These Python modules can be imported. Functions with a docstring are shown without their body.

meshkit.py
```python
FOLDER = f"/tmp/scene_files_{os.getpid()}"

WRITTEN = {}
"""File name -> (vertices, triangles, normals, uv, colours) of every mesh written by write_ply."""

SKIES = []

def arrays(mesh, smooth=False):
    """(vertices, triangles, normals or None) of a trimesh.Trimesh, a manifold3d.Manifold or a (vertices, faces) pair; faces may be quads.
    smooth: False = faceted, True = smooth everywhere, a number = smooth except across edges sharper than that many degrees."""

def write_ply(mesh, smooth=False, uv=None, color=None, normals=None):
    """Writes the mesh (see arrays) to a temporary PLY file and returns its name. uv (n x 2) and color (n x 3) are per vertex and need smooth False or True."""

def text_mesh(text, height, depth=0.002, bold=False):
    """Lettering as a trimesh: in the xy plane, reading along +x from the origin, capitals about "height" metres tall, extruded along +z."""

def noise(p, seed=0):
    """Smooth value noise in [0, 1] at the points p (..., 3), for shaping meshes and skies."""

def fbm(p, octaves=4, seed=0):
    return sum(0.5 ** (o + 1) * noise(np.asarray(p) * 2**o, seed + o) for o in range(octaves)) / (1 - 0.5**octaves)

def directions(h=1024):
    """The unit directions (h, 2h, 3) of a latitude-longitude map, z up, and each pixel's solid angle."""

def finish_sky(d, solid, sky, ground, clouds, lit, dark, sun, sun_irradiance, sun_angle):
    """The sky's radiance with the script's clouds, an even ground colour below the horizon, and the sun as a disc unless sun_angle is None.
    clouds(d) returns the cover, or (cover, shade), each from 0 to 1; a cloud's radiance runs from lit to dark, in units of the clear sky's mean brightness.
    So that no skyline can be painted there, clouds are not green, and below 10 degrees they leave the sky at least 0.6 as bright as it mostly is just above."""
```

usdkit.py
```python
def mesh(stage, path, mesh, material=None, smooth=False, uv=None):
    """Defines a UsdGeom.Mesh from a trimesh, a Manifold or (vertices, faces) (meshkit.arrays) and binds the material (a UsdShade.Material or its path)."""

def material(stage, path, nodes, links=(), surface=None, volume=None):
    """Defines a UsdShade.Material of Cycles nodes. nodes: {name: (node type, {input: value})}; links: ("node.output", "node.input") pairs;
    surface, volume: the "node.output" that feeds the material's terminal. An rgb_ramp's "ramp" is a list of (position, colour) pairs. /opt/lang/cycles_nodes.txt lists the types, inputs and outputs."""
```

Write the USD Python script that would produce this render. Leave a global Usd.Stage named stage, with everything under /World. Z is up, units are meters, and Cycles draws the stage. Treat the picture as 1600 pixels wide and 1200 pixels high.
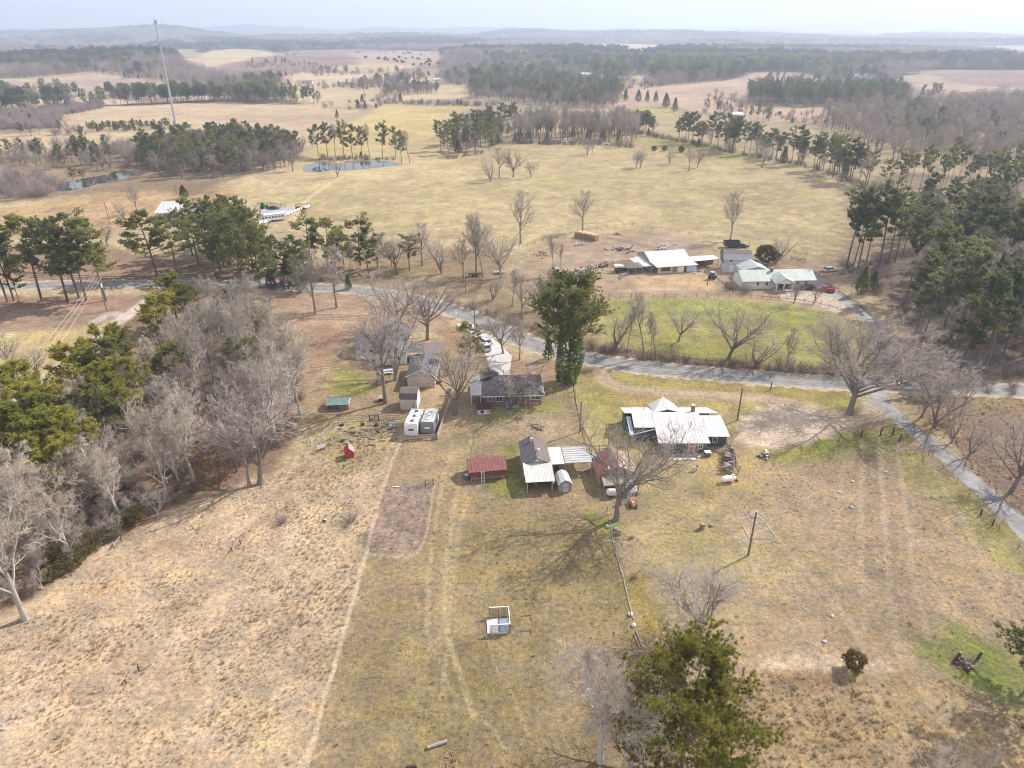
import math, random
import numpy as np, trimesh, usdkit, meshkit
from pxr import Usd, UsdGeom, UsdLux, UsdShade, Gf, Sdf, Vt
from shapely.geometry import Polygon

stage = Usd.Stage.CreateInMemory()
UsdGeom.SetStageUpAxis(stage, 'Z'); UsdGeom.SetStageMetersPerUnit(stage, 1.0)
UsdGeom.Xform.Define(stage, '/World'); UsdGeom.Scope.Define(stage, '/World/Looks')

# ------------------------------------------------------------------ camera, sky, sun, exposure
FPX = 1109.0                                   # focal length in pixels of the 1600 px wide photograph
PITCH = math.atan(552 / FPX)
CAM_H = 68.0
cam = UsdGeom.Camera.Define(stage, '/World/camera')
cam.CreateHorizontalApertureAttr(36.0); cam.CreateFocalLengthAttr(36.0 * FPX / 1600)
cam.CreateClippingRangeAttr((0.5, 60000.0)); cam.CreateExposureAttr(0.95); cam.CreateFStopAttr(0.0)
cam.AddTranslateOp().Set((0, 0, CAM_H)); cam.AddRotateXOp().Set(90 - math.degrees(PITCH))
SUN_AZ, SUN_EL = math.radians(58), math.radians(41)
SUN_DIR = np.array([math.sin(SUN_AZ) * math.cos(SUN_EL), math.cos(SUN_AZ) * math.cos(SUN_EL), math.sin(SUN_EL)])
sun = UsdLux.DistantLight.Define(stage, '/World/sun')
sun.CreateIntensityAttr(1.1); sun.CreateAngleAttr(0.6); sun.CreateNormalizeAttr(True); sun.CreateColorAttr((1.0, 0.93, 0.85))
sun.AddRotateZOp().Set(-math.degrees(SUN_AZ)); sun.AddRotateXOp().Set(-(90 - math.degrees(SUN_EL)))
SKY_STRENGTH = 0.14
dome = UsdLux.DomeLight.Define(stage, '/World/sky')
skymat = usdkit.material(stage, '/World/Looks/sky', {
    'sky': ('sky_texture', {'sky_type': 'single_scattering', 'sun_disc': False, 'sun_elevation': SUN_EL, 'sun_rotation': SUN_AZ, 'altitude': 300.0, 'aerosol_density': 1.0}),
    'tc': ('texture_coordinate', {}), 'map': ('mapping', {'scale': (1.0, 1.0, 5.0)}),
    'n': ('noise_texture', {'scale': 2.4, 'detail': 5.0, 'roughness': 0.6}),
    'r': ('rgb_ramp', {'ramp': [(0.30, (0.62,) * 3), (0.75, (0.88,) * 3)]}),
    'mx': ('mix_color', {'b': (3.4, 3.25, 3.25)}),
    'bg': ('background_shader', {'strength': SKY_STRENGTH})},
    [('tc.generated', 'map.vector'), ('map.vector', 'n.vector'), ('n.fac', 'r.fac'), ('r.color', 'mx.fac'), ('sky.color', 'mx.a'), ('mx.result', 'bg.color')], surface='bg.background')
UsdShade.MaterialBindingAPI.Apply(dome.GetPrim()).Bind(skymat)
dome.GetPrim().SetCustomDataByKey('kind', 'structure')

# ------------------------------------------------------------------ helpers: pixels to places, prims, meshes
_f = np.array([0, math.cos(PITCH), -math.sin(PITCH)]); _u = np.array([0, math.sin(PITCH), math.cos(PITCH)])
def sstep(a, b, x):
    t = np.clip((np.asarray(x, float) - a) / (b - a), 0, 1); return t * t * (3 - 2 * t)
def gauss(x, y, cx, cy, sx, sy): return np.exp(-((x - cx) / sx) ** 2 - ((y - cy) / sy) ** 2)
def P3(x, y, s): return np.stack([np.asarray(x, float) / s, np.asarray(y, float) / s, np.zeros_like(np.asarray(x, float))], -1)
def H(x, y):
    """Height of the land: level round the houses, rolling beyond, ridges at the skyline."""
    x, y = np.asarray(x, float), np.asarray(y, float)
    R = np.hypot(x, y)
    h = sstep(500, 1200, R) * 9 * (meshkit.fbm(P3(x, y, 420), 3, 3) - 0.5)
    h = h + 15 * gauss(x, y, -520, 1750, 420, 330) + 10 * gauss(x, y, 330, 2250, 330, 260)
    h = h + sstep(1600, 4200, R) * 52 * (meshkit.fbm(P3(x, y, 1300), 4, 8) - 0.42)
    az = x / np.maximum(y, 1.0)
    n1 = meshkit.fbm(P3(az * 9, 0 * az, 1.0), 4, 21)
    h = h + (34 + 40 * (n1 - 0.5)) * np.exp(-((y - 5600) / 800) ** 2)
    h = h + 40 * gauss(x, y, -2470, 5600, 420, 800) + 20 * gauss(x, y, -3050, 5600, 300, 700) + 34 * gauss(x, y, 100, 5900, 260, 700)
    n2 = meshkit.fbm(P3(az * 14, 0 * az, 1.0), 5, 33)
    h = h + (52 + 150 * (n2 - 0.42) + 30 * gauss(az, 0, -0.25, 0, 0.3, 1)) * np.exp(-((y - 10500) / 1200) ** 2)
    n3 = meshkit.fbm(P3(az * 7, 0 * az, 1.0), 3, 41)
    h = h + (70 + 205 * sstep(0.0, 0.75, az) + 26 * (n3 - 0.5)) * sstep(12300, 14600, y)
    return h
def ray(px, py):
    d = _f + (px - 800) / FPX * np.array([1, 0, 0]) + (600 - py) / FPX * _u
    return d
def T(px, py, h=0.0):
    """Where the line of sight through a pixel of the photograph meets the level z = h."""
    d = ray(px, py); t = (h - CAM_H) / d[2]
    return np.array([d[0] * t, d[1] * t, h])
def G(px, py):
    """The point of the land seen at a pixel."""
    d = ray(px, py)
    if d[2] < -0.11:
        return T(px, py)
    ts = np.geomspace(300, 19000, 1500) / _norm(d)
    z = CAM_H + ts * d[2]; below = z < H(ts * d[0], ts * d[1])
    i = int(np.argmax(below)) if below.any() else len(ts) - 1
    t = ts[i]
    for a in np.linspace(ts[max(i - 1, 0)], ts[i], 25):
        if CAM_H + a * d[2] < float(H(a * d[0], a * d[1])):
            t = a; break
    return np.array([t * d[0], t * d[1], float(H(t * d[0], t * d[1]))])
def _norm(v): return float(np.linalg.norm(v))
def proj(p):
    q = np.asarray(p, float) - [0, 0, CAM_H]; z = q @ _f
    return 800 + FPX * q[0] / z, 600 - FPX * (q @ _u) / z
def hgt(base, ty):
    lo, hi = 0.0, 90.0
    for _ in range(40):
        m = (lo + hi) / 2
        if proj(base + np.array([0, 0, m]))[1] > ty: lo = m
        else: hi = m
    return lo

_names = {}
def numbered(parent, name):
    k = _names.get((parent, name), 0); _names[(parent, name)] = k + 1
    return f'{parent}/{name}' if k == 0 else f'{parent}/{name}_{k:03d}'
def path_of(p): return p if isinstance(p, str) else str(p.GetPath())
def tag(p, label=None, cat=None, group=None, kind=None):
    for k, v in (('label', label), ('category', cat), ('group', group), ('kind', kind)):
        if v: p.SetCustomDataByKey(k, v)
    return p
def mat4(loc=(0, 0, 0), rz=0.0, s=1.0, lean=(0, 0)):
    m = np.eye(4); c, n = math.cos(rz), math.sin(rz)
    r = np.array([[c, -n, 0], [n, c, 0], [0, 0, 1.0]])
    if lean[0] or lean[1]:
        r = trimesh.transformations.rotation_matrix(lean[0], [1, 0, 0])[:3, :3] @ trimesh.transformations.rotation_matrix(lean[1], [0, 1, 0])[:3, :3] @ r
    sc = np.diag(np.broadcast_to(s, 3)); m[:3, :3] = r @ sc; m[:3, 3] = loc
    return m
def set_xf(x, m): x.MakeMatrixXform().Set(Gf.Matrix4d(*np.asarray(m).T.ravel().tolist()))
def thing(name, label, cat, loc=(0, 0, 0), rz=0.0, group=None, s=1.0, lean=(0, 0)):
    x = UsdGeom.Xform.Define(stage, numbered('/World', name)); set_xf(x, mat4(loc, rz, s, lean))
    return tag(x.GetPrim(), label, cat, group)
def copy(root, label, loc, rz=0.0, s=1.0, group=None, lean=(0, 0), name=None):
    base = name or root.GetName()
    if not name and base[-4:-3] == '_' and base[-3:].isdigit(): base = base[:-4]
    x = UsdGeom.Xform.Define(stage, numbered('/World', base)); set_xf(x, mat4(loc, rz, s, lean))
    p = x.GetPrim(); p.GetReferences().AddInternalReference(root.GetPath()); p.SetInstanceable(True)
    tag(p, label, root.GetCustomDataByKey('category'), group or root.GetCustomDataByKey('group'))
    return p
def obj(name, mesh, m, parent='/World', smooth=False, label=None):
    p = usdkit.mesh(stage, numbered(path_of(parent), name), mesh, MATS[m] if isinstance(m, str) else m, smooth=smooth).GetPrim()
    if label: tag(p, label)
    return p
def cat_(*ms):
    ms = [x for m in ms for x in (m if isinstance(m, (list, tuple)) else [m])]
    return trimesh.util.concatenate(ms) if len(ms) > 1 else ms[0]
def box(x0, x1, y0, y1, z0, z1):
    m = trimesh.creation.box([abs(x1 - x0), abs(y1 - y0), abs(z1 - z0)]); m.apply_translation([(x0 + x1) / 2, (y0 + y1) / 2, (z0 + z1) / 2]); return m
def bar(a, b, w, h=None):
    """A rectangular bar from a to b."""
    a, b = np.asarray(a, float), np.asarray(b, float); d = b - a; L = _norm(d); d = d / L
    ref = np.array([0, 0, 1.0]) if abs(d[2]) < 0.95 else np.array([0, 1.0, 0])
    s = np.cross(d, ref); s /= _norm(s); t = np.cross(s, d)
    m = trimesh.creation.box([L, w, h or w]); M = np.eye(4); M[:3, 0], M[:3, 1], M[:3, 2], M[:3, 3] = d, s, t, (a + b) / 2
    m.apply_transform(M); return m
def tube(a, b, r0, r1=None, sides=8):
    return segs_mesh(np.array([a], float), np.array([b], float), np.array([r0]), np.array([r1 if r1 is not None else r0]), sides, caps=True)
def segs_mesh(p0, p1, r0, r1, sides, caps=False):
    n = len(p0); d = p1 - p0; L = np.linalg.norm(d, axis=1, keepdims=True); d = d / np.maximum(L, 1e-9)
    ref = np.where(np.abs(d[:, 2:]) < 0.9, [[0, 0, 1.0]], [[1.0, 0, 0]])
    a = np.cross(d, ref); a /= np.linalg.norm(a, axis=1, keepdims=True); b = np.cross(d, a)
    an = np.arange(sides) * 2 * np.pi / sides
    ring = np.cos(an)[None, :, None] * a[:, None] + np.sin(an)[None, :, None] * b[:, None]
    v = np.concatenate([p0[:, None] + ring * r0[:, None, None], p1[:, None] + ring * r1[:, None, None]], 1).reshape(-1, 3)
    i = np.arange(sides); j = (i + 1) % sides
    q = np.concatenate([np.stack([i, j, sides + j], 1), np.stack([i, sides + j, sides + i], 1)])
    f = (np.arange(n)[:, None, None] * 2 * sides + q[None]).reshape(-1, 3)
    if caps:
        k = np.arange(1, sides - 1)
        c = np.concatenate([np.stack([0 * k, k + 1, k], 1), np.stack([0 * k, k, k + 1], 1) + sides])
        f = np.concatenate([f, (np.arange(n)[:, None, None] * 2 * sides + c[None]).reshape(-1, 3)])
    return trimesh.Trimesh(v, f, process=False)
def slab(c, th=0.06, rib=0, rib_h=0.035, rib_w=0.05):
    """A roof plane: corners low-left, low-right, high-right, high-left; rib = spacing of the raised seams running up the slope."""
    c = np.asarray(c, float); n = np.cross(c[1] - c[0], c[3] - c[0]); n /= _norm(n)
    if n[2] < 0: n = -n
    v = np.vstack([c, c - n * th])
    f = [[0, 1, 2], [0, 2, 3], [4, 6, 5], [4, 7, 6]] + [[a, a + 4, (a + 1) % 4] for a in range(4)] + [[(a + 1) % 4, a + 4, (a + 1) % 4 + 4] for a in range(4)]
    out = [trimesh.Trimesh(v, f, process=False)]
    if rib:
        k = max(2, int(_norm(c[1] - c[0]) / rib))
        for t in np.linspace(0.01, 0.99, k + 1):
            a, b = c[0] + (c[1] - c[0]) * t, c[3] + (c[2] - c[3]) * t
            out.append(bar(a + n * rib_h / 2.1, b + n * rib_h / 2.1, rib_w, rib_h))
    return cat_(out)
def prism(poly_xz, y0, y1):
    """Extrudes an outline in the xz plane along y."""
    m = trimesh.creation.extrude_polygon(Polygon(poly_xz), abs(y1 - y0), engine='earcut')
    v = m.vertices; m.vertices = np.stack([v[:, 0], min(y0, y1) + v[:, 2], v[:, 1]], 1); m.invert(); return m
def prism_x(poly_yz, x0, x1):
    m = trimesh.creation.extrude_polygon(Polygon(poly_yz), abs(x1 - x0), engine='earcut')
    v = m.vertices; m.vertices = np.stack([min(x0, x1) + v[:, 2], v[:, 0], v[:, 1]], 1); return m
def frame(pl, pr):
    """Place of a building from the ground points of its front wall: origin, turn, width."""
    a, b = G(*pl), G(*pr); d = b - a
    return a, math.atan2(d[1], d[0]), float(np.hypot(d[0], d[1]))
def inside(poly, x, y):
    out = np.zeros(np.shape(x), bool); n = len(poly); j = n - 1
    for i in range(n):
        xi, yi = poly[i][:2]; xj, yj = poly[j][:2]
        with np.errstate(divide='ignore', invalid='ignore'):
            c = ((yi > y) != (yj > y)) & (x < (xj - xi) * (y - yi) / (yj - yi) + xi)
        out ^= c; j = i
    return out
def dist_line(pts, x, y):
    d = np.full(np.shape(x), 1e18)
    for a, b in zip(pts[:-1], pts[1:]):
        ax, ay, bx, by = a[0], a[1], b[0], b[1]; L2 = (bx - ax) ** 2 + (by - ay) ** 2 + 1e-9
        t = np.clip(((x - ax) * (bx - ax) + (y - ay) * (by - ay)) / L2, 0, 1)
        d = np.minimum(d, (x - ax - t * (bx - ax)) ** 2 + (y - ay - t * (by - ay)) ** 2)
    return np.sqrt(d)
def curve(pts, n=12):
    """Catmull-Rom through points."""
    p = np.asarray(pts, float); p = np.vstack([2 * p[0] - p[1], p, 2 * p[-1] - p[-2]]); out = []
    for i in range(1, len(p) - 2):
        for t in np.linspace(0, 1, n, endpoint=False):
            out.append(0.5 * (2 * p[i] + (p[i + 1] - p[i - 1]) * t + (2 * p[i - 1] - 5 * p[i] + 4 * p[i + 1] - p[i + 2]) * t ** 2 + (3 * p[i] - p[i - 1] - 3 * p[i + 1] + p[i + 2]) * t ** 3))
    out.append(p[-2]); return np.array(out)

# ------------------------------------------------------------------ materials
MATS = {}
def noisy(name, c1, c2, scale=3.0, rough=0.8, bump=0.0, stretch=(1, 1, 1), detail=5.0, metallic=0.0, spec=0.3, lo=0.35, hi=0.65):
    nodes = {'tc': ('texture_coordinate', {}), 'map': ('mapping', {'scale': stretch}), 'n': ('noise_texture', {'scale': scale, 'detail': detail, 'roughness': 0.6}),
             'r': ('rgb_ramp', {'ramp': [(lo, c1), (hi, c2)]}), 'p': ('principled_bsdf', {'roughness': rough, 'metallic': metallic, 'specular_ior_level': spec})}
    links = [('tc.object', 'map.vector'), ('map.vector', 'n.vector'), ('n.fac', 'r.fac'), ('r.color', 'p.base_color')]
    if bump:
        nodes['b'] = ('bump', {'strength': 0.6, 'distance': bump}); links += [('n.fac', 'b.height'), ('b.normal', 'p.normal')]
    MATS[name] = usdkit.material(stage, f'/World/Looks/{name}', nodes, links, surface='p.BSDF')
def leafy(name, c1, c2, trans=0.3, scale=0.7):
    """Foliage: two tones in drifts through the crown and from tree to tree, some light passing through."""
    MATS[name] = usdkit.material(stage, f'/World/Looks/{name}', {
        'tc': ('texture_coordinate', {}), 'g': ('geometry', {}), 'n': ('noise_texture', {'scale': scale, 'detail': 3.0}), 'o': ('object_info', {}),
        'a': ('math', {'math_type': 'multiply', 'value2': 0.45}), 's': ('math', {'math_type': 'add'}), 'i': ('math', {'math_type': 'multiply', 'value2': 0.35}), 's2': ('math', {'math_type': 'add'}),
        'r': ('rgb_ramp', {'ramp': [(0.45, c1), (1.0, c2)]}), 'd': ('diffuse_bsdf', {}), 't': ('translucent_bsdf', {}), 'm': ('mix_closure', {'fac': trans})},
        [('tc.object', 'n.vector'), ('o.random', 'a.value1'), ('n.fac', 's.value1'), ('a.value', 's.value2'), ('g.random_per_island', 'i.value1'), ('s.value', 's2.value1'), ('i.value', 's2.value2'), ('s2.value', 'r.fac'),
         ('r.color', 'd.color'), ('r.color', 't.color'), ('d.BSDF', 'm.closure1'), ('t.BSDF', 'm.closure2')], surface='m.closure')
def bark(name, c1, c2):
    MATS[name] = usdkit.material(stage, f'/World/Looks/{name}', {
        'tc': ('texture_coordinate', {}), 'n': ('noise_texture', {'scale': 2.5, 'detail': 4.0}), 'o': ('object_info', {}), 's': ('math', {'math_type': 'add'}),
        'a': ('math', {'math_type': 'multiply', 'value2': 0.5}), 'r': ('rgb_ramp', {'ramp': [(0.35, c1), (1.05, c2)]}), 'd': ('diffuse_bsdf', {})},
        [('tc.object', 'n.vector'), ('o.random', 'a.value1'), ('n.fac', 's.value1'), ('a.value', 's.value2'), ('s.value', 'r.fac'), ('r.color', 'd.color')], surface='d.BSDF')
def plain(name, c, rough=0.6, metallic=0.0, spec=0.4):
    noisy(name, tuple(0.86 * x for x in c), tuple(min(1, 1.1 * x) for x in c), 1.7, rough, 0.0, metallic=metallic, spec=spec)

noisy('asphalt', (0.115, 0.115, 0.12), (0.235, 0.23, 0.225), 0.42, 0.85, detail=12, lo=.3, hi=.7)
noisy('shoulder', (0.24, 0.19, 0.145), (0.40, 0.335, 0.27), 0.8, 0.95, detail=10)
noisy('lane_asphalt', (0.13, 0.13, 0.135), (0.30, 0.285, 0.27), 0.3, 0.9, detail=12, lo=.3, hi=.7)
noisy('yellow_paint', (0.34, 0.27, 0.13), (0.26, 0.24, 0.19), 2.0, 0.8)
noisy('white_paint_line', (0.38, 0.37, 0.36), (0.28, 0.28, 0.28), 1.2, 0.8)
noisy('concrete', (0.36, 0.35, 0.34), (0.46, 0.45, 0.43), 0.8, 0.85)
noisy('white_metal', (0.43, 0.435, 0.45), (0.58, 0.575, 0.565), 0.9, 0.5, stretch=(1.8, 0.35, 1), spec=0.45, detail=8)
noisy('grey_metal', (0.42, 0.43, 0.43), (0.60, 0.60, 0.58), 0.6, 0.5, stretch=(4, 0.4, 1), spec=0.4)
noisy('streaky_metal', (0.40, 0.40, 0.38), (0.66, 0.65, 0.61), 1.2, 0.55, stretch=(5, 0.25, 1), spec=0.4)
noisy('dark_metal', (0.07, 0.07, 0.08), (0.14, 0.14, 0.15), 1.0, 0.55, stretch=(4, 0.3, 1))
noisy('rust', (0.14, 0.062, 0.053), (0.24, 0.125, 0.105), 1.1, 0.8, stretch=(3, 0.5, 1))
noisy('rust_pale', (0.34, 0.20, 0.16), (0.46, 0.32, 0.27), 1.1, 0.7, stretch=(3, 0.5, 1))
noisy('red_roof', (0.17, 0.065, 0.06), (0.22, 0.09, 0.085), 1.0, 0.6)
noisy('maroon', (0.06, 0.025, 0.03), (0.09, 0.035, 0.04), 1.0, 0.7)
noisy('green_roof', (0.33, 0.375, 0.35), (0.42, 0.455, 0.43), 0.6, 0.5)
noisy('coop_roof', (0.09, 0.19, 0.17), (0.20, 0.27, 0.24), 1.6, 0.6)
noisy('shingle_dark', (0.065, 0.065, 0.075), (0.115, 0.11, 0.12), 2.2, 0.9, bump=0.01, detail=8)
noisy('shingle_blue', (0.07, 0.075, 0.095), (0.14, 0.145, 0.17), 1.6, 0.85, detail=8)
noisy('shingle_grey', (0.115, 0.105, 0.11), (0.195, 0.18, 0.18), 1.8, 0.9, detail=8)
noisy('shingle_brown', (0.11, 0.085, 0.085), (0.17, 0.135, 0.13), 1.6, 0.9, detail=8)
noisy('white_siding', (0.56, 0.55, 0.52), (0.68, 0.67, 0.64), 1.2, 0.7)
noisy('beige_siding', (0.44, 0.40, 0.33), (0.53, 0.49, 0.42), 1.2, 0.75)
noisy('grey_siding', (0.35, 0.36, 0.40), (0.45, 0.46, 0.50), 1.2, 0.7)
noisy('pale_blue_siding', (0.42, 0.48, 0.54), (0.50, 0.56, 0.60), 1.2, 0.7)
noisy('charcoal', (0.085, 0.09, 0.10), (0.13, 0.135, 0.145), 2.0, 0.7, stretch=(3, 3, 0.4))
noisy('old_wood', (0.20, 0.175, 0.15), (0.36, 0.32, 0.28), 2.5, 0.9, stretch=(4, 4, 0.4))
noisy('fence_wood', (0.26, 0.225, 0.185), (0.42, 0.38, 0.33), 2.0, 0.9, stretch=(0.5, 3, 3))
noisy('dark_wood', (0.05, 0.04, 0.033), (0.10, 0.08, 0.07), 3.0, 0.9)
noisy('pole_wood', (0.12, 0.09, 0.07), (0.20, 0.16, 0.13), 2.0, 0.9, stretch=(4, 4, 0.3))
noisy('brown_wall', (0.20, 0.14, 0.105), (0.28, 0.20, 0.15), 1.6, 0.85)
noisy('firewood', (0.16, 0.10, 0.07), (0.42, 0.29, 0.19), 6.0, 0.9)
noisy('cut_log', (0.45, 0.30, 0.19), (0.60, 0.44, 0.30), 5.0, 0.9)
noisy('grey_junk', (0.16, 0.15, 0.15), (0.5, 0.48, 0.46), 2.0, 0.8)
noisy('stone', (0.30, 0.28, 0.26), (0.50, 0.47, 0.44), 1.6, 0.9)
noisy('clay', (0.17, 0.14, 0.09), (0.27, 0.215, 0.14), 1.2, 0.95)
noisy('mesh_wire', (0.10, 0.095, 0.10), (0.17, 0.16, 0.16), 2.0, 0.5, metallic=0.4)
plain('white', (0.72, 0.72, 0.71), 0.5); plain('black', (0.02, 0.02, 0.022), 0.5); plain('window_dark', (0.03, 0.035, 0.045), 0.15, spec=0.6)
plain('rubber', (0.025, 0.025, 0.025), 0.8); plain('chrome', (0.5, 0.5, 0.5), 0.3, 0.8)
plain('car_silver', (0.52, 0.53, 0.55), 0.3, 0.3); plain('car_white', (0.7, 0.7, 0.7), 0.3); plain('car_red', (0.26, 0.025, 0.03), 0.35); plain('car_dark', (0.03, 0.035, 0.045), 0.3)
plain('playhouse_red', (0.42, 0.025, 0.04), 0.55); plain('tarp_blue', (0.38, 0.46, 0.54), 0.35); plain('orange', (0.55, 0.18, 0.04), 0.6); plain('yellow', (0.6, 0.33, 0.05), 0.5)
plain('tractor_green', (0.05, 0.22, 0.05), 0.4); plain('teal', (0.10, 0.25, 0.25), 0.5); plain('orange_door', (0.38, 0.14, 0.07), 0.6); plain('bin_green', (0.18, 0.42, 0.12), 0.5)
plain('camper_grey', (0.20, 0.20, 0.21), 0.4); plain('tower_steel', (0.38, 0.40, 0.42), 0.5, 0.3); plain('cable', (0.42, 0.40, 0.34), 0.6); plain('dark_cable', (0.12, 0.12, 0.13), 0.6)
MATS['brick'] = usdkit.material(stage, '/World/Looks/brick', {
    'tc': ('texture_coordinate', {}), 'rot': ('mapping', {'rotation': (math.pi / 2, 0, 0)}),
    'k': ('brick_texture', {'color1': (0.185, 0.10, 0.08), 'color2': (0.27, 0.165, 0.13), 'mortar': (0.29, 0.255, 0.23), 'scale': 4.0, 'mortar_size': 0.012, 'brick_width': 0.9, 'row_height': 0.3}),
    'p': ('principled_bsdf', {'roughness': 0.9})}, [('tc.object', 'rot.vector'), ('rot.vector', 'k.vector'), ('k.color', 'p.base_color')], surface='p.BSDF')
MATS['clear_sheet'] = usdkit.material(stage, '/World/Looks/clear_sheet', {
    't': ('transparent_bsdf', {'color': (0.9, 0.92, 0.93)}), 'd': ('principled_bsdf', {'base_color': (0.6, 0.62, 0.64), 'roughness': 0.3}), 'm': ('mix_closure', {'fac': 0.5})},
    [('t.BSDF', 'm.closure1'), ('d.BSDF', 'm.closure2')], surface='m.closure')
MATS['water'] = usdkit.material(stage, '/World/Looks/water', {
    'tc': ('texture_coordinate', {}), 'n': ('noise_texture', {'scale': 0.8, 'detail': 3.0}), 'b': ('bump', {'strength': 0.12, 'distance': 0.02}),
    'p': ('principled_bsdf', {'base_color': (0.03, 0.035, 0.03), 'roughness': 0.04, 'specular_ior_level': 0.5})},
    [('tc.object', 'n.vector'), ('n.fac', 'b.height'), ('b.normal', 'p.normal')], surface='p.BSDF')
leafy('pine_yellow', (0.18, 0.20, 0.048), (0.46, 0.42, 0.088), 0.48); leafy('pine_near', (0.095, 0.115, 0.03), (0.33, 0.305, 0.062), 0.4, 1.2); leafy('pine_olive', (0.145, 0.17, 0.065), (0.35, 0.345, 0.12), 0.45); leafy('pine_dark', (0.125, 0.15, 0.075), (0.30, 0.31, 0.14), 0.45)
leafy('cedar_leaf', (0.12, 0.13, 0.065), (0.23, 0.22, 0.11), 0.45); leafy('cedar_brown', (0.12, 0.10, 0.045), (0.23, 0.19, 0.08), 0.4); leafy('ivy', (0.075, 0.135, 0.035), (0.20, 0.28, 0.08), 0.45); leafy('olive_shrub', (0.22, 0.19, 0.09), (0.36, 0.31, 0.16), 0.5)
leafy('far_pine_leaf', (0.075, 0.09, 0.07), (0.15, 0.165, 0.115), 0.3); leafy('russet_leaf', (0.20, 0.115, 0.075), (0.34, 0.22, 0.15), 0.4)
leafy('straw', (0.42, 0.33, 0.21), (0.66, 0.54, 0.37), 0.35, 0.2); leafy('weed', (0.24, 0.20, 0.10), (0.44, 0.36, 0.21), 0.35, 0.2); leafy('dry_brush', (0.16, 0.12, 0.095), (0.26, 0.20, 0.16), 0.1, 0.3)
bark('bark_pine', (0.10, 0.075, 0.06), (0.21, 0.165, 0.14)); bark('bark_grey', (0.13, 0.11, 0.10), (0.27, 0.24, 0.215)); bark('bark_pale', (0.26, 0.235, 0.21), (0.46, 0.425, 0.39))
bark('twig_grey', (0.28, 0.235, 0.20), (0.46, 0.40, 0.355)); bark('twig_mauve', (0.21, 0.165, 0.155), (0.34, 0.28, 0.265)); bark('twig_pale', (0.25, 0.21, 0.17), (0.47, 0.41, 0.345))

# ------------------------------------------------------------------ the land: one sheet to the horizon, coloured by what grows where
def fb(x, y, s, o=4, seed=0): return meshkit.fbm(P3(x, y, s), o, seed)
STRAW = (0.41, 0.33, 0.205); TAN = (0.37, 0.275, 0.175); LAWN = (0.245, 0.19, 0.105); OLIVE = (0.25, 0.215, 0.075); LIME = (0.27, 0.265, 0.07); GREEN = (0.13, 0.17, 0.035)
LITTER = (0.215, 0.15, 0.105); CLAY = (0.31, 0.20, 0.135); DIRT = (0.375, 0.285, 0.205); PALE = (0.50, 0.42, 0.34); MAUVE = (0.265, 0.19, 0.17); PINK = (0.42, 0.32, 0.24); FOREST = (0.075, 0.075, 0.055); GARDEN = (0.275, 0.208, 0.165); GOLD = (0.34, 0.255, 0.075)
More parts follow.
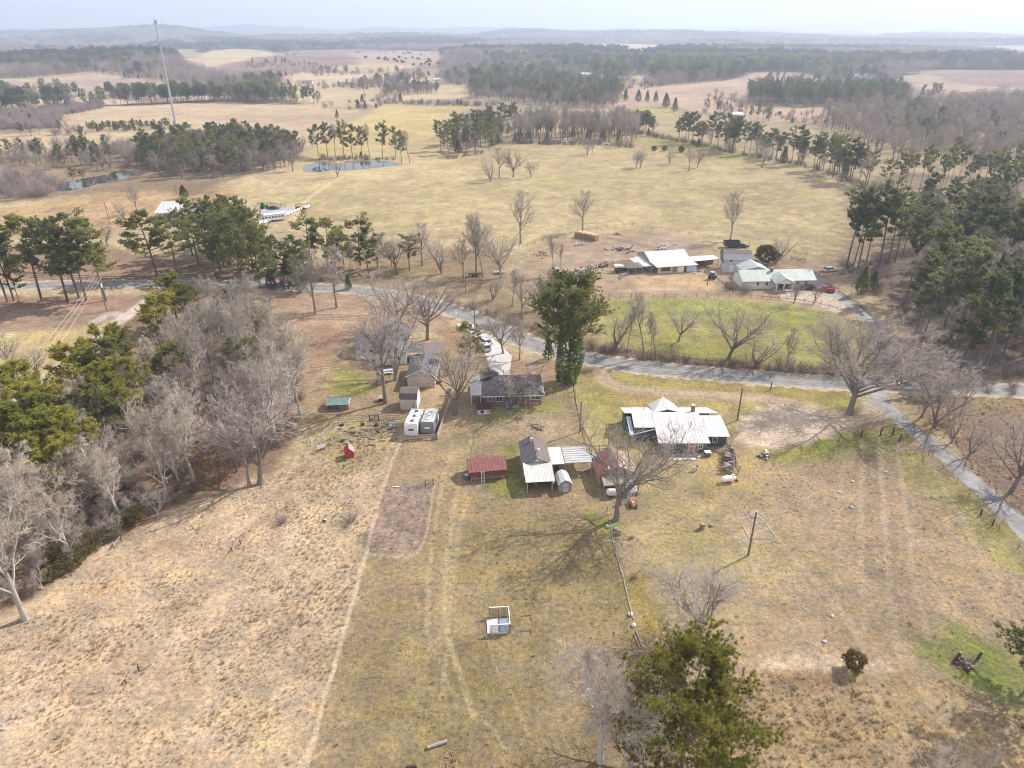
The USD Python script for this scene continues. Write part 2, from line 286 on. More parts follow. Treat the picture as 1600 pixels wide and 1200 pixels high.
# region: outline in pixels of the photograph, colour, softness of its edge in metres, opacity, tufts
REG = [
 ([(-150, 345), (250, 288), (390, 288), (330, 318), (240, 345), (180, 365), (-150, 372)], (0.40, 0.28, 0.165), 5, 1, .8),
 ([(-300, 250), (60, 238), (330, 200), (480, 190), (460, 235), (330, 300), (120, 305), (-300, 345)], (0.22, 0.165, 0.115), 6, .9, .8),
 ([(60, 195), (120, 168), (330, 160), (480, 163), (560, 172), (500, 205), (430, 222), (300, 196), (180, 186), (90, 200)], (0.45, 0.345, 0.235), 6, 1, .8),
 ([(-200, 215), (10, 206), (170, 205), (170, 212), (-200, 232)], (0.43, 0.33, 0.22), 5, 1, .8),
 ([(-200, 200), (60, 178), (110, 175), (60, 205), (-200, 212)], (0.20, 0.15, 0.115), 6, .8, .8),
 ([(-300, 175), (-20, 158), (120, 152), (270, 140), (420, 150), (300, 158), (120, 165), (-20, 172)], (0.44, 0.345, 0.255), 8, 1, .3),
 ([(-300, 128), (40, 126), (160, 116), (210, 122), (330, 135), (460, 148), (130, 151), (-300, 155)], (0.34, 0.265, 0.215), 8, 1, .2),
 ([(-300, 118), (60, 124), (150, 115), (215, 121), (-300, 132)], PINK, 6, .8, .2),
 ([(285, 95), (325, 80), (372, 76), (430, 80), (408, 92), (330, 105), (296, 108)], (0.46, 0.37, 0.24), 10, 1, .2),
 ([(330, 110), (395, 92), (450, 79), (560, 76), (690, 82), (700, 102), (655, 112), (560, 118), (470, 113), (400, 121)], MAUVE, 12, 1, .3),
 ([(545, 82), (640, 78), (690, 84), (690, 98), (640, 105), (560, 100)], PINK, 14, .75, .3),
 ([(510, 105), (590, 98), (650, 104), (600, 114), (545, 113)], (0.46, 0.36, 0.23), 8, 1, .2),
 ([(400, 122), (470, 114), (620, 115), (720, 120), (700, 128), (560, 134), (420, 134)], (0.47, 0.37, 0.24), 8, 1, .2),
 ([(420, 140), (500, 132), (580, 138), (700, 134), (735, 125), (760, 132), (740, 152), (600, 158), (560, 168), (500, 165), (430, 152)], (0.45, 0.36, 0.225), 8, 1, .3),
 ([(545, 190), (600, 163), (740, 166), (700, 200), (660, 225), (560, 240), (480, 250), (440, 268), (520, 215)], (0.44, 0.35, 0.17), 6, 1, .4),
 ([(350, 305), (480, 262), (560, 240), (660, 222), (740, 248), (830, 225), (930, 220), (1010, 205), (1110, 250), (1240, 258), (1345, 292), (1330, 350), (1310, 415), (1200, 398), (1140, 386), (1000, 353), (860, 368), (780, 400), (600, 372), (480, 352), (420, 330)], (0.43, 0.345, 0.20), 5, 1, .5),
 ([(930, 174), (985, 165), (1050, 172), (1060, 182), (1010, 190), (930, 186)], (0.38, 0.33, 0.15), 5, 1, .3),
 ([(1000, 210), (1060, 214), (1140, 236), (1230, 250), (1110, 252), (1010, 232)], (0.33, 0.29, 0.13), 6, 1, .4),
 ([(870, 80), (905, 72), (960, 68), (1120, 69), (1100, 76), (1030, 84), (1010, 92), (985, 90), (940, 78)], (0.50, 0.40, 0.285), 12, 1, .2),
 ([(990, 119), (985, 106), (1110, 107), (1170, 112), (1175, 118), (1000, 130)], (0.44, 0.35, 0.26), 8, 1, .2),
 ([(965, 134), (1150, 116), (1180, 112), (1230, 112), (1210, 130), (1160, 152), (1180, 190), (1100, 175), (1020, 165), (940, 170), (965, 145)], (0.45, 0.335, 0.25), 8, 1, .2),
 ([(1150, 165), (1250, 168), (1330, 165), (1410, 160), (1500, 158), (1360, 178), (1290, 190), (1160, 192)], (0.47, 0.345, 0.245), 6, 1, .3),
 ([(1400, 118), (1540, 110), (1700, 106), (1700, 165), (1560, 158), (1480, 165), (1420, 155), (1405, 135)], (0.42, 0.325, 0.25), 8, 1, .2),
 ([(1450, 116), (1540, 110), (1700, 106), (1700, 140), (1560, 136), (1500, 130)], (0.30, 0.215, 0.19), 8, .85, .2),
 ([(1405, 75), (1600, 71), (1700, 72), (1700, 96), (1590, 92), (1555, 84), (1410, 80)], (0.47, 0.38, 0.30), 12, 1, .2),
 ([(1385, 258), (1480, 262), (1600, 270), (1700, 275), (1700, 290), (1580, 290), (1500, 282), (1400, 284)], (0.43, 0.33, 0.20), 5, 1, .5),
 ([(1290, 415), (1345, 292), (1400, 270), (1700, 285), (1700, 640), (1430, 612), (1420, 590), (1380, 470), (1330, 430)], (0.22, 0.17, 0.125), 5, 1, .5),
 ([(1300, 420), (1340, 300), (1390, 280), (1700, 290), (1700, 330), (1400, 330), (1350, 420)], (0.33, 0.26, 0.17), 6, .7, .6),
 ([(560, 372), (790, 398), (800, 455), (700, 478), (580, 450), (470, 440)], (0.30, 0.225, 0.14), 4, 1, .5),
 ([(-300, 400), (140, 380), (260, 400), (470, 440), (580, 450), (560, 460), (230, 442), (-300, 450)], (0.27, 0.19, 0.13), 4, 1, .6),
 ([(-300, 600), (0, 530), (60, 500), (180, 480), (190, 500), (60, 600), (-300, 700)], (0.38, 0.295, 0.15), 2, 1, .4),
 ([(-300, 470), (60, 460), (225, 455), (190, 490), (150, 505), (-300, 540)], (0.25, 0.18, 0.13), 3, 1, .3),
 ([(0, 462), (100, 459), (222, 456), (195, 480), (120, 480), (0, 478)], (0.27, 0.175, 0.125), 1.5, .9, .3),
 ([(410, 450), (700, 478), (745, 500), (640, 520), (570, 520), (470, 610), (420, 560)], (0.33, 0.24, 0.165), 3, 1, .3),
 ([(415, 455), (545, 455), (575, 475), (560, 498), (420, 492)], (0.33, 0.235, 0.165), 2, 1, .3),
 ([(470, 500), (560, 510), (560, 560), (470, 590)], (0.285, 0.19, 0.125), 3, .8, .3),
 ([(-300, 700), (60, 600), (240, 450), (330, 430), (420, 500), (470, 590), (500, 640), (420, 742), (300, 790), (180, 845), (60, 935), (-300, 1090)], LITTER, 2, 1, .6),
 ([(790, 440), (850, 372), (1000, 356), (1140, 388), (1310, 408), (1330, 440), (1320, 472), (1200, 467), (940, 467), (800, 458)], (0.35, 0.26, 0.175), 2.5, 1, .2),
 ([(930, 378), (1010, 362), (1120, 385), (1080, 396), (960, 395)], (0.33, 0.25, 0.195), 3, .9, .2),
 ([(830, 420), (870, 372), (960, 395), (985, 425), (880, 432)], (0.36, 0.27, 0.195), 3, .9, .2),
 ([(980, 432), (1100, 424), (1120, 450), (990, 455)], (0.45, 0.32, 0.19), 2, .9, .1),
 ([(700, 482), (780, 460), (850, 475), (930, 500), (950, 545), (880, 535), (800, 505), (740, 485)], (0.27, 0.205, 0.13), 2, 1, .5),
 ([(920, 475), (960, 468), (1100, 466), (1210, 470), (1310, 488), (1345, 500), (1420, 590), (1300, 588), (1180, 580), (1060, 570), (960, 548), (925, 515)], (0.31, 0.285, 0.115), 2.5, 1, .25),
 ([(940, 470), (1100, 467), (1150, 480), (1100, 500), (960, 495)], (0.27, 0.28, 0.09), 3, .8, .2),
 ([(1190, 470), (1300, 488), (1320, 500), (1260, 530), (1180, 500)], (0.28, 0.28, 0.09), 3, .8, .2),
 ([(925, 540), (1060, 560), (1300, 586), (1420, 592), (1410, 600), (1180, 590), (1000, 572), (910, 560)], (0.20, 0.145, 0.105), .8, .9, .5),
 ([(700, 505), (820, 560), (905, 575), (905, 600), (850, 600), (740, 560), (690, 540)], (0.31, 0.21, 0.14), 1.5, 1, .2),
 ([(470, 610), (560, 520), (690, 545), (750, 580), (740, 660), (640, 662), (540, 655), (470, 690)], (0.27, 0.205, 0.125), 2, 1, .2),
 ([(520, 580), (560, 578), (590, 598), (560, 620), (520, 612)], (0.22, 0.22, 0.07), 2.5, .8, .2),
 ([(660, 610), (700, 590), (715, 640), (660, 650)], (0.37, 0.27, 0.165), 2.5, .8, .1),
 ([(-300, 1260), (-300, 1090), (60, 935), (180, 845), (300, 790), (420, 745), (480, 715), (640, 645), (636, 690), (570, 870), (474, 1210), (470, 1300)], (0.395, 0.302, 0.208), 1.6, 1, .3),
 ([(268, 900), (320, 893), (335, 905), (280, 912)], (0.55, 0.43, 0.27), 1.2, .7, .2),
 ([(60, 960), (150, 925), (260, 880), (250, 895), (120, 950)], (0.42, 0.29, 0.17), 2, .6, .5), ([(330, 960), (430, 930), (440, 1000), (340, 1010)], (0.37, 0.29, 0.20), 4, .6, .4), ([(60, 1110), (330, 1090), (350, 1180), (60, 1200)], (0.45, 0.34, 0.22), 4, .6, .4), ([(480, 760), (560, 780), (560, 850), (500, 880), (430, 840)], (0.44, 0.345, 0.235), 3, .6, .4),
 ([(470, 700), (560, 650), (640, 650), (625, 700), (590, 730), (520, 745)], (0.29, 0.235, 0.125), 2, .9, .3),
 ([(474, 1300), (474, 1210), (570, 872), (615, 700), (690, 640), (900, 600), (925, 690), (965, 830), (1003, 1020), (1110, 1300)], (0.268, 0.205, 0.122), .8, 1, .12),
 ([(640, 640), (710, 600), (745, 610), (745, 690), (735, 760), (680, 760)], (0.31, 0.235, 0.14), 2, .7, .1),
 ([(600, 758), (680, 758), (653, 862), (571, 866)], GARDEN, .8, 1, .7),
 ([(905, 596), (965, 830), (1003, 1020), (1110, 1300), (1900, 1300), (1900, 1000), (1600, 838), (1395, 655), (1330, 648), (1140, 655), (930, 700)], (0.325, 0.245, 0.16), .8, 1, .15),
 ([(935, 720), (1080, 710), (1200, 760), (1240, 860), (1160, 960), (1010, 980), (960, 830)], (0.30, 0.25, 0.125), 6, .55, .15),
 ([(905, 575), (940, 572), (1010, 588), (1180, 604), (1345, 612), (1340, 648), (1300, 650), (1150, 655), (1145, 700), (1040, 712), (930, 720), (910, 650)], (0.33, 0.27, 0.125), 1, 1, .12),
 ([(945, 582), (1010, 590), (1180, 605), (1330, 614), (1325, 640), (1240, 628), (1080, 612), (980, 605)], (0.32, 0.27, 0.11), 1, 1, .12),
 ([(930, 600), (985, 620), (985, 640), (930, 632)], (0.23, 0.235, 0.06), 2, .8, .12),
 ([(950, 610), (1040, 622), (1000, 640), (950, 628)], (0.40, 0.29, 0.13), 2, .8, .1),
 ([(1180, 700), (1330, 680), (1400, 665), (1420, 690), (1300, 720), (1190, 720)], (0.24, 0.23, 0.075), 2, .9, .2),
 ([(1270, 684), (1320, 676), (1320, 690), (1270, 694)], (0.15, 0.19, 0.04), 1.5, .8, .2),
 ([(1010, 712), (1140, 702), (1190, 700), (1180, 760), (1080, 760), (1010, 740)], (0.36, 0.275, 0.13), 3, .8, .15),
 ([(1420, 690), (1480, 740), (1560, 810), (1640, 900), (1560, 880), (1460, 790), (1400, 720)], (0.27, 0.245, 0.095), 2.5, .8, .25),
 ([(1400, 985), (1480, 970), (1560, 1000), (1640, 1080), (1600, 1130), (1500, 1070), (1430, 1030)], (0.215, 0.225, 0.075), 3.0, .9, .3),
 ([(1470, 1010), (1560, 1020), (1640, 1110), (1600, 1140), (1520, 1080)], (0.165, 0.195, 0.05), 3, .65, .3),
 ([(1150, 1046), (1330, 1030), (1480, 1050), (1600, 1120), (1900, 1300), (1000, 1300), (1180, 1090)], (0.335, 0.25, 0.145), 1.5, .9, .5),
 ([(1190, 1036), (1330, 1028), (1400, 1040), (1390, 1050), (1290, 1056), (1190, 1056)], (0.47, 0.38, 0.28), .8, .75, .3),
 ([(1195, 1056), (1320, 1050), (1300, 1085), (1215, 1080)], (0.23, 0.155, 0.10), 1.2, .8, .3),
 ([(1155, 655), (1205, 628), (1255, 630), (1325, 652), (1372, 646), (1345, 662), (1290, 682), (1215, 698), (1150, 694)], (0.50, 0.405, 0.315), 1.2, 1, .03),
 ([(1340, 650), (1345, 640), (1330, 618), (1350, 606), (1385, 604), (1392, 640), (1372, 658)], (0.47, 0.40, 0.33), .9, .9, .03),
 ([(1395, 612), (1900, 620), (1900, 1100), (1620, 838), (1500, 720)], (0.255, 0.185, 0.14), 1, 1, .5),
 ([(1420, 650), (1480, 690), (1540, 640), (1600, 640), (1600, 625), (1420, 622)], (0.34, 0.245, 0.15), 3, .7, .5),
 ([(750, 640), (900, 612), (905, 680), (860, 700), (740, 690)], (0.285, 0.235, 0.13), 2, .9, .12),
 ([(765, 645), (840, 636), (890, 625), (890, 640), (800, 668), (760, 668)], (0.215, 0.215, 0.06), 2, .8, .2),
 ([(800, 660), (860, 655), (900, 670), (880, 690), (810, 690)], (0.33, 0.245, 0.175), 2.5, .8, .1),
 ([(800, 705), (822, 700), (822, 770), (790, 780), (760, 760)], (0.165, 0.18, 0.055), 1.2, .7, .2),
 ([(818, 768), (868, 768), (862, 786), (800, 786)], (0.23, 0.165, 0.115), .8, .7, .1),
 ([(925, 800), (965, 800), (975, 830), (940, 822)], (0.155, 0.195, 0.04), 1.5, .8, .3),
 ([(985, 905), (1010, 900), (1020, 985), (1000, 1000)], (0.33, 0.245, 0.07), 1.5, .7, .2),
 ([(812, 963), (832, 962), (833, 987), (815, 988)], (0.33, 0.25, 0.175), .3, .8, .05),
 ([(1158, 800), (1190, 795), (1214, 840), (1168, 842)], (0.36, 0.275, 0.2), .6, .8, .05),
 ([(1485, 1028), (1530, 1026), (1528, 1044), (1495, 1044)], (0.15, 0.10, 0.075), .5, .9, .3),
 ([(720, 74), (770, 71), (760, 77), (725, 78)], PALE, 14, .9, .2), ([(1060, 62), (1140, 60), (1130, 64), (1070, 65)], PALE, 20, .8, .2), ([(1200, 69), (1300, 66), (1290, 71), (1210, 72)], PALE, 18, .8, .2), ([(140, 86), (190, 81), (180, 91), (146, 92)], PALE, 12, .8, .2), ([(30, 86), (90, 83), (80, 89), (30, 91)], PALE, 12, .8, .2), ([(480, 72), (540, 69), (530, 74)], PALE, 16, .8, .2),
 ([(790, 100), (860, 97), (850, 102), (800, 104)], PALE, 8, .8, .2), ([(880, 119), (985, 116), (990, 122), (890, 124)], PALE, 6, .8, .2), ([(1210, 101), (1320, 99), (1310, 103), (1220, 104)], PALE, 8, .8, .2), ([(60, 103), (170, 101), (160, 106), (70, 107)], PALE, 8, .8, .2),
 ([(405, 328), (480, 322), (430, 345), (400, 348)], (0.42, 0.43, 0.46), .8, 1, .03),
]
# tracks: points in pixels, width in metres, colour, opacity
TRK = [
 ([(938, 578), (946, 596), (975, 607), (1040, 614), (1120, 618), (1190, 622), (1260, 634), (1330, 652), (1378, 646)], 3.4, (0.45, 0.345, 0.25), 1.0),
 ([(944, 584), (950, 598), (980, 610), (1040, 617), (1120, 621)], 0.8, (0.29, 0.215, 0.15), .6),
 ([(545, 192), (600, 160), (640, 145), (690, 128), (740, 112)], 5.0, (0.36, 0.28, 0.22), .9), ([(545, 192), (500, 218), (470, 245), (430, 285)], 4.5, (0.38, 0.29, 0.19), .9),
 ([(455, 345), (480, 312), (520, 285), (570, 262), (640, 252)], 2.5, (0.50, 0.40, 0.25), .8),
 ([(475, 1210), (522, 1040), (570, 872), (600, 758), (625, 690), (636, 655)], 0.55, (0.46, 0.37, 0.27), .85),
 ([(679, 758), (653, 862), (571, 866)], 0.4, (0.44, 0.34, 0.25), .7),
 ([(690, 655), (705, 700), (690, 760), (672, 880), (668, 990)], 0.7, (0.40, 0.32, 0.20), .6), ([(715, 650), (735, 690), (715, 760), (702, 850), (695, 960), (720, 1060), (740, 1120)], 0.7, (0.40, 0.32, 0.20), .6),
 ([(730, 780), (712, 860), (700, 990), (690, 1090)], 0.6, (0.38, 0.30, 0.19), .45), ([(640, 900), (655, 960), (640, 1020)], 0.5, (0.34, 0.26, 0.16), .4),
 ([(655, 1110), (700, 1102), (740, 1112), (770, 1140), (790, 1170)], 0.35, (0.40, 0.32, 0.2), .6), ([(670, 1000), (690, 1040), (705, 1080), (735, 1095)], 0.35, (0.40, 0.32, 0.2), .5),
 ([(760, 995), (775, 1040), (800, 1085), (825, 1150)], 0.35, (0.40, 0.32, 0.2), .4), ([(640, 1080), (700, 1075), (760, 1090)], 1.2, (0.25, 0.215, 0.085), .5),
 ([(1372, 665), (1376, 720), (1382, 800), (1395, 960), (1410, 1040)], 0.8, (0.42, 0.335, 0.24), .6), ([(1350, 690), (1346, 760), (1345, 860), (1350, 990)], 0.8, (0.42, 0.335, 0.24), .45), ([(1400, 680), (1410, 760), (1425, 880), (1450, 1000)], 0.8, (0.42, 0.335, 0.24), .45),
 ([(1385, 670), (1390, 760), (1400, 860), (1430, 980)], 0.6, (0.26, 0.20, 0.145), .4), ([(1360, 670), (1360, 800), (1368, 960)], 0.6, (0.26, 0.20, 0.145), .35), ([(1320, 720), (1310, 800), (1310, 900)], 0.7, (0.41, 0.33, 0.24), .35),
 ([(1180, 800), (1240, 870), (1310, 950), (1350, 1010)], 1.0, (0.44, 0.36, 0.26), .45), ([(1215, 830), (1290, 900), (1340, 960)], 1.2, (0.25, 0.20, 0.12), .35), ([(1090, 780), (1160, 850), (1200, 940)], 1.0, (0.42, 0.34, 0.24), .3),
 ([(1430, 690), (1470, 750), (1520, 840), (1580, 960)], 1.1, (0.41, 0.32, 0.23), .35), ([(1640, 1000), (1560, 930), (1480, 830), (1420, 740)], 0.9, (0.25, 0.19, 0.14), .3),
 ([(-40, 1092), (60, 1084), (180, 1078), (215, 1050), (250, 1000), (290, 930), (350, 870), (400, 820), (440, 770), (470, 735), (500, 700)], 1.5, (0.29, 0.215, 0.15), .6),
 ([(20, 960), (120, 900), (260, 850), (380, 800), (450, 760)], 1.6, (0.30, 0.22, 0.15), .45), ([(230, 470), (190, 500), (130, 545), (60, 600), (-40, 690)], 3.6, (0.46, 0.39, 0.33), .95), ([(150, 502), (175, 490), (195, 496)], 3.0, (0.46, 0.40, 0.36), .8),
 ([(865, 400), (900, 395), (960, 420), (1000, 440)], 3.0, (0.42, 0.33, 0.25), .5), ([(940, 430), (1000, 428), (1100, 432)], 2.0, (0.42, 0.31, 0.2), .5), ([(955, 455), (1000, 453), (1060, 452)], 1.2, (0.46, 0.40, 0.34), .7),
 ([(945, 372), (980, 378), (1030, 390)], 4.0, (0.22, 0.155, 0.12), .6), ([(1160, 395), (1240, 400), (1300, 420)], 4, (0.44, 0.33, 0.24), .6),
 ([(827, 790), (827, 880), (829, 960), (832, 1060), (833, 1160)], 0.25, (0.20, 0.145, 0.09), .5), ([(722, 770), (700, 900), (690, 1000)], 2.2, (0.36, 0.29, 0.17), .3),
 ([(0, 302), (60, 296), (200, 285), (260, 262)], 5.0, (0.28, 0.21, 0.14), .6), ([(90, 203), (170, 205), (160, 188), (100, 190)], 6.0, (0.30, 0.22, 0.17), .5),
 ([(250, 305), (120, 330), (0, 340)], 3.0, (0.45, 0.33, 0.20), .5), ([(470, 345), (600, 350), (800, 330), (1000, 320)], 5, (0.44, 0.36, 0.19), .4),
]
def ground_mesh():
    ang = np.concatenate([np.linspace(-180, -46, 34, endpoint=False), np.linspace(-46, 46, 590), np.linspace(46, 180, 35)[1:]])
    rad = np.concatenate([np.linspace(2, 44, 14, endpoint=False), np.geomspace(44, 420, 440, endpoint=False), np.geomspace(420, 16500, 310)])
    A, Rr = np.meshgrid(np.radians(ang), rad); x, y = Rr * np.sin(A), Rr * np.cos(A); z = H(x, y)
    n, m = x.shape
    i, j = np.meshgrid(np.arange(n - 1), np.arange(m - 1), indexing='ij'); a = i * m + j
    f = np.concatenate([np.stack([a, a + 1, a + m + 1], -1).reshape(-1, 3), np.stack([a, a + m + 1, a + m], -1).reshape(-1, 3)])
    v = np.stack([x, y, z], -1).reshape(-1, 3)
    c0 = len(v); v = np.vstack([v, [[0, 0, 0]]]); k = np.arange(m - 1)
    f = np.vstack([f, np.stack([k + 1, k, 0 * k + c0], 1)])
    x, y = v[:, 0], v[:, 1]; R = np.hypot(x, y)
    # base: dry pasture near, wooded ground far
    wx = x + 14 * (fb(x, y, 30, 3, 5) - .5) * np.clip(R / 300, .12, 3); wy = y + 14 * (fb(x, y, 30, 3, 6) - .5) * np.clip(R / 300, .12, 3)
    f1 = fb(x, y, 3.0, 4, 31) - .5; wx = wx + 2.2 * f1; wy = wy + 2.2 * (fb(x, y, 3.0, 4, 32) - .5)
    col = np.array(STRAW)[None] * np.ones((len(v), 1)); tuft = np.full(len(v), .4)
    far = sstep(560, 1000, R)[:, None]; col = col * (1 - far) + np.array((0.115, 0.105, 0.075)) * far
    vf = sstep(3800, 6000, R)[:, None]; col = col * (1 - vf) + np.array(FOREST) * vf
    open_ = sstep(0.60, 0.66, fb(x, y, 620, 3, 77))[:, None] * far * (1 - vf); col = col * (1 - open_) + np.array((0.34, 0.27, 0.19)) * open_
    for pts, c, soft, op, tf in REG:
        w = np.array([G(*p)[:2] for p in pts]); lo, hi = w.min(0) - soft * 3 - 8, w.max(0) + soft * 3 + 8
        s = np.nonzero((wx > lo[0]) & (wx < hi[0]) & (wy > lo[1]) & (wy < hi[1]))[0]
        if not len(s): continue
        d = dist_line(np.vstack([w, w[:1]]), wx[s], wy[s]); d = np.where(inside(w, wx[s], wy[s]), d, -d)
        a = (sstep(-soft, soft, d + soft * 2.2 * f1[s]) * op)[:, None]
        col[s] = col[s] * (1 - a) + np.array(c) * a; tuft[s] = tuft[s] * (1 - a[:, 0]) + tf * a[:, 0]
    # drifts: greener, browner and paler patches
    g1, g2, g3 = fb(x, y, 9, 4, 11), fb(x, y, 26, 3, 12), fb(x, y, 3.2, 3, 13)
    near = (1 - sstep(300, 700, R))[:, None]
    k1 = (sstep(.52, .70, .5 * g1 + .5 * g2) * .5)[:, None] * near; col = col * (1 - k1) + col * np.array((.90, .96, .74)) * k1
    k2 = (sstep(.48, .28, .6 * g1 + .4 * g2) * .55)[:, None] * near; col = col * (1 - k2) + (col * .55 + np.array((.31, .225, .175)) * .35) * k2
    col = col * (1 + (0.5 * (g3 - .5) * near[:, 0] + .38 * (fb(x, y, 55, 4, 15) - .5))[:, None])
    # mown or driven streaks
    for pts, w_, c, op in TRK:
        w = np.array([G(*p)[:2] for p in curve(pts, 8)]); lo, hi = w.min(0) - w_ * 2 - 3, w.max(0) + w_ * 2 + 3
        s = np.nonzero((x > lo[0]) & (x < hi[0]) & (y > lo[1]) & (y < hi[1]))[0]
        if not len(s): continue
        d = dist_line(w, x[s] + .3 * (g3[s] - .5), y[s] + .3 * (g1[s] - .5)); a = ((1 - sstep(w_ * .32, w_ * .72, d)) * op * (0.65 + .7 * (fb(x[s], y[s], 4, 2, 9) - .2)).clip(0, 1))[:, None]
        col[s] = col[s] * (1 - a) + np.array(c) * a; tuft[s] *= 1 - .7 * a[:, 0]
    return v, f, np.clip(col, .01, .8), tuft
MATS['ground'] = usdkit.material(stage, '/World/Looks/ground', {
    'col': ('attribute', {'attribute': 'tint'}), 'tuft': ('attribute', {'attribute': 'tuft'}), 'g': ('geometry', {}),
    'n1': ('noise_texture', {'scale': 1.5, 'detail': 6.0, 'roughness': 0.72}), 'n2': ('noise_texture', {'scale': 0.32, 'detail': 5.0, 'roughness': 0.65, 'distortion': 0.6}),
    'n4': ('noise_texture', {'scale': 3.6, 'detail': 4.0, 'roughness': 0.7}), 'a4': ('map_range', {'from_min': 0.25, 'from_max': 0.75, 'to_min': 0.66, 'to_max': 1.34}), 'm4': ('math', {'math_type': 'multiply'}),
    'n3': ('noise_texture', {'scale': 0.05, 'detail': 4.0, 'roughness': 0.6}),
    'v': ('voronoi_texture', {'scale': 1.05, 'randomness': 1.0}), 'vr': ('map_range', {'from_min': 0.0, 'from_max': 0.75, 'to_min': 1.22, 'to_max': 0.68}),
    'a1': ('map_range', {'from_min': 0.28, 'from_max': 0.72, 'to_min': 0.56, 'to_max': 1.44}), 'a2': ('map_range', {'from_min': 0.3, 'from_max': 0.7, 'to_min': 0.80, 'to_max': 1.20}), 'a3': ('map_range', {'from_min': 0.3, 'from_max': 0.7, 'to_min': 0.85, 'to_max': 1.15}),
    'vm': ('mix_float', {'a': 1.0}), 'm1': ('math', {'math_type': 'multiply'}), 'm2': ('math', {'math_type': 'multiply'}), 'm3': ('math', {'math_type': 'multiply'}),
    'sc': ('vector_math', {'math_type': 'scale'}), 'h': ('hsv', {}), 'hs': ('map_range', {'from_min': 0.3, 'from_max': 0.7, 'to_min': 0.8, 'to_max': 1.18}),
    'b': ('bump', {'strength': 0.7, 'distance': 0.22}), 'd': ('diffuse_bsdf', {'roughness': 0.6})},
    [('g.position', 'n1.vector'), ('g.position', 'n2.vector'), ('g.position', 'n3.vector'), ('g.position', 'v.vector'), ('v.distance', 'vr.value'), ('n1.fac', 'a1.value'), ('n2.fac', 'a2.value'), ('n3.fac', 'a3.value'),
     ('tuft.fac', 'vm.fac'), ('vr.result', 'vm.b'), ('a1.result', 'm1.value1'), ('a2.result', 'm1.value2'), ('m1.value', 'm2.value1'), ('vm.result', 'm2.value2'), ('m2.value', 'm3.value1'), ('a3.result', 'm3.value2'),
     ('col.color', 'h.color'), ('n2.fac', 'hs.value'), ('hs.result', 'h.saturation'), ('h.color', 'sc.vector1'), ('g.position', 'n4.vector'), ('n4.fac', 'a4.value'), ('m3.value', 'm4.value1'), ('a4.result', 'm4.value2'), ('m4.value', 'sc.scale'), ('sc.vector', 'd.color'), ('n1.fac', 'b.height'), ('b.normal', 'd.normal')], surface='d.BSDF')
gv, gf, gcol, gtuft = ground_mesh()
gp = usdkit.mesh(stage, '/World/ground', (gv, gf), MATS['ground'], smooth=True)
UsdGeom.PrimvarsAPI(gp).CreatePrimvar('tint', Sdf.ValueTypeNames.Color3fArray, 'vertex').Set(Vt.Vec3fArray.FromNumpy(gcol.astype(np.float32)))
UsdGeom.PrimvarsAPI(gp).CreatePrimvar('tuft', Sdf.ValueTypeNames.FloatArray, 'vertex').Set(Vt.FloatArray.FromNumpy(gtuft.astype(np.float32)))
tag(gp.GetPrim(), 'dry winter pasture, lawns and bare soil reaching to the wooded ridges', 'ground', kind='structure')
del gv, gf, gcol, gtuft

# ------------------------------------------------------------------ roads, drives, ponds
def strip(pts_px, width, z, off=0.0, wob=0.0, seed=0):
    c = curve([G(*p)[:2] for p in pts_px], 14); d = np.gradient(c, axis=0); d /= np.linalg.norm(d, axis=1, keepdims=True); n = np.stack([-d[:, 1], d[:, 0]], 1)
    rs = np.random.RandomState(seed); wl = width / 2 + wob * (rs.rand(len(c)) - .5); wr = width / 2 + wob * (rs.rand(len(c)) - .5)
    a, b = c + n * (off + wl)[:, None], c + n * (off - wr)[:, None]
    v = np.stack([a, b], 1).reshape(-1, 2); v = np.column_stack([v, np.full(len(v), z)]); k = np.arange(len(c) - 1) * 2
    return trimesh.Trimesh(v, np.concatenate([np.stack([k, k + 1, k + 3], 1), np.stack([k, k + 3, k + 2], 1)]), process=False)
def sheet(pts_px, z, world=False):
    w = [tuple(p[:2]) if world else tuple(G(*p)[:2]) for p in pts_px]
    v, f = trimesh.creation.triangulate_polygon(Polygon(w), engine='earcut')
    m = trimesh.Trimesh(np.column_stack([v, np.full(len(v), z)]), f, process=False)
    if m.face_normals[:, 2].mean() < 0: m.invert()
    return m
ROAD = [(-220, 455), (-60, 450), (40, 446), (140, 444), (240, 443.5), (340, 444), (440, 447), (545, 452), (620, 463), (690, 480), (730, 494), (780, 516), (830, 537), (880, 552), (930, 562), (1000, 573.5), (1090, 582), (1180, 590), (1290, 597), (1400, 602), (1500, 606), (1640, 613), (1800, 622)]
tag(obj('road_shoulder', cat_(strip(ROAD, 8.0, .0025, 0, 1.6, 11)), 'shoulder'), 'gravelly dirt shoulder along the country road', 'shoulder', kind='structure')
tag(obj('main_road', strip(ROAD, 5.7, .006, 0, .45, 1), 'asphalt'), 'worn grey two lane country road curving behind the houses', 'road', kind='structure')
for o_, w_, m_ in ((0.14, 0.16, 'yellow_paint'), (-0.14, 0.16, 'yellow_paint'), (2.5, 0.12, 'white_paint_line'), (-2.5, 0.12, 'white_paint_line')):
    p = strip(ROAD, w_, .010, o_); obj('centre_line' if abs(o_) < 1 else 'edge_line', p, m_, '/World/main_road')
LANE = [(1364, 601), (1374, 622), (1392, 642), (1425, 672), (1470, 707), (1520, 752), (1565, 794), (1620, 846), (1680, 905)]
tag(obj('side_lane', strip(LANE, 3.6, .014, 0, .5, 2), 'lane_asphalt'), 'narrow patched grey lane running to the right edge of the picture', 'lane', kind='structure')
tag(obj('farm_driveway', cat_(strip([(1392, 601), (1385, 560), (1375, 520), (1345, 488), (1310, 463), (1275, 436), (1262, 424)], 4.2, .014, 0, .6, 3)), 'lane_asphalt'), 'grey farm drive climbing from the road past the green roofed house', 'driveway', kind='structure')
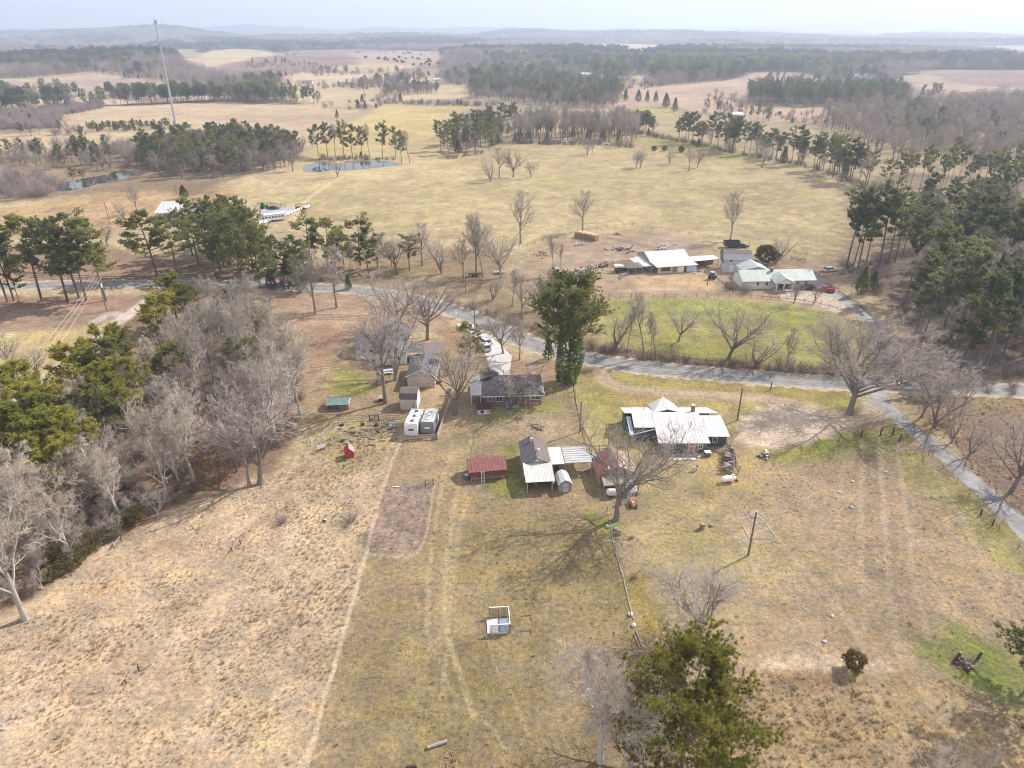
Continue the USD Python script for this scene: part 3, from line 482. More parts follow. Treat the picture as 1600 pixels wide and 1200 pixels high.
tag(obj('parking_yard', sheet([(1215, 460), (1272, 444), (1300, 460), (1330, 484), (1305, 489), (1270, 475), (1225, 470)], .008), 'shoulder'), 'pale gravel parking yard in front of the green roofed house', 'yard', kind='structure')
tag(obj('driveway', sheet([(752, 592), (764, 570), (756, 548), (735, 520), (712, 506), (735, 504), (770, 528), (800, 556), (795, 590)], .008), 'concrete'), 'pale concrete drive between the farmhouse and the brick house', 'driveway', kind='structure')
for pts, lab in (([(474, 263), (480, 257), (505, 254), (530, 255), (560, 253), (590, 251), (618, 255), (626, 258), (600, 261), (570, 264), (545, 266), (520, 266), (495, 269), (478, 268)], 'larger pale pond below the row of pines in the meadow'),
                 ([(84, 294), (96, 287), (108, 283), (140, 277), (180, 271), (212, 271), (204, 277), (176, 283), (150, 288), (138, 292), (110, 298), (94, 299)], 'small dark pond half hidden by brush at the left')):
    w = curve([G(*p)[:2] for p in pts + pts[:1]], 6)[:-1]
    tag(obj('pond', sheet(w, .012, True), 'water'), lab, 'pond', kind='structure')
    cen = w.mean(0); tag(obj('pond_bank', sheet(cen + (w - cen) * np.array([1.03, 1.07]), .005, True), 'clay'), 'muddy bank of the ' + lab, 'bank', kind='structure')

# ------------------------------------------------------------------ trees: builders
def grow(P, D, L, R0, R1, k, jit, trop, rs):
    """n limbs as polylines of k pieces: points (n, k+1, 3), radii (n, k+1), directions (n, k, 3)."""
    n = len(P); pts = [P]; dirs = []; d = D
    for j in range(k):
        d = d + jit * rs.randn(n, 3) + trop * np.array([0, 0, 1.0]); d = d / np.linalg.norm(d, axis=1, keepdims=True)
        dirs.append(d); pts.append(pts[-1] + d * (L / k)[:, None])
    return np.stack(pts, 1), R0[:, None] + (R1 - R0)[:, None] * np.linspace(0, 1, k + 1)[None], np.stack(dirs, 1)
def sprout(pts, rad, dirs, m, t0, t1, ang, rs):
    n, k = dirs.shape[:2]; t = t0 + (t1 - t0) * ((np.arange(m)[None] + rs.rand(n, m)) / m)
    s = np.minimum((t * k).astype(int), k - 1); fr = t * k - s; i = np.arange(n)[:, None]
    P = pts[i, s] + (pts[i, s + 1] - pts[i, s]) * fr[..., None]; R = rad[i, s] + (rad[i, s + 1] - rad[i, s]) * fr
    d = dirs[i, s]; ref = rs.randn(n, m, 3); perp = ref - (ref * d).sum(-1, keepdims=True) * d; perp /= np.linalg.norm(perp, axis=-1, keepdims=True)
    a = np.radians(ang * (0.7 + 0.6 * rs.rand(n, m)))[..., None]
    D = np.cos(a) * d + np.sin(a) * perp
    return P.reshape(-1, 3), D.reshape(-1, 3), t.ravel(), R.ravel(), np.repeat(np.arange(n), m)
def segs_of(pts, rad, sides):
    return segs_mesh(pts[:, :-1].reshape(-1, 3), pts[:, 1:].reshape(-1, 3), rad[:, :-1].ravel(), rad[:, 1:].ravel(), sides)
def bare_tree(seed, Ht, style, dense=1.0, twig=0.0115, m=(7, 7, 6)):
    """Leafless tree: (trunk with its limbs, crown of fine twigs)."""
    rs = np.random.RandomState(seed); z0 = np.zeros((1, 3)); up = np.array([[0, 0, 1.0]])
    if style == 'upright':
        tl, tr, nl, (a, b), ang = .95, .018, int(17 * dense), (.22, .99), 42
    elif style == 'poplar':
        tl, tr, nl, (a, b), ang = .97, .013, int(15 * dense), (.42, .99), 34
    elif style == 'multi':
        tl, tr, nl, (a, b), ang = .10, .030, 6, (.25, 1.0), 26
    else:
        tl, tr, nl, (a, b), ang = .30, .022, int(10 * dense), (.5, 1.0), 42
    tp, trd, td = grow(z0, up, np.array([Ht * tl]), np.array([Ht * tr]), np.array([Ht * tr * (.16 if style in ('upright', 'poplar') else .62)]), 8, .05, .05, rs)
    flare = trd.copy(); flare[:, 0] *= 1.35
    P, D, t, R, _ = sprout(tp, trd, td, nl, a, b, ang, rs)
    u = (t - a) / (b - a)
    L = {'upright': Ht * (.43 * (1 - u) + .11), 'poplar': Ht * (.27 * (1 - u) + .12), 'multi': Ht * .82 * np.ones_like(t), 'spread': Ht * (.60 + 0 * t)}[style] * (.75 + .45 * rs.rand(len(t)))
    r0 = np.minimum(R * .62, L * .022 + .02)
    lp, lr, ld = grow(P, D, L, r0, r0 * .22, 7, .13, .10 if style != 'spread' else .075, rs)
    P, D, t, R, _ = sprout(lp, lr, ld, m[0], .28, 1.0, 46, rs); par = np.repeat(L, m[0])
    L2 = par * .42 * (1.15 - .55 * t) * (.6 + .7 * rs.rand(len(t))); r2 = np.minimum(R * .7, .012 + L2 * .016)
    bp, br, bd = grow(P, D, L2, r2, r2 * .35, 5, .16, .06, rs)
    P, D, t, R, _ = sprout(bp, br, bd, m[1], .15, 1.0, 48, rs)
    L3 = np.repeat(L2, m[1]) * .48 * (1.15 - .5 * t) * (.6 + .7 * rs.rand(len(t))); r3 = np.clip(R * .7, twig, .03)
    cp, cr, cd = grow(P, D, L3, r3, r3 * .6, 3, .18, .05, rs)
    P, D, t, R, _ = sprout(cp, cr, cd, m[2], .1, 1.0, 44, rs)
    L4 = np.clip(np.repeat(L3, m[2]) * .62, .25, 1.3) * (.6 + .7 * rs.rand(len(t)))
    ep, er, ed = grow(P, D, L4, np.full(len(t), twig), np.full(len(t), twig * .5), 2, .2, .05, rs)
    return cat_(segs_of(tp, flare, 9), segs_of(lp, lr, 6), segs_of(bp, br, 4)), cat_(segs_of(cp, cr, 3), segs_of(ep, er, 3))
def blades(C, axis, n, length, width, rs, spread=1.0, up=0.35):
    """n thin pointed leaves round each centre."""
    N = len(C); d = spread * rs.randn(N, n, 3) * .7 + axis[:, None] + np.array([0, 0, up]); d /= np.linalg.norm(d, axis=-1, keepdims=True)
    s = np.cross(d, rs.randn(N, n, 3)); s /= np.linalg.norm(s, axis=-1, keepdims=True)
    L = length * (.65 + .6 * rs.rand(N, n, 1)); c = C[:, None] + 0 * d
    v = np.stack([c - s * width / 2, c + s * width / 2, c + d * L], 2).reshape(-1, 3)
    return trimesh.Trimesh(v, np.arange(len(v)).reshape(-1, 3), process=False)
def pine(seed, Ht, cf, W, nl=34, nb=11, nt=14, blen=.5, bw=.14, shape='round', trunk_r=.013, lopa=1.0):
    rs = np.random.RandomState(seed)
    tp, tr, td = grow(np.zeros((1, 3)), np.array([[0, 0, 1.0]]), np.array([Ht * .97]), np.array([Ht * trunk_r]), np.array([Ht * .0022]), 10, .018, .06, rs)
    P, D, t, R, _ = sprout(tp, tr, td, nl, cf, .995, 74, rs)
    u = (t - cf) / (1 - cf); D[:, 2] = D[:, 2] * .5 + .06 + .5 * u ** 2; D /= np.linalg.norm(D, axis=1, keepdims=True)
    prof = np.sqrt(np.clip(1 - ((u - .34) / .70) ** 2, .02, 1)) if shape == 'round' else (1.08 - .92 * u) if shape == 'cone' else np.sqrt(np.clip(1 - ((u - .62) / .66) ** 2, .03, 1))
    az = np.arctan2(D[:, 1], D[:, 0]); lop = 1 + lopa * (.25 * np.sin(az + seed) + .18 * np.sin(2 * az + 2.1 * seed))
    L = W * prof * lop * (.62 + .55 * rs.rand(len(t))); r = np.clip(np.minimum(R * .45, L * .012), .012, .16)
    lp, lr, ld = grow(P, D, L, r, r * .3, 6, .09, .05, rs)
    B, E, tb, Rb, par = sprout(lp, lr, ld, nb, .34, 1.0, 46, rs); E[:, 2] = E[:, 2] * .38 + .13; E /= np.linalg.norm(E, axis=1, keepdims=True)
    Lb = L[par] * .34 * (1.2 - .6 * tb) * (.6 + .8 * rs.rand(len(tb))); rb = np.clip(Rb * .55, .008, .05)
    bp, br, bd = grow(B, E, Lb, rb, rb * .4, 3, .12, .07, rs)
    C = np.concatenate([bp[:, 3], bp[:, 2], (bp[:, 2] + bp[:, 3]) / 2, bp[:, 1], lp[:, 6], lp[:, 5]]); A = np.concatenate([bd[:, 2], bd[:, 2], bd[:, 2], bd[:, 1], ld[:, 5], ld[:, 5]])
    C = C + .12 * rs.randn(*C.shape)
    stub = None
    P2, D2, t2, R2, _ = sprout(tp, tr, td, 9, cf * .45, cf * 1.02, 85, rs); L2 = W * (.12 + .35 * rs.rand(len(t2)))
    sp, sr, sd = grow(P2, D2, L2, np.full(len(t2), .03), np.full(len(t2), .012), 3, .12, -.02, rs)
    return cat_(segs_of(tp, tr, 9), segs_of(lp, lr, 5), segs_of(bp, br, 3), segs_of(sp, sr, 4)), blades(C, A, nt, blen, bw, rs)
def cedar(seed, Ht, W, n=520, blade=16, shape='cone', blen=.38, bw=.13):
    rs = np.random.RandomState(seed); u = rs.rand(n) ** .8; th = rs.rand(n) * 2 * np.pi
    prof = (1 - u) ** .75 * np.minimum(1, (u + .06) / .16) if shape == 'cone' else np.sqrt(np.clip(1 - (2 * u - 1) ** 2, 0, 1))
    lump = 1 + .22 * np.sin(3 * th + seed + 4 * u) + .15 * np.sin(5 * th - 7 * u)
    r = W / 2 * prof * lump * (.55 + .45 * np.sqrt(rs.rand(n)))
    C = np.stack([r * np.cos(th), r * np.sin(th), Ht * (.06 + .92 * u)], 1); A = np.stack([np.cos(th), np.sin(th), 0 * th + .5], 1) * .8
    t = segs_of(np.array([[[0, 0, 0], [.03, 0, Ht * .4], [0, .02, Ht * .9]]]), np.array([[Ht * .022, Ht * .016, .01]]), 7)
    return t, blades(C, A, blade, blen, bw, rs)
def brush(seed, Ht, W, n=420, r=.012):
    """Leafless bush: stems fanning out of the ground and twigs on them."""
    rs = np.random.RandomState(seed); k = 26; D = np.stack([rs.randn(k) * .55, rs.randn(k) * .55, 1 + 0 * rs.rand(k)], 1); D /= np.linalg.norm(D, axis=1, keepdims=True)
    P = np.stack([rs.randn(k) * W * .12, rs.randn(k) * W * .12, 0 * D[:, 0]], 1); L = Ht * (.6 + .5 * rs.rand(k))
    sp, sr, sd = grow(P, D, L, np.full(k, r * 1.8), np.full(k, r * .7), 4, .14, .02, rs)
    Q, E, t, R, _ = sprout(sp, sr, sd, int(n / k), .2, 1, 48, rs); L2 = Ht * .34 * (.5 + .8 * rs.rand(len(t)))
    tp, tr, td = grow(Q, E, L2, np.full(len(t), r), np.full(len(t), r * .5), 2, .2, .03, rs)
    return segs_of(sp, sr, 4), segs_of(tp, tr, 3)
KINDS = {}
def kind(key, name, cat, Ht, parts):
    """A kind of tree: how to build it, its parts (name, material) and its height as built."""
    KINDS[key] = dict(name=name, cat=cat, H=Ht, parts=parts, first=None)
_rs = np.random.RandomState(5)
for i in range(4):
    kind(f'py{i}', 'pine_tree', 'pine tree', 15, (lambda i=i: pine(100 + i, 15, .26 + .04 * i, 4.3 + .35 * i, 36, 11, 14, .52, .15), ('trunk', 'bark_pine'), ('crown', 'pine_yellow')))
    kind(f'po{i}', 'pine_tree', 'pine tree', 20, (lambda i=i: pine(200 + i, 20, .34 + .05 * (i % 3), 4.7 + .5 * (i % 2), 34, 11, 14, .52, .15, 'round' if i != 2 else 'umbrella'), ('trunk', 'bark_pine'), ('crown', 'pine_olive')))
    kind(f'pd{i}', 'pine_tree', 'pine tree', 22, (lambda i=i: pine(300 + i, 22, (.38, .30, .48, .58)[i], (4.7, 5.2, 4.9, 3.9)[i], 38, 11, 14, .54, .155, ('round', 'round', 'umbrella', 'umbrella')[i]), ('trunk', 'bark_pine'), ('crown', 'pine_dark')))
kind('pt0', 'pine_tree', 'pine tree', 18, (lambda: pine(401, 18, .66, 2.4, 18, 9, 13, .5, .14, 'umbrella', .009), ('trunk', 'bark_pine'), ('crown', 'pine_olive')))
kind('pt1', 'pine_tree', 'pine tree', 18, (lambda: pine(402, 18, .72, 2.1, 16, 9, 13, .5, .14, 'round', .009), ('trunk', 'bark_pine'), ('crown', 'pine_dark')))
for i, (st, tw) in enumerate([('upright', 'twig_grey'), ('spread', 'twig_grey'), ('upright', 'twig_mauve'), ('multi', 'twig_grey'), ('poplar', 'twig_grey'), ('spread', 'twig_mauve')]):
    kind(f'b{i}', 'bare_tree', 'bare tree', 15, (lambda i=i, st=st: bare_tree(500 + i, 15, st), ('trunk', 'bark_grey'), ('crown', tw)))
for i, st in enumerate(['upright', 'spread', 'multi', 'upright']):
    kind(f'w{i}', 'bare_tree', 'bare tree', 15, (lambda i=i, st=st: bare_tree(600 + i, 15, st, 1.1, .017, (7, 7, 5)), ('trunk', 'bark_pale'), ('crown', 'twig_pale')))
kind('c0', 'cedar_tree', 'cedar tree', 7, (lambda: cedar(700, 7, 4.4, 620), ('trunk', 'bark_pine'), ('crown', 'cedar_leaf')))
kind('c1', 'cedar_tree', 'cedar tree', 7, (lambda: cedar(701, 7, 3.4, 520), ('trunk', 'bark_pine'), ('crown', 'pine_dark')))
kind('s0', 'evergreen_shrub', 'shrub', 2.6, (lambda: cedar(710, 2.6, 2.6, 300, 16, 'ball', .34, .12), ('trunk', 'bark_pine'), ('foliage', 'cedar_brown')))
kind('s1', 'leafy_shrub', 'shrub', 2.6, (lambda: cedar(711, 2.6, 4.2, 520, 16, 'ball', .36, .10), ('trunk', 'bark_grey'), ('foliage', 'olive_shrub')))
kind('s2', 'bare_bush', 'bush', 2.4, (lambda: brush(720, 2.4, 2.6), ('stems', 'bark_grey'), ('twigs', 'dry_brush')))
kind('s3', 'bare_bush', 'bush', 3.2, (lambda: brush(721, 3.2, 3.4, 520, .016), ('stems', 'bark_grey'), ('twigs', 'twig_mauve')))
kind('r0', 'russet_tree', 'beech tree', 7, (lambda: cedar(730, 7, 5.5, 420, 8, 'ball', .30, .10), ('trunk', 'bark_grey'), ('crown', 'russet_leaf')))
_tr = np.random.RandomState(77)
COUNT = {}
def plant(key, at, h, label, group=None, rz=None, lean=(0, 0), wide=1.0):
    K = KINDS[key]; rz = _tr.rand() * 6.283 if rz is None else rz; s = h / K['H']; s = (s * wide, s * wide, s); COUNT[K['name']] = COUNT.get(K['name'], 0) + 1
    at = (at[0], at[1], at[2] - .05)
    if K['first'] is None:
        t = thing(K['name'], label, K['cat'], at, rz, group, s, lean); K['first'] = t
        for (n_, m_), me in zip(K['parts'][1:], K['parts'][0]()): obj(n_, me, m_, t)
        return t
    return copy(K['first'], label, at, rz, s, group, lean, name=K['name'])
ORD = ['first', 'second', 'third', 'fourth', 'fifth', 'sixth', 'seventh', 'eighth', 'ninth', 'tenth', 'eleventh', 'twelfth']
def row(keys, items, label, group, wide=1.0):
    """items: base x, base y, top y in pixels. label holds {o}: which one counted from the left."""
    items = sorted(items, key=lambda q: q[0])
    for i, (bx, by, ty) in enumerate(items):
        b = G(bx, by); o = ORD[i] if i < len(items) - 1 or len(items) == 1 else 'rightmost'
        if i == 0: o = 'leftmost'
        plant(keys[i % len(keys)], b, hgt(b, ty), label.replace('{o}', o), group, wide=wide)
def spots(poly, spacing, rs, world=False, jit=.42):
    w = np.array(poly if world else [G(*p)[:2] for p in poly]); lo, hi = w.min(0), w.max(0)
    gx, gy = np.meshgrid(np.arange(lo[0], hi[0] + spacing, spacing), np.arange(lo[1], hi[1] + spacing, spacing))
    p = np.stack([gx.ravel(), gy.ravel()], 1) + spacing * jit * rs.uniform(-1, 1, (gx.size, 2)); p = p[inside(w, p[:, 0], p[:, 1])]
    return np.column_stack([p, H(p[:, 0], p[:, 1])])
def grove(poly, spacing, mix, seed, keep=1.0, clear=None, low=None):
    """Single trees over an outline. mix: (kind, share, low, high, label, group)."""
    rs = np.random.RandomState(seed); sh = np.array([q[1] for q in mix], float); sh /= sh.sum()
    for p in spots(poly, spacing, rs):
        if rs.rand() > keep or (clear is not None and any(_norm(p[:2] - c[:2]) < c[2] for c in clear)): continue
        q = mix[rs.choice(len(mix), p=sh)]
        plant(q[0], p, (q[2] + (q[3] - q[2]) * rs.rand()) * (low(p) if low else 1.0), q[4], q[5], rs.rand() * 6.283, (rs.randn() * .02, rs.randn() * .02), .85 + .35 * rs.rand())
def instancer(name, label, protos, pos, idx, scale, rz, cat):
    """Everything nobody could count as one object. protos: lists of (part, mesh or prim path, material)."""
    pi = UsdGeom.PointInstancer.Define(stage, numbered('/World', name)); base = str(pi.GetPath()) + '/prototypes'; UsdGeom.Scope.Define(stage, base); paths = []
    for j, pr in enumerate(protos):
        x = UsdGeom.Xform.Define(stage, f'{base}/kind_{j:03d}'); paths.append(x.GetPath())
        for n_, me, m_ in pr:
            if isinstance(me, str): UsdGeom.Mesh.Define(stage, f'{x.GetPath()}/{n_}').GetPrim().GetReferences().AddInternalReference(me)
            else: obj(n_, me, m_, str(x.GetPath()))
    pi.CreatePrototypesRel().SetTargets(paths)
    pi.CreatePositionsAttr(Vt.Vec3fArray.FromNumpy(np.asarray(pos, np.float32))); pi.CreateProtoIndicesAttr(Vt.IntArray.FromNumpy(np.asarray(idx, np.int32)))
    sc = np.asarray(scale, np.float32); pi.CreateScalesAttr(Vt.Vec3fArray.FromNumpy(np.ascontiguousarray(sc if sc.ndim == 2 else np.repeat(sc[:, None], 3, 1))))
    rz = np.asarray(rz); pi.CreateOrientationsAttr(Vt.QuathArray([Gf.Quath(float(math.cos(a / 2)), 0.0, 0.0, float(math.sin(a / 2))) for a in rz]))
    return tag(pi.GetPrim(), label, cat, kind='stuff')
def wood(polys, spacing, mix, seed, label, name='far_wood', keep=1.0, cat='wood'):
    """A far-off wood that reads as one mass; mix: (kind, share, low, high)."""
    rs = np.random.RandomState(seed); P = np.vstack([spots(q, spacing, rs) for q in polys]); P = P[rs.rand(len(P)) < keep]
    if not len(P): return
    sh = np.array([q[1] for q in mix], float); idx = rs.choice(len(mix), len(P), p=sh / sh.sum())
    sc = np.zeros((len(P), 3)); protos = []
    for j, q in enumerate(mix):
        K = KINDS[q[0]]; s = idx == j; h = (q[2] + (q[3] - q[2]) * rs.rand(s.sum())) / K['H']; wd = .85 + .4 * rs.rand(s.sum()); sc[s] = np.stack([h * wd, h * wd, h], 1)
        if K['first'] is None: plant(q[0], P[s][0] if s.any() else P[0], q[2], label, None)
        protos.append([(n_, f"{K['first'].GetPath()}/{n_}", m_) for n_, m_ in K['parts'][1:]])
    P[:, 2] -= .1
    instancer(name, label, protos, P, idx, sc, rs.rand(len(P)) * 6.283, cat)

# ------------------------------------------------------------------ buildings
def windowed(parent, x0, x1, z0, z1, y, side='front', mullion=True, name='window', fm='white'):
    """A window: frame with a dark pane as its part. front: on the wall plane y facing the camera; right: on the plane x = y."""
    f = .09; w, h = x1 - x0, z1 - z0
    ms = [box(x0, x1, -.06, .05, z0, z0 + f), box(x0, x1, -.06, .05, z1 - f, z1), box(x0, x0 + f, -.06, .05, z0 + f, z1 - f), box(x1 - f, x1, -.06, .05, z0 + f, z1 - f)]
    if mullion: ms.append(box((x0 + x1) / 2 - .03, (x0 + x1) / 2 + .03, -.05, .04, z0 + f, z1 - f))
    fr, pn = cat_(ms), box(x0 + f, x1 - f, -.02, .02, z0 + f, z1 - f)
    M = np.eye(4)
    if side == 'right': M = trimesh.transformations.rotation_matrix(math.pi / 2, [0, 0, 1]); M[0, 3] = y
    else: M[1, 3] = y
    if side == 'back': pass
    fr.apply_transform(M); pn.apply_transform(M)
    o = obj(name, fr, fm, parent); obj('pane', pn, 'window_dark', o); return o
def gable(t, w, d, hw, hr, wall, roofm, axis='x', over=.35, rib=0, x0=0, y0=0, ridge=.5, roofm2=None, name='wall', chim=None):
    """Walls with pointed gables and two roof planes. axis: the way the ridge runs."""
    if axis == 'y':
        rx = x0 + w * ridge
        obj(name, prism([(x0, 0), (x0 + w, 0), (x0 + w, hw), (rx, hr - .08), (x0, hw)], y0, y0 + d), wall, t)
        sl, sr = (hr - hw) / (rx - x0), (hr - hw) / (x0 + w - rx)
        obj('roof', slab([(x0 - over, y0 - over, hw - over * sl), (x0 - over, y0 + d + over, hw - over * sl), (rx, y0 + d + over, hr), (rx, y0 - over, hr)], .1, rib), roofm, t)
        obj('roof', slab([(x0 + w + over, y0 - over, hw - over * sr), (x0 + w + over, y0 + d + over, hw - over * sr), (rx, y0 + d + over, hr + .004), (rx, y0 - over, hr + .004)], .1, rib), roofm2 or roofm, t)
    else:
        ry = y0 + d * ridge
        obj(name, prism_x([(y0, 0), (y0 + d, 0), (y0 + d, hw), (ry, hr - .08), (y0, hw)], x0, x0 + w), wall, t)
        sf, sb = (hr - hw) / (ry - y0), (hr - hw) / (y0 + d - ry)
        obj('roof', slab([(x0 - over, y0 - over, hw - over * sf), (x0 + w + over, y0 - over, hw - over * sf), (x0 + w + over, ry, hr), (x0 - over, ry, hr)], .1, rib), roofm, t)
        obj('roof', slab([(x0 - over, y0 + d + over, hw - over * sb), (x0 + w + over, y0 + d + over, hw - over * sb), (x0 + w + over, ry, hr + .004), (x0 - over, ry, hr + .004)], .1, rib), roofm2 or roofm, t)
def corner_posts(t, w, d, hs, x0=0, y0=0, r=.09, m='fence_wood', name='post'):
    for (x, y, h) in ((x0, y0, hs[0]), (x0 + w, y0, hs[0]), (x0, y0 + d, hs[1]), (x0 + w, y0 + d, hs[1])): obj(name, box(x - r, x + r, y - r, y + r, -.1, h), m, t)

# the white metal roofed house
o, rz, w = frame((1029, 708), (1104, 708))
t = thing('metal_roof_house', 'long low charcoal house under a white ribbed metal roof', 'house', o, rz); W = w
obj('wall', cat_(box(0, W, 0, 7.4, 0, 2.25), box(-3.6, 0, 3.9, 7.4, 0, 2.9), box(W, W + 4.0, 2.3, 7.4, 0, 2.35)), 'charcoal', t)
obj('rear_wall', box(-5.0, W + 2.6, 7.41, 11.8, 0, 2.55), 'charcoal', t)
obj('roof', slab([(-.3, -.45, 2.35), (W + .3, -.45, 2.35), (W - .2, 7.5, 4.3), (-.3, 7.5, 4.3)], .1, .62, .028, .05), 'white_metal', t, label='main roof plane with raised seams')
obj('roof', slab([(-4.1, 3.5, 3.30), (-.31, 3.5, 3.30), (-.31, 7.49, 4.29), (-4.1, 7.49, 4.29)], .1, .62, .028, .05), 'white_metal', t)
obj('roof', slab([(-5.4, 12.3, 2.7), (W + 2.9, 12.3, 2.7), (W + 3.6, 7.52, 4.1), (-5.4, 7.52, 4.1)], .1, .9, .04, .06), 'white_metal', t)
obj('roof', slab([(W - .1, 1.7, 2.45), (W + 4.4, 1.7, 2.45), (W + 4.0, 7.45, 3.75), (W - .1, 7.45, 3.75)], .1, .62, .028, .05), 'white_metal', t, label='lower roof of the side room')
obj('cross_gable', cat_(slab([(.2, 8.0, 3.9), (.2, 13.4, 2.75), (2.9, 13.4, 4.45), (2.9, 8.2, 4.5)], .08, .7), slab([(5.4, 8.0, 3.9), (5.4, 13.4, 2.75), (2.9, 13.4, 4.454), (2.9, 8.2, 4.504)], .08, .7)), 'white_metal', t)
obj('porch_roof', slab([(-5.0, 2.2, 2.5), (-4.25, 2.2, 2.5), (-4.25, 7.3, 3.5), (-5.0, 7.3, 3.5)], .06), 'tarp_blue', t)
obj('porch_edge', bar((-4.9, 2.1, 2.5), (-.3, 3.2, 3.1), .12), 'grey_metal', t)
ch = obj('chimney', box(W - 1.35, W - .75, 8.0, 8.7, 3.3, 5.3), 'brick', t); obj('cap', box(W - 1.42, W - .68, 7.93, 8.77, 5.3, 5.4), 'stone', ch)
obj('door', box(W * .61, W * .61 + 1.05, -.08, .04, .12, 2.15), 'orange_door', t); obj('door_frame', cat_(box(W * .61 - .09, W * .61, -.1, .02, 0, 2.24), box(W * .61 + 1.05, W * .61 + 1.14, -.1, .02, 0, 2.24)), 'white', t)
windowed(t, 1.4, 2.5, .9, 1.9, -.02); windowed(t, 6.9, 7.8, .9, 1.9, -.02); windowed(t, W + 1.4, W + 2.4, .9, 1.9, 2.28)
for k in range(9): obj('batten', box(W + .25 + k * .44, W + .31 + k * .44, 2.24, 2.3, 0, 2.3), 'dark_metal', t)
for k in range(14):
    x = .3 + k * .6
    if abs(x - W * .61 - .5) > .75: obj('batten', box(x, x + .05, -.05, 0, 0, 2.2), 'dark_metal', t)
obj('dish_arm', bar((-1.4, 9.6, 3.4), (-1.4, 9.5, 4.9), .07), 'dark_metal', t)
v = thing('patio', 'pale stone patio at the door of the white metal roofed house', 'patio', o, rz)
rs_ = np.random.RandomState(3)
for k in range(11):
    x, y = 1.2 + 5.6 * (k % 6) / 5, -.8 - 1.1 * (k // 6) + rs_.uniform(-.15, .15); pz = trimesh.creation.cylinder(.62, .12, sections=7); pz.apply_transform(trimesh.transformations.rotation_matrix(rs_.rand() * 6, [0, 0, 1])); pz.apply_translation([x, y, .05 + .004 * k]); obj('flagstone', pz, 'stone', v)
t = thing('utility_box', 'white topped box by the right corner of the metal roofed house', 'box', o + np.array([W - .1, -.9, 0]), rz); obj('body', box(-.5, .5, -.4, .4, 0, .8), 'charcoal', t); obj('lid', box(-.56, .56, -.46, .46, .8, .9), 'white', t)
t = thing('green_bin', 'bright green lidded bin against the wall under the metal roof', 'bin', o + np.array([1.1, -.8, 0]), rz); obj('body', box(-.35, .35, -.3, .3, 0, .7), 'white', t); obj('lid', slab([(-.42, -.4, .72), (.42, -.4, .72), (.42, .38, .9), (-.42, .38, .9)], .06), 'bin_green', t)
t = thing('covered_grill', 'black covered barbecue beside the green bin', 'grill', o + np.array([-.8, -.6, 0]), rz); obj('cover', trimesh.creation.icosphere(2, .65).apply_scale([1.3, .7, .9]).apply_translation([0, 0, .55]), 'black', t, smooth=True); obj('leg', box(-.5, -.42, -.1, .1, 0, .4), 'black', t)

# the brick house
o, rz, w = frame((757, 634), (846, 632)); t = thing('brick_house', 'red brick bungalow with a dark hipped shingle roof', 'house', o, rz); D = 8.6; W = w
obj('wall', box(0, W, 0, D, 0, 2.45), 'brick', t)
hr_ = 4.2; E_ = .55; c = [(-E_, -E_, 2.4), (W + E_, -E_, 2.4), (W + E_, D + E_, 2.4), (-E_, D + E_, 2.4), (3.4, D / 2, hr_), (W - 4.6, D / 2, hr_)]
hip = trimesh.Trimesh(np.array([*c, *[(x, y, z - .14) for x, y, z in c[:4]]]), [[0, 1, 5], [0, 5, 4], [1, 2, 5], [2, 3, 4], [2, 4, 5], [3, 0, 4], [0, 6, 1], [1, 6, 7], [1, 7, 2], [2, 7, 8], [2, 8, 3], [3, 8, 9], [3, 9, 0], [0, 9, 6], [6, 8, 7], [6, 9, 8]], process=False)
obj('roof', hip, 'shingle_grey', t); obj('fascia', cat_(box(-E_, W + E_, -E_ - .04, -E_, 2.22, 2.40), box(W + E_, W + E_ + .04, -E_, D + E_, 2.22, 2.4)), 'white', t)
obj('cross_gable', cat_(slab([(-.9, 6.2, 2.5), (-.9, 10.4, 2.5), (1.1, 10.4, 3.9), (1.1, 5.6, 3.9)], .1), slab([(3.2, 6.6, 3.2), (3.2, 10.4, 2.5), (1.1, 10.4, 3.9), (1.1, 5.6, 3.904)], .1)), 'shingle_dark', t)
obj('ridge_cap', bar((3.4, D / 2, hr_ + .03), (W - 4.6, D / 2, hr_ + .03), .22, .06), 'shingle_dark', t); obj('ridge_cap', bar((W - 4.6, D / 2, hr_ + .03), (W + E_, -E_, 2.43), .2, .06), 'shingle_brown', t)
for x0, x1, z0, z1 in ((.7, 1.5, 1.0, 2.1), (2.3, 3.7, .95, 2.1), (9.3, 11.3, 1.15, 2.05)): windowed(t, x0, x1, z0, z1, -.03)
for x in (4.5, 5.9): fr = windowed(t, x, x + .95, .15, 2.2, -.03, mullion=False, name='glass_door')
obj('step', box(4.4, 7.0, -1.1, -.02, 0, .25), 'concrete', t)
obj('vent', tube((6.5, 5.6, 3.6), (6.5, 5.6, 4.3), .1), 'white', t)
t = thing('patio_roof', 'flat pale patio roof at the left end of the brick house', 'canopy', o + np.array([-2.2, 0, 0]), rz); obj('roof', slab([(-.6, .2, 2.3), (1.6, .2, 2.3), (1.6, 4.6, 2.5), (-.6, 4.6, 2.5)], .08, .5), 'grey_metal', t)
for x, y in ((-.4, .4), (1.4, .4), (-.4, 4.4)): obj('post', box(x - .06, x + .06, y - .06, y + .06, 0, 2.3), 'white', t)
t = thing('awning', 'white awning behind the flat patio roof of the brick house', 'awning', o + np.array([-2.2, 5.0, 0]), rz); obj('roof', slab([(-.6, .1, 2.4), (1.8, .1, 2.4), (1.8, 2.6, 2.7), (-.6, 2.6, 2.7)], .06), 'white_metal', t)
for x in (-.4, 1.6): obj('post', box(x - .05, x + .05, .2, .3, 0, 2.4), 'white', t)
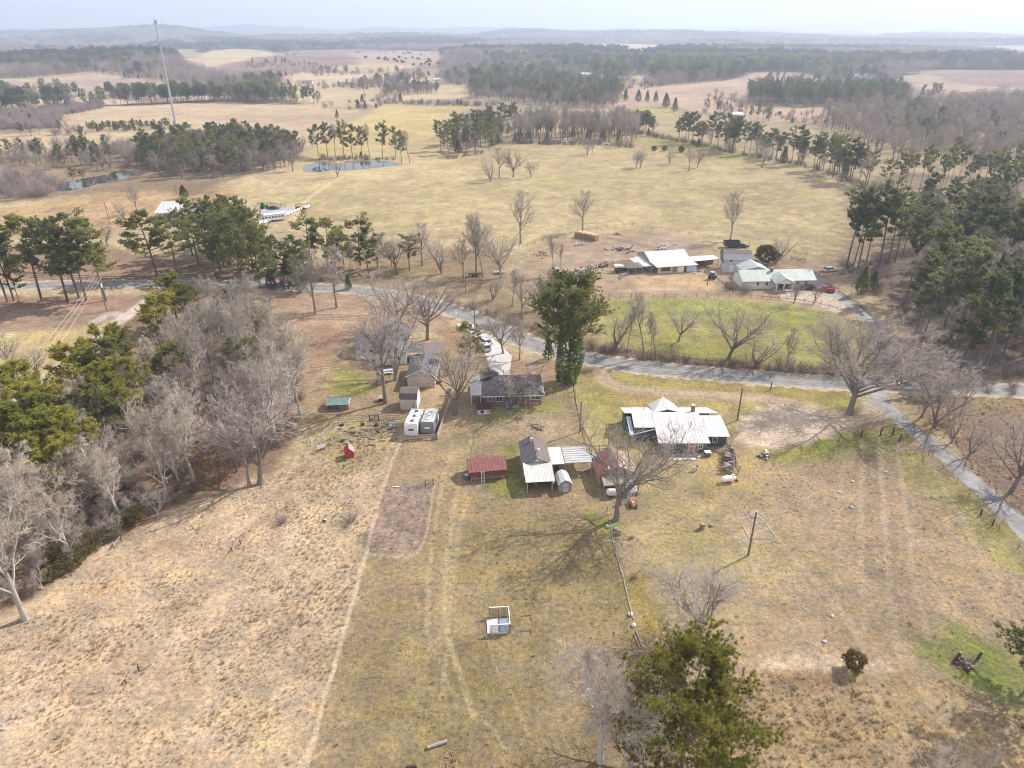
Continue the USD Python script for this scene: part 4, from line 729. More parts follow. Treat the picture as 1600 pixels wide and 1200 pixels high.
t = thing('meter_box', 'grey air conditioner at the right wall of the brick house', 'air conditioner', o + np.array([W + .7, 5.2, 0]), rz); obj('body', box(-.4, .4, -.4, .4, 0, .85), 'grey_junk', t); obj('grille', trimesh.creation.cylinder(.3, .06).apply_translation([0, 0, .88]), 'black', t)
t = thing('green_mat', 'green mat on the ground at the back step of the brick house', 'mat', o + np.array([4.3, -2.0, 0]), rz); obj('mat', box(-.8, .9, -.8, .6, .01, .05), 'coop_roof', t); obj('edge', box(-.84, .94, -.84, -.8, .005, .06), 'teal', t)
# dog house
o, rz, w = frame((746, 648), (766, 647)); t = thing('dog_house', 'white dog house with two round openings under a maroon roof', 'dog house', o, rz); w += .1
obj('wall', box(0, w, 0, 1.7, 0, 1.25), 'white_siding', t); obj('roof', slab([(-.15, -.25, 1.22), (w + .2, -.25, 1.22), (w + .2, 1.9, 1.75), (-.15, 1.9, 1.75)], .08, .5), 'maroon', t)
for x, m_ in ((w * .36, 'black'), (w * .88, 'playhouse_red')):
    c1 = trimesh.creation.cylinder(.34, .05, sections=20); c1.apply_transform(trimesh.transformations.rotation_matrix(math.pi / 2, [1, 0, 0])); c1.apply_translation([x, -.03, .6]); p = obj('opening', c1, m_, t)
    if m_ != 'black':
        c2 = trimesh.creation.cylinder(.22, .03, sections=18); c2.apply_transform(trimesh.transformations.rotation_matrix(math.pi / 2, [1, 0, 0])); c2.apply_translation([x, -.07, .62]); obj('hatch', c2, 'beige_siding', p)
# the red shed with a ladder
o, rz, w = frame((735, 752), (790, 747)); t = thing('red_shed', 'long red sided shed with a dull red roof and a ladder against it', 'shed', o, rz); W = w
MATS['red_planks'] = None; noisy('red_planks', (0.13, 0.04, 0.035), (0.24, 0.10, 0.07), 3.0, 0.9, stretch=(.5, 3, 5)); noisy('grey_planks', (0.15, 0.11, 0.11), (0.24, 0.2, 0.19), 3.0, 0.9, stretch=(.5, 3, 5))
gable(t, W, 3.5, 2.0, 2.9, 'red_planks', 'red_roof', 'x', .3, .6, ridge=.74, roofm2='red_roof')
for k in range(6): obj('plank', box(.02, W - .02, -.04, -.005, .15 + k * .3, .42 + k * .3), 'red_planks' if k > 1 else 'grey_planks', t)
for x in (.1, W * .12, W - .5): obj('leg', box(x, x + .14, -.1, .04, -.1, .5), 'fence_wood', t)
t = thing('ladder', 'pale wooden ladder leaning on the red shed', 'ladder', o, rz); lx = W * .3
for dx in (0, .5): obj('rail', bar((lx + dx, -1.0, 0), (lx + dx, -.35, 2.05), .07), 'white_siding', t)
for k in range(6): obj('rung', bar((lx, -1.0 + .11 * (k + .5), .34 * (k + .5)), (lx + .5, -1.0 + .11 * (k + .5), .34 * (k + .5)), .05), 'white_siding', t)
t = thing('barrel', 'dark green barrel with a pale lid at the left end of the red shed', 'barrel', o + np.array([-.6, .5, 0]), rz); obj('body', tube((0, 0, 0), (0, 0, 1.0), .42, .38, 14), 'dark_metal', t); obj('lid', tube((0, 0, 1.0), (0, 0, 1.08), .4, .4, 14), 'tarp_blue', t)
# the grey outbuilding with its lean-to
o, rz, w = frame((823, 769), (862, 767)); t = thing('grey_outbuilding', 'grey gabled outbuilding with a pale corrugated lean-to in front', 'outbuilding', o, rz); W = w + .15
gable(t, W, 7.0, 2.9, 3.9, 'grey_siding', 'shingle_dark', 'y', .3, y0=4.3, roofm2='shingle_brown')
obj('lean_to_roof', slab([(-.25, -.5, 2.25), (W + .3, -.5, 2.25), (W + .3, 4.25, 2.95), (-.25, 4.25, 2.95)], .05, .28, .045, .07), 'streaky_metal', t)
for x in (.1, W - .1):
    obj('post', box(x - .1, x + .1, -.1, .1, -.1, 2.25), 'fence_wood', t)
obj('side_wall', cat_(box(0, .08, .3, 4.2, 0, 2.3), box(W - .08, W, .3, 4.2, 0, 2.3)), 'dark_wood', t)
obj('gable_vent', box(W / 2 - .22, W / 2 + .22, 4.2, 4.29, 3.15, 3.55), 'white', t)
for x, y, z in ((W * .42, 10.0, 3.75), (W * .62, 6.4, 3.7)):
    p = obj('roof_vent', tube((x, y, z - .2), (x, y, z + .45), .12, .12, 10), 'white', t); obj('cap', trimesh.creation.icosphere(2, .24).apply_translation([x, y, z + .5]), 'white', p, smooth=True)
o2 = o.copy(); R_ = mat4(o2, rz)
def loc(x, y, z=0): return (R_ @ np.array([x, y, z, 1.0]))[:3]
t = thing('side_room', 'low brown walled side room under a flat white roof right of the grey outbuilding', 'shed', loc(W + .1, 4.6), rz)
obj('wall', box(.1, 2.3, 0, 4.2, 0, 2.35), 'brown_wall', t); obj('roof', slab([(.12, -.35, 2.4), (2.5, -.35, 2.4), (2.5, 4.6, 2.75), (.12, 4.6, 2.75)], .07, 1.2, .02), 'white_metal', t); obj('door', box(.8, 1.6, -.05, 0, 0, 1.9), 'dark_wood', t)
t = thing('pergola', 'open pergola roofed with clear corrugated sheets beside the flat white roof', 'pergola', loc(W + 2.75, 4.4), rz); PW = 4.6
obj('roof_sheet', slab([(0, 0, 2.42), (PW, 0, 2.42), (PW, 4.9, 2.62), (0, 4.9, 2.62)], .02), 'clear_sheet', t)
for k in range(8): obj('purlin', bar((0, .05 + k * .68, 2.47 + k * .028), (PW, .05 + k * .68, 2.47 + k * .028), .09, .06), 'grey_metal', t)
for k in range(5): obj('rafter', bar((.05 + k * 1.12, 0, 2.35), (.05 + k * 1.12, 4.9, 2.55), .06, .12), 'fence_wood', t)
corner_posts(t, PW - .2, 4.7, (2.35, 2.5), .1, .1)
# the small old white shed
o, rz, w = frame((873, 770), (893, 768)); t = thing('weathered_shed', 'small weathered white shed with a barn shaped roof beside the lean-to', 'shed', o, rz); W = w
out = [(0, 0), (W, 0), (W, 1.55), (W * .84, 2.05), (W / 2, 2.4), (W * .16, 2.05), (0, 1.55)]
obj('wall', prism(out, 0, 2.9), 'old_wood', t)
for a_, b_ in (((-.12, 1.5), (W * .15, 2.1)), ((W * .15, 2.1), (W / 2, 2.46)), ((W / 2, 2.464), (W * .85, 2.1)), ((W * .85, 2.1), (W + .12, 1.5))):
    obj('roof', slab([(a_[0], -.18, a_[1]), (b_[0], -.18, b_[1]), (b_[0], 3.1, b_[1]), (a_[0], 3.1, a_[1])], .05), 'grey_metal', t)
dr = obj('door', box(W * .28, W * .74, -.06, -.005, .05, 1.75), 'grey_siding', t); obj('batten', box(W * .28, W * .74, -.09, -.062, .9, 1.0), 'old_wood', dr)
# the rusty barn
o, rz, w = frame((941, 772), (999, 768)); t = thing('rusty_barn', 'old barn with a rusty red metal roof and a grey timber front', 'barn', o, rz); W = w
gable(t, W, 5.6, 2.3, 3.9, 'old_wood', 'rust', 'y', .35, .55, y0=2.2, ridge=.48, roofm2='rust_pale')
obj('lean_to_roof', slab([(.1, -.2, 1.75), (W - .2, -.2, 1.75), (W - .2, 2.1, 2.35), (.1, 2.1, 2.35)], .06, .7), 'old_wood', t)
obj('patch_sheet', slab([(W + .45, 1.80, 2.16), (W + .45, 2.55, 2.16), (W * .48 + .1, 2.55, 3.98), (W * .48 + .1, 1.80, 3.98)], .03, .35), 'white_metal', t, label='bright new sheet along the roof edge')
obj('patch_sheet', slab([(-.5, 7.2, 2.3), (-.5, 8.3, 2.3), (.6, 8.3, 2.75), (.6, 7.2, 2.75)], .03), 'tarp_blue', t); obj('patch_sheet', slab([(1.0, 2.3, 2.95), (1.0, 3.2, 2.95), (1.7, 3.2, 3.32), (1.7, 2.3, 3.32)], .03), 'grey_metal', t)
for x in (.2, W * .35, W * .65, W - .3): obj('post', box(x - .08, x + .08, -.1, .06, -.1, 1.75), 'old_wood', t)
R_ = mat4(o, rz)
def tank(name, label, at, L, r, m, rz_=0.0, zc=None, legs=True):
    q = thing(name, label, 'tank', at, rz_); cyl = trimesh.creation.capsule(L - 2 * r, r, count=[16, 20]); cyl.apply_translation([0, 0, -(L - 2 * r) / 2]); cyl.apply_transform(trimesh.transformations.rotation_matrix(math.pi / 2, [0, 1, 0])); z = zc or r + .28; cyl.apply_translation([0, 0, z]); obj('body', cyl, m, q, smooth=True)
    if legs:
        for s in (-1, 1): obj('leg', box(s * L * .3 - .1, s * L * .3 + .1, -r * .6, r * .6, 0, z - r * .7), 'dark_metal', q)
    return q
tank('water_tank', 'left white tank in front of the rusty barn', loc(W * .28, -.9), 2.0, .62, 'grey_metal'); q = tank('water_tank', 'right white tank in front of the rusty barn with a round hatch', loc(W * .80, -.6), 2.4, .60, 'white'); obj('hatch', tube((.3, -.1, 1.4), (.3, -.1, 1.55), .25, .25, 14), 'grey_metal', q)
t = thing('blue_barrel', 'blue barrel among the junk before the rusty barn', 'barrel', loc(W * .32, -3.3)); obj('body', tube((0, 0, 0), (0, 0, .9), .32, .30, 12), 'car_dark', t); obj('lid', tube((0, 0, .9), (0, 0, .96), .31, .31, 12), 'tarp_blue', t)
t = thing('junk_frame', 'pale leaning panel among the junk before the rusty barn', 'panel', loc(W * .62, -2.1)); obj('panel', slab([(-.3, -.5, .1), (.5, -.5, .1), (.4, .5, 1.5), (-.2, .5, 1.5)], .05), 'tarp_blue', t); obj('brace', bar((.1, .9, 0), (.1, .45, 1.3), .06), 'old_wood', t)
t = thing('garden_tractor', 'small orange garden tractor parked before the rusty barn', 'tractor', loc(W * .66, -3.6)); obj('body', box(-.35, .35, -.2, .9, .35, .95), 'orange', t); obj('seat', box(-.25, .25, -.75, -.3, .55, 1.0), 'beige_siding', t); obj('deck', box(-.5, .5, -.8, .2, .2, .34), 'orange', t)
for sx in (-1, 1):
    for y, r in ((.6, .22), (-.6, .32)): obj('wheel', tube((sx * .42, y, r), (sx * .58, y, r), r, r, 14), 'rubber', t)

# the farmhouse and its outbuildings
o, rz, w = frame((587, 571), (636, 569)); t = thing('farmhouse', 'white farmhouse with dark shingled crossing roofs behind bare trees', 'house', o, rz); W = w
gable(t, W, 15.5, 3.0, 5.0, 'white_siding', 'shingle_dark', 'y', .4, roofm2='shingle_blue')
obj('wing_wall', box(-4.6, 0, 5.2, 11.5, 0, 2.6), 'white_siding', t)
obj('wing_roof', slab([(-5.1, 4.7, 2.5), (.2, 4.7, 2.5), (1.6, 8.3, 4.3), (-5.1, 8.3, 4.3)], .1), 'shingle_blue', t); obj('wing_roof', slab([(-5.1, 12.0, 2.5), (.2, 12.0, 2.5), (1.6, 8.3, 4.304), (-5.1, 8.3, 4.304)], .1), 'shingle_blue', t)
windowed(t, W * .66, W * .78, 1.1, 2.3, -.03); windowed(t, W * .12, W * .26, 1.1, 2.3, -.03); windowed(t, -3.6, -2.4, .9, 2.0, 5.17); windowed(t, -1.8, -.8, .9, 2.0, 5.17)
windowed(t, 2.5, 3.6, .9, 2.2, W + .03, 'right'); windowed(t, 7.5, 8.6, .9, 2.2, W + .03, 'right')
obj('porch', cat_(box(-4.6, -.2, 3.4, 5.15, 0, .5), box(-4.6, -4.4, 3.4, 3.6, .5, 1.4), box(-2.5, -2.3, 3.4, 3.6, .5, 1.4)), 'white_siding', t); ch = obj('chimney', tube((W * .75, 7.5, 3.6), (W * .75, 7.5, 5.2), .16), 'dark_metal', t)
t = thing('picnic_table', 'pale table standing in the yard before the farmhouse', 'table', G(604, 583), rz + .1); obj('top', box(-1.5, 1.5, -.5, .5, .72, .8), 'tarp_blue', t); obj('bench', box(-1.5, 1.5, -1.0, -.7, .42, .48), 'white_siding', t); obj('leg', cat_(box(-1.2, -1.1, -.4, .4, 0, .72), box(1.1, 1.2, -.4, .4, 0, .72)), 'fence_wood', t)
o, rz, w = frame((640, 566), (692, 564)); t = thing('carport', 'dark ribbed metal roofed link with a timber deck beside the farmhouse', 'carport', o, rz); W = w
obj('roof', slab([(-.3, .6, 2.5), (3.3, .6, 2.5), (3.3, 4.0, 2.9), (-.3, 4.0, 2.9)], .06, .35), 'dark_metal', t); obj('roof', slab([(3.4, -.9, 2.45), (W + .2, -.9, 2.45), (W + .2, 4.3, 2.95), (3.4, 4.3, 2.95)], .06, .32), 'grey_planks', t, label='weathered grey roof half')
obj('deck', box(0, 3.2, -.6, 3.8, 0, .6), 'fence_wood', t)
for k in range(6): obj('baluster', box(.05 + k * .6, .15 + k * .6, -.6, -.5, .6, 1.5), 'fence_wood', t)
obj('handrail', box(0, 3.2, -.62, -.48, 1.5, 1.58), 'fence_wood', t); obj('handrail', box(0, 3.2, -.6, -.5, 1.0, 1.06), 'fence_wood', t)
for x in (3.6, W - .1): obj('post', box(x - .08, x + .08, -.7, -.54, 0, 2.5), 'fence_wood', t); obj('post', box(x - .08, x + .08, 4.0, 4.16, 0, 2.9), 'fence_wood', t)
o, rz, w = frame((637, 605), (680, 604)); t = thing('garage', 'beige sided garage with a slate blue gabled roof', 'garage', o, rz - .06); W = w
gable(t, W, 9.2, 2.6, 3.9, 'beige_siding', 'shingle_dark', 'y', .35, roofm2='shingle_blue')
obj('trim', cat_(bar((-.35, -.37, 2.52), (W / 2, -.37, 3.98), .05, .16), bar((W / 2, -.37, 3.98), (W + .35, -.37, 2.52), .05, .16)), 'white', t); obj('fascia', box(W + .33, W + .37, -.3, 9.4, 2.36, 2.52), 'white', t); windowed(t, 3.4, 4.3, 1.0, 2.0, W + .03, 'right')
o, rz, w = frame((626, 640), (651, 642)); t = thing('beige_shed', 'small beige shed with a brown barn shaped roof', 'shed', o, rz + .1); W = w
out = [(0, 0), (3.8, 0), (3.8, 2.5), (3.3, 3.4), (1.9, 3.9), (.5, 3.4), (0, 2.5)]
obj('wall', prism_x(out, 0, W), 'beige_siding', t); obj('end_wall', box(W + .002, W + .03, .05, 3.75, .05, 2.45), 'white_siding', t)
for a_, b_ in (((-.15, 2.38), (.47, 3.47)), ((.47, 3.47), (1.9, 3.97)), ((1.9, 3.974), (3.33, 3.47)), ((3.33, 3.47), (3.95, 2.38))): obj('roof', slab([(-.15, a_[0], a_[1]), (W + .15, a_[0], a_[1]), (W + .15, b_[0], b_[1]), (-.15, b_[0], b_[1])], .06), 'shingle_brown', t)
obj('door', box(W + .032, W + .06, 1.0, 2.2, .05, 1.85), 'white', t); obj('post', box(W * .78, W * .78 + .1, -.12, -.02, 0, 1.5), 'dark_wood', t)
o, rz, w = frame((512, 641), (545, 640)); t = thing('chicken_coop', 'low timber coop with a faded green roof', 'coop', o, rz); W = w
obj('wall', cat_(box(0, .1, 0, 2.9, 0, 1.3), box(W - .1, W, 0, 2.9, 0, 1.3), box(.1, W - .1, 2.8, 2.9, 0, 1.3), box(W * .55, W - .1, 0, .1, 0, 1.2)), 'brown_wall', t); obj('roof', slab([(-.2, -.4, 1.3), (W + .1, -.4, 1.3), (W + .1, 1.4, 1.95), (-.2, 1.4, 1.95)], .06, .6), 'coop_roof', t); obj('roof', slab([(-.2, 3.2, 1.35), (W + .1, 3.2, 1.35), (W + .1, 1.4, 1.954), (-.2, 1.4, 1.954)], .06), 'dark_metal', t)
for k in range(4): obj('rail', bar((0, -.02, .2 + k * .3), (W * .55, -.02, .2 + k * .3), .06), 'fence_wood', t)
obj('trim', box(W + .02, W + .08, -.1, 2.9, 1.1, 1.3), 'white', t)
t = thing('well_house', 'tiny pale roofed box beside the forked tree in the farmhouse yard', 'box', G(596, 626), .1); obj('body', box(-.5, .5, -.5, .5, 0, .8), 'dark_wood', t); obj('lid', slab([(-.65, -.7, .85), (.65, -.7, .85), (.65, .7, 1.0), (-.65, .7, 1.0)], .08), 'old_wood', t)
o, rz, w = frame((540, 718), (552, 718)); t = thing('playhouse', 'little bright red playhouse with a pale gabled roof', 'playhouse', o, rz + .25); W = 1.5
obj('wall', prism([(0, 0), (W, 0), (W, 1.45), (W / 2, 2.15), (0, 1.45)], 0, 1.7), 'playhouse_red', t)
obj('roof', slab([(-.16, -.15, 1.32), (-.16, 1.85, 1.32), (W / 2, 1.85, 2.25), (W / 2, -.15, 2.25)], .07), 'playhouse_red', t); obj('roof', slab([(W + .16, -.15, 1.32), (W + .16, 1.85, 1.32), (W / 2, 1.85, 2.254), (W / 2, -.15, 2.254)], .07), 'old_wood', t); obj('door', box(.5, 1.05, -.04, -.005, 0, 1.2), 'red_roof', t); obj('trim', box(-.05, W + .05, -.06, -.045, -.02, .1), 'white', t)

# the farm beyond the road
o, rz, w = frame((1027, 428), (1087, 424)); t = thing('metal_barn', 'long barn with a pale weathered metal roof in the dirt farmyard', 'barn', o, rz); W = w
gable(t, W, 12.0, 3.0, 5.0, 'grey_junk', 'grey_metal', 'x', .4, .9, y0=2.6, x0=-1.2, ridge=.45)
obj('front_roof', slab([(-.6, -.6, 2.3), (W + .4, -.6, 2.3), (W - .6, 2.5, 3.1), (-1.5, 2.5, 3.1)], .07, .9), 'white_metal', t); obj('front_wall', box(0, W, 0, .12, 0, 2.2), 'beige_siding', t)
obj('bay', box(1.2, 4.2, -.03, .0, .7, 1.9), 'window_dark', t); obj('bay', box(5.0, 6.3, -.03, .0, .3, 2.0), 'brown_wall', t); obj('door', box(7.0, 8.6, -.05, .0, 0, 2.0), 'white', t); obj('bay', box(8.9, 9.6, -.03, .0, 0, 2.0), 'window_dark', t); obj('wall_panel', box(9.8, W + .02, -.06, .0, 0, 2.15), 'pale_blue_siding', t)
R_ = mat4(o, rz)
t = thing('open_shed', 'grey slatted open shed at the left end of the long barn', 'shed', loc(-9.2, 1.2), rz)
obj('roof', slab([(-.4, 0, 2.0), (4.6, 0, 2.0), (4.2, 5.5, 3.1), (-1.4, 5.5, 3.1)], .06), 'grey_planks', t)
for k in range(6): obj('rafter', bar((.0 + k * .75, -.1, 2.1), (-.6 + k * .8, 5.4, 3.2), .12, .1), 'old_wood', t)
obj('roof', slab([(4.7, .5, 2.2), (8.0, .5, 2.2), (7.0, 7.0, 3.4), (4.3, 7.0, 3.4)], .06, .8), 'grey_metal', t); obj('roof_sheet', slab([(5.0, .2, 2.25), (8.2, .2, 2.25), (7.6, 2.4, 2.7), (4.9, 2.4, 2.7)], .04), 'white_metal', t); obj('roof_sheet', slab([(2.8, 3.2, 2.76), (5.0, 3.2, 2.76), (4.4, 6.0, 3.35), (2.2, 6.0, 3.35)], .04), 'white_metal', t)
for x in (0, 2.3, 4.6, 7.6): obj('post', box(x - .08, x + .08, .0, .16, 0, 2.1), 'old_wood', t); obj('post', box(x - .9, x - .74, 5.2, 5.36, 0, 3.1), 'old_wood', t)
t = thing('walkway_roof', 'long flat white roof linking the barn and the grey two storey barn', 'canopy', loc(W + .3, 3.4), rz)
obj('roof', slab([(0, -1.2, 2.6), (9.2, -.4, 2.6), (8.7, 3.2, 2.95), (-1.0, 3.0, 2.95)], .06, .8), 'white_metal', t); obj('back_wall', box(-.6, 8.6, 2.7, 2.8, 0, 2.6), 'brown_wall', t)
for x in (.3, 4.5, 8.6): obj('post', box(x - .08, x + .08, -.4, -.24, 0, 2.6), 'fence_wood', t)
o, rz, w = frame((1129, 425), (1151, 425)); t = thing('grey_barn', 'grey two storey barn with a brown barn roof and open stalls below', 'barn', o, rz - .1); W = 8.2
obj('lower_wall', box(0, 4.4, 0, 5.2, 0, 2.7), 'pale_blue_siding', t); out = [(-.2, 2.72), (6.2, 2.72), (6.2, 4.2), (5.4, 5.6), (3.0, 6.4), (.6, 5.6), (-.2, 4.2)]
obj('upper_wall', prism_x(out, -.1, W), 'grey_siding', t); obj('end_wall', prism_x([(y, z) for y, z in out], -.14, -.11), 'charcoal', t)
for a_, b_ in (((-.4, 4.1), (.5, 5.66)), ((.5, 5.66), (3.0, 6.48)), ((3.0, 6.484), (5.5, 5.66)), ((5.5, 5.66), (6.4, 4.1))): obj('roof', slab([(-.3, a_[0], a_[1]), (W + .2, a_[0], a_[1]), (W + .2, b_[0], b_[1]), (-.3, b_[0], b_[1])], .08), 'shingle_brown' if a_[0] > .4 else 'grey_siding', t)
windowed(t, 1.6, 2.6, 3.3, 4.2, -.23); windowed(t, 5.8, 6.4, 3.5, 4.1, -.23, mullion=False); obj('door', box(1.9, 3.3, -.05, 0, 0, 2.2), 'white', t)
for x in (6.2, W - .1): obj('post', box(x - .1, x + .1, .1, .3, 0, 2.72), 'fence_wood', t); obj('post', box(x - .1, x + .1, 5.6, 5.8, 0, 2.72), 'fence_wood', t)
o, rz, w = frame((1160, 452), (1206, 451)); t = thing('green_roof_house', 'white ranch house with a pale green roof, porch and right wing', 'house', o, rz); W = w
gable(t, W + 12.5, 8.0, 2.7, 4.6, 'white_siding', 'green_roof', 'x', .5, .9)
obj('porch_roof', slab([(W - .6, -3.2, 2.5), (W - .6, 2.2, 3.3), (W + 2.4, 2.6, 4.4), (W + 2.4, -3.4, 4.1)], .1, .9), 'green_roof', t); obj('porch_roof', slab([(W + 5.4, -3.2, 2.5), (W + 5.4, 2.2, 3.3), (W + 2.4, 2.6, 4.404), (W + 2.4, -3.4, 4.104)], .1, .9), 'green_roof', t)
obj('porch_gable', prism([(W - .2, 2.45), (W + 5.0, 2.45), (W + 2.4, 3.95)], -3.1, -3.0), 'white_siding', t); obj('rear_roof', cat_(slab([(2.5, 8.2, 3.0), (2.5, 14, 3.0), (6.5, 14, 4.9), (6.5, 6, 4.9)], .1), slab([(11.0, 8.2, 3.0), (11.0, 14, 3.0), (6.5, 14, 4.904), (6.5, 6, 4.904)], .1)), 'green_roof', t); obj('rear_wall', prism([(2.9, 0), (10.6, 0), (10.6, 3.0), (6.5, 4.75), (2.9, 3.0)], 8.1, 13.8), 'white_siding', t)
for x in (W, W + 2.2, W + 4.8): obj('post', box(x - .09, x + .09, -3.0, -2.82, 0, 2.5), 'white', t)
for x in (3.9, 6.6): windowed(t, x, x + .9, 1.0, 2.2, -.03)
obj('porch_floor', box(W - .3, W + 5.2, -3.1, -.01, 0, .3), 'concrete', t); obj('chimney', box(W + .2, W + .9, 3.0, 3.7, 3.6, 5.4), 'brick', t); obj('door', box(W + 2.0, W + 3.0, -.06, 0, .3, 2.35), 'window_dark', t)
for x in (W + 7, W + 9.5): windowed(t, x, x + 1.0, 1.0, 2.2, -.03)
# the white roofed barn and yard at the far left
o, rz, w = frame((246, 346), (330, 346)); t = thing('white_barn', 'big barn with a broad white metal roof half hidden by pines', 'barn', o, rz - .05); W = w
gable(t, W, 15, 3.6, 6.4, 'grey_siding', 'white_metal', 'x', .5, 1.2)
for x in (3, 8, 13): obj('bay', box(x, x + 3, -.05, 0, 0, 2.8), 'window_dark', t)
o = G(408, 349); t = thing('white_trailer', 'long white livestock trailer parked in the fenced grey yard', 'trailer', o, .55); obj('body', box(0, 10, 0, 2.4, .6, 2.9), 'white', t); obj('roof', slab([(-.1, -.1, 2.9), (10.1, -.1, 2.9), (10.1, 2.5, 3.1), (-.1, 2.5, 3.1)], .1), 'white_metal', t)
for k in range(7): obj('vent', box(.6 + 1.3 * k, 1.4 + 1.3 * k, -.04, 0, 1.6, 2.2), 'charcoal', t)
for x in (4.5, 5.5): obj('wheel', tube((x, -.05, .4), (x, .25, .4), .4, .4, 12), 'rubber', t); obj('wheel', tube((x, 2.15, .4), (x, 2.45, .4), .4, .4, 12), 'rubber', t)
# distant houses and sheds
def far_house(px, py, w, d, h, rf, label, rz=0.0, wall='white_siding'):
    b = G(px, py); t = thing('distant_house', label, 'house', b - [0, 0, .3], rz, 'distant houses'); gable(t, w, d, h, h + d * .22, wall, rf, 'x', .4); obj('window', cat_(box(w * .2, w * .3, -.05, 0, 1, 2.1), box(w * .6, w * .7, -.05, 0, 1, 2.1)), 'window_dark', t)
far_house(532, 134, 14, 9, 3, 'shingle_grey', 'white house with a grey roof beside the distant farm track'); far_house(545, 135, 9, 7, 3, 'shingle_dark', 'darker small house right beside the white house on the distant farm track'); far_house(556, 136, 13, 8, 2.6, 'shingle_brown', 'long low brown roofed shed at the right end of the distant farmstead')
far_house(470, 131, 16, 8, 2.8, 'shingle_grey', 'long grey roofed house left of the distant farmstead'); far_house(677, 127, 14, 9, 3, 'white_metal', 'white roofed shed at the end of the pink drive in the distance', .2); far_house(255, 97, 26, 12, 4, 'white_metal', 'white roofed barn below the cell tower in the distance'); far_house(232, 98, 20, 10, 4, 'white_metal', 'smaller white roofed barn left of the one below the tower')
far_house(142, 82, 30, 14, 5, 'white_metal', 'white barn among the far trees at the upper left', .5); far_house(112, 78, 26, 14, 5, 'shingle_grey', 'grey roofed house among the far trees at the upper left'); far_house(40, 94, 22, 10, 4, 'white_metal', 'pale shed by the far field at the upper left'); far_house(1335, 124, 30, 14, 4.5, 'white_metal', 'long white roofed barn among bare trees at the upper right'); far_house(1140, 184, 12, 8, 3, 'grey_metal', 'grey roofed cabin behind the pine row at the right', .1); far_house(905, 119, 24, 10, 3.5, 'grey_metal', 'low grey shed in the gap of the middle wood')

# ------------------------------------------------------------------ trees one by one
# the tall pines by the road at the far left
row(['po0', 'po3', 'pd1', 'po1'], [(66, 472, 343), (106, 472, 344), (124, 466, 338), (135, 470, 352), (166, 470, 345)], '{o} of the tall bare trunked pines beside the road at the left edge', 'tall pines beside the road at the left', wide=1.2)
row(['po1', 'pd0'], [(12, 472, 336), (22, 470, 352), (30, 472, 420)], '{o} pine of the clump cut by the left edge of the picture', 'pines at the left edge')
row(['po0', 'po1'], [(246, 431, 331), (277, 428, 343)], '{o} of the two broad pines beyond the road fence below the white barn', 'broad pines beyond the road fence', wide=1.45)
row(['po2', 'po0', 'pd0', 'po3'], [(512, 418, 346), (563, 415, 346), (640, 423, 370), (612, 416, 385), (486, 420, 345), (538, 425, 362), (590, 420, 366), (525, 432, 380), (576, 428, 378)], '{o} of the round headed pines along the meadow edge right of the pine grove', 'round headed pines along the meadow edge', wide=1.5)
grove([(300, 395), (350, 372), (405, 380), (425, 400), (470, 410), (490, 440), (490, 458), (420, 462), (340, 455), (305, 430)], 5.9, [
    ('po0', 3, 15, 20, 'olive green pine of the grove below the white barn', 'pine grove between the white barn and the road'), ('po1', 2, 15, 20, 'olive green pine of the grove below the white barn', 'pine grove between the white barn and the road'),
    ('po3', 2, 14, 18, 'olive green pine of the grove below the white barn', 'pine grove between the white barn and the road'), ('pd0', 1, 14, 17, 'darker pine of the grove below the white barn', 'darker pines in that grove')], 31, .85, None, lambda p: .58 if proj(p)[0] > 412 and proj(p)[1] < 425 else .74 if proj(p)[0] > 405 else 1.0)
row(['c1', 'c0', 'c1'], [(452, 452, 405), (470, 457, 420), (425, 452, 418), (545, 452, 428)], '{o} dark low evergreen under the pines along the road', 'dark low evergreens by the road')
# yellow green pines inside the left wood, placed by their tops
for px, py, h, key, lab in [(262, 432, 13, 'py0', 'rounded yellow green pine nearest the road in the left wood'), (234, 462, 12, 'py1', 'smaller yellow green pine just below the one nearest the road in the left wood'), (158, 512, 14, 'py2', 'largest olive yellow pine crown in the middle of the left wood'), (115, 545, 13, 'py3', 'left side pine of the big crown cluster in the left wood'),
  (150, 575, 13, 'py0', 'golden lit pine low in the crown cluster of the left wood'), (192, 562, 12, 'py1', 'right side pine of the crown cluster in the left wood'), (256, 540, 11, 'py1', 'lone flat topped pine amid pale bare trees of the left wood'), (368, 530, 12, 'po1', 'dark green pine at the right side of the left wood nearest the farmhouse yard'),
  (20, 574, 15, 'py0', 'golden yellow pine at the left edge beside the gravel lane'), (62, 606, 14, 'py3', 'greenish pine just below the golden pine at the left edge'), (45, 650, 14, 'py2', 'yellow pine with a drooping crown above the bare thicket at the left'), (96, 650, 13, 'py1', 'tallest pine of the lower left clump with a slim bare trunk'),
  (35, 700, 11, 'po1', 'dull green pine lowest on the left edge'), (176, 606, 10, 'py0', 'bright yellow young pine below the crown cluster of the left wood'), (8, 632, 15, 'py1', 'yellow pine cut by the left edge below the golden one'), (82, 690, 12, 'py0', 'round yellow pine at the foot of the lower left clump'), (290, 446, 11, 'po3', 'olive pine right beside the one nearest the road in the left wood'), (133, 606, 12, 'po1', 'greener pine between the crown cluster and the lower left clump'), (172, 532, 13, 'po0', 'olive pine at the top right of the crown cluster in the left wood')]:
    plant(key, T(px, py, h) * [1, 1, 0], h, lab, None, wide=1.3)
plant('c0', T(352, 452, 9) * [1, 1, 0], 9, 'brownish green narrow evergreen amid pale bare trees of the left wood')
plant('py3', T(150, 775, 4) * [1, 1, 0], 4, 'small yellow pine sapling at the lower edge of the left wood'); plant('py2', T(215, 655, 6) * [1, 1, 0], 5, 'little yellow green pine half hidden in the bare left wood')
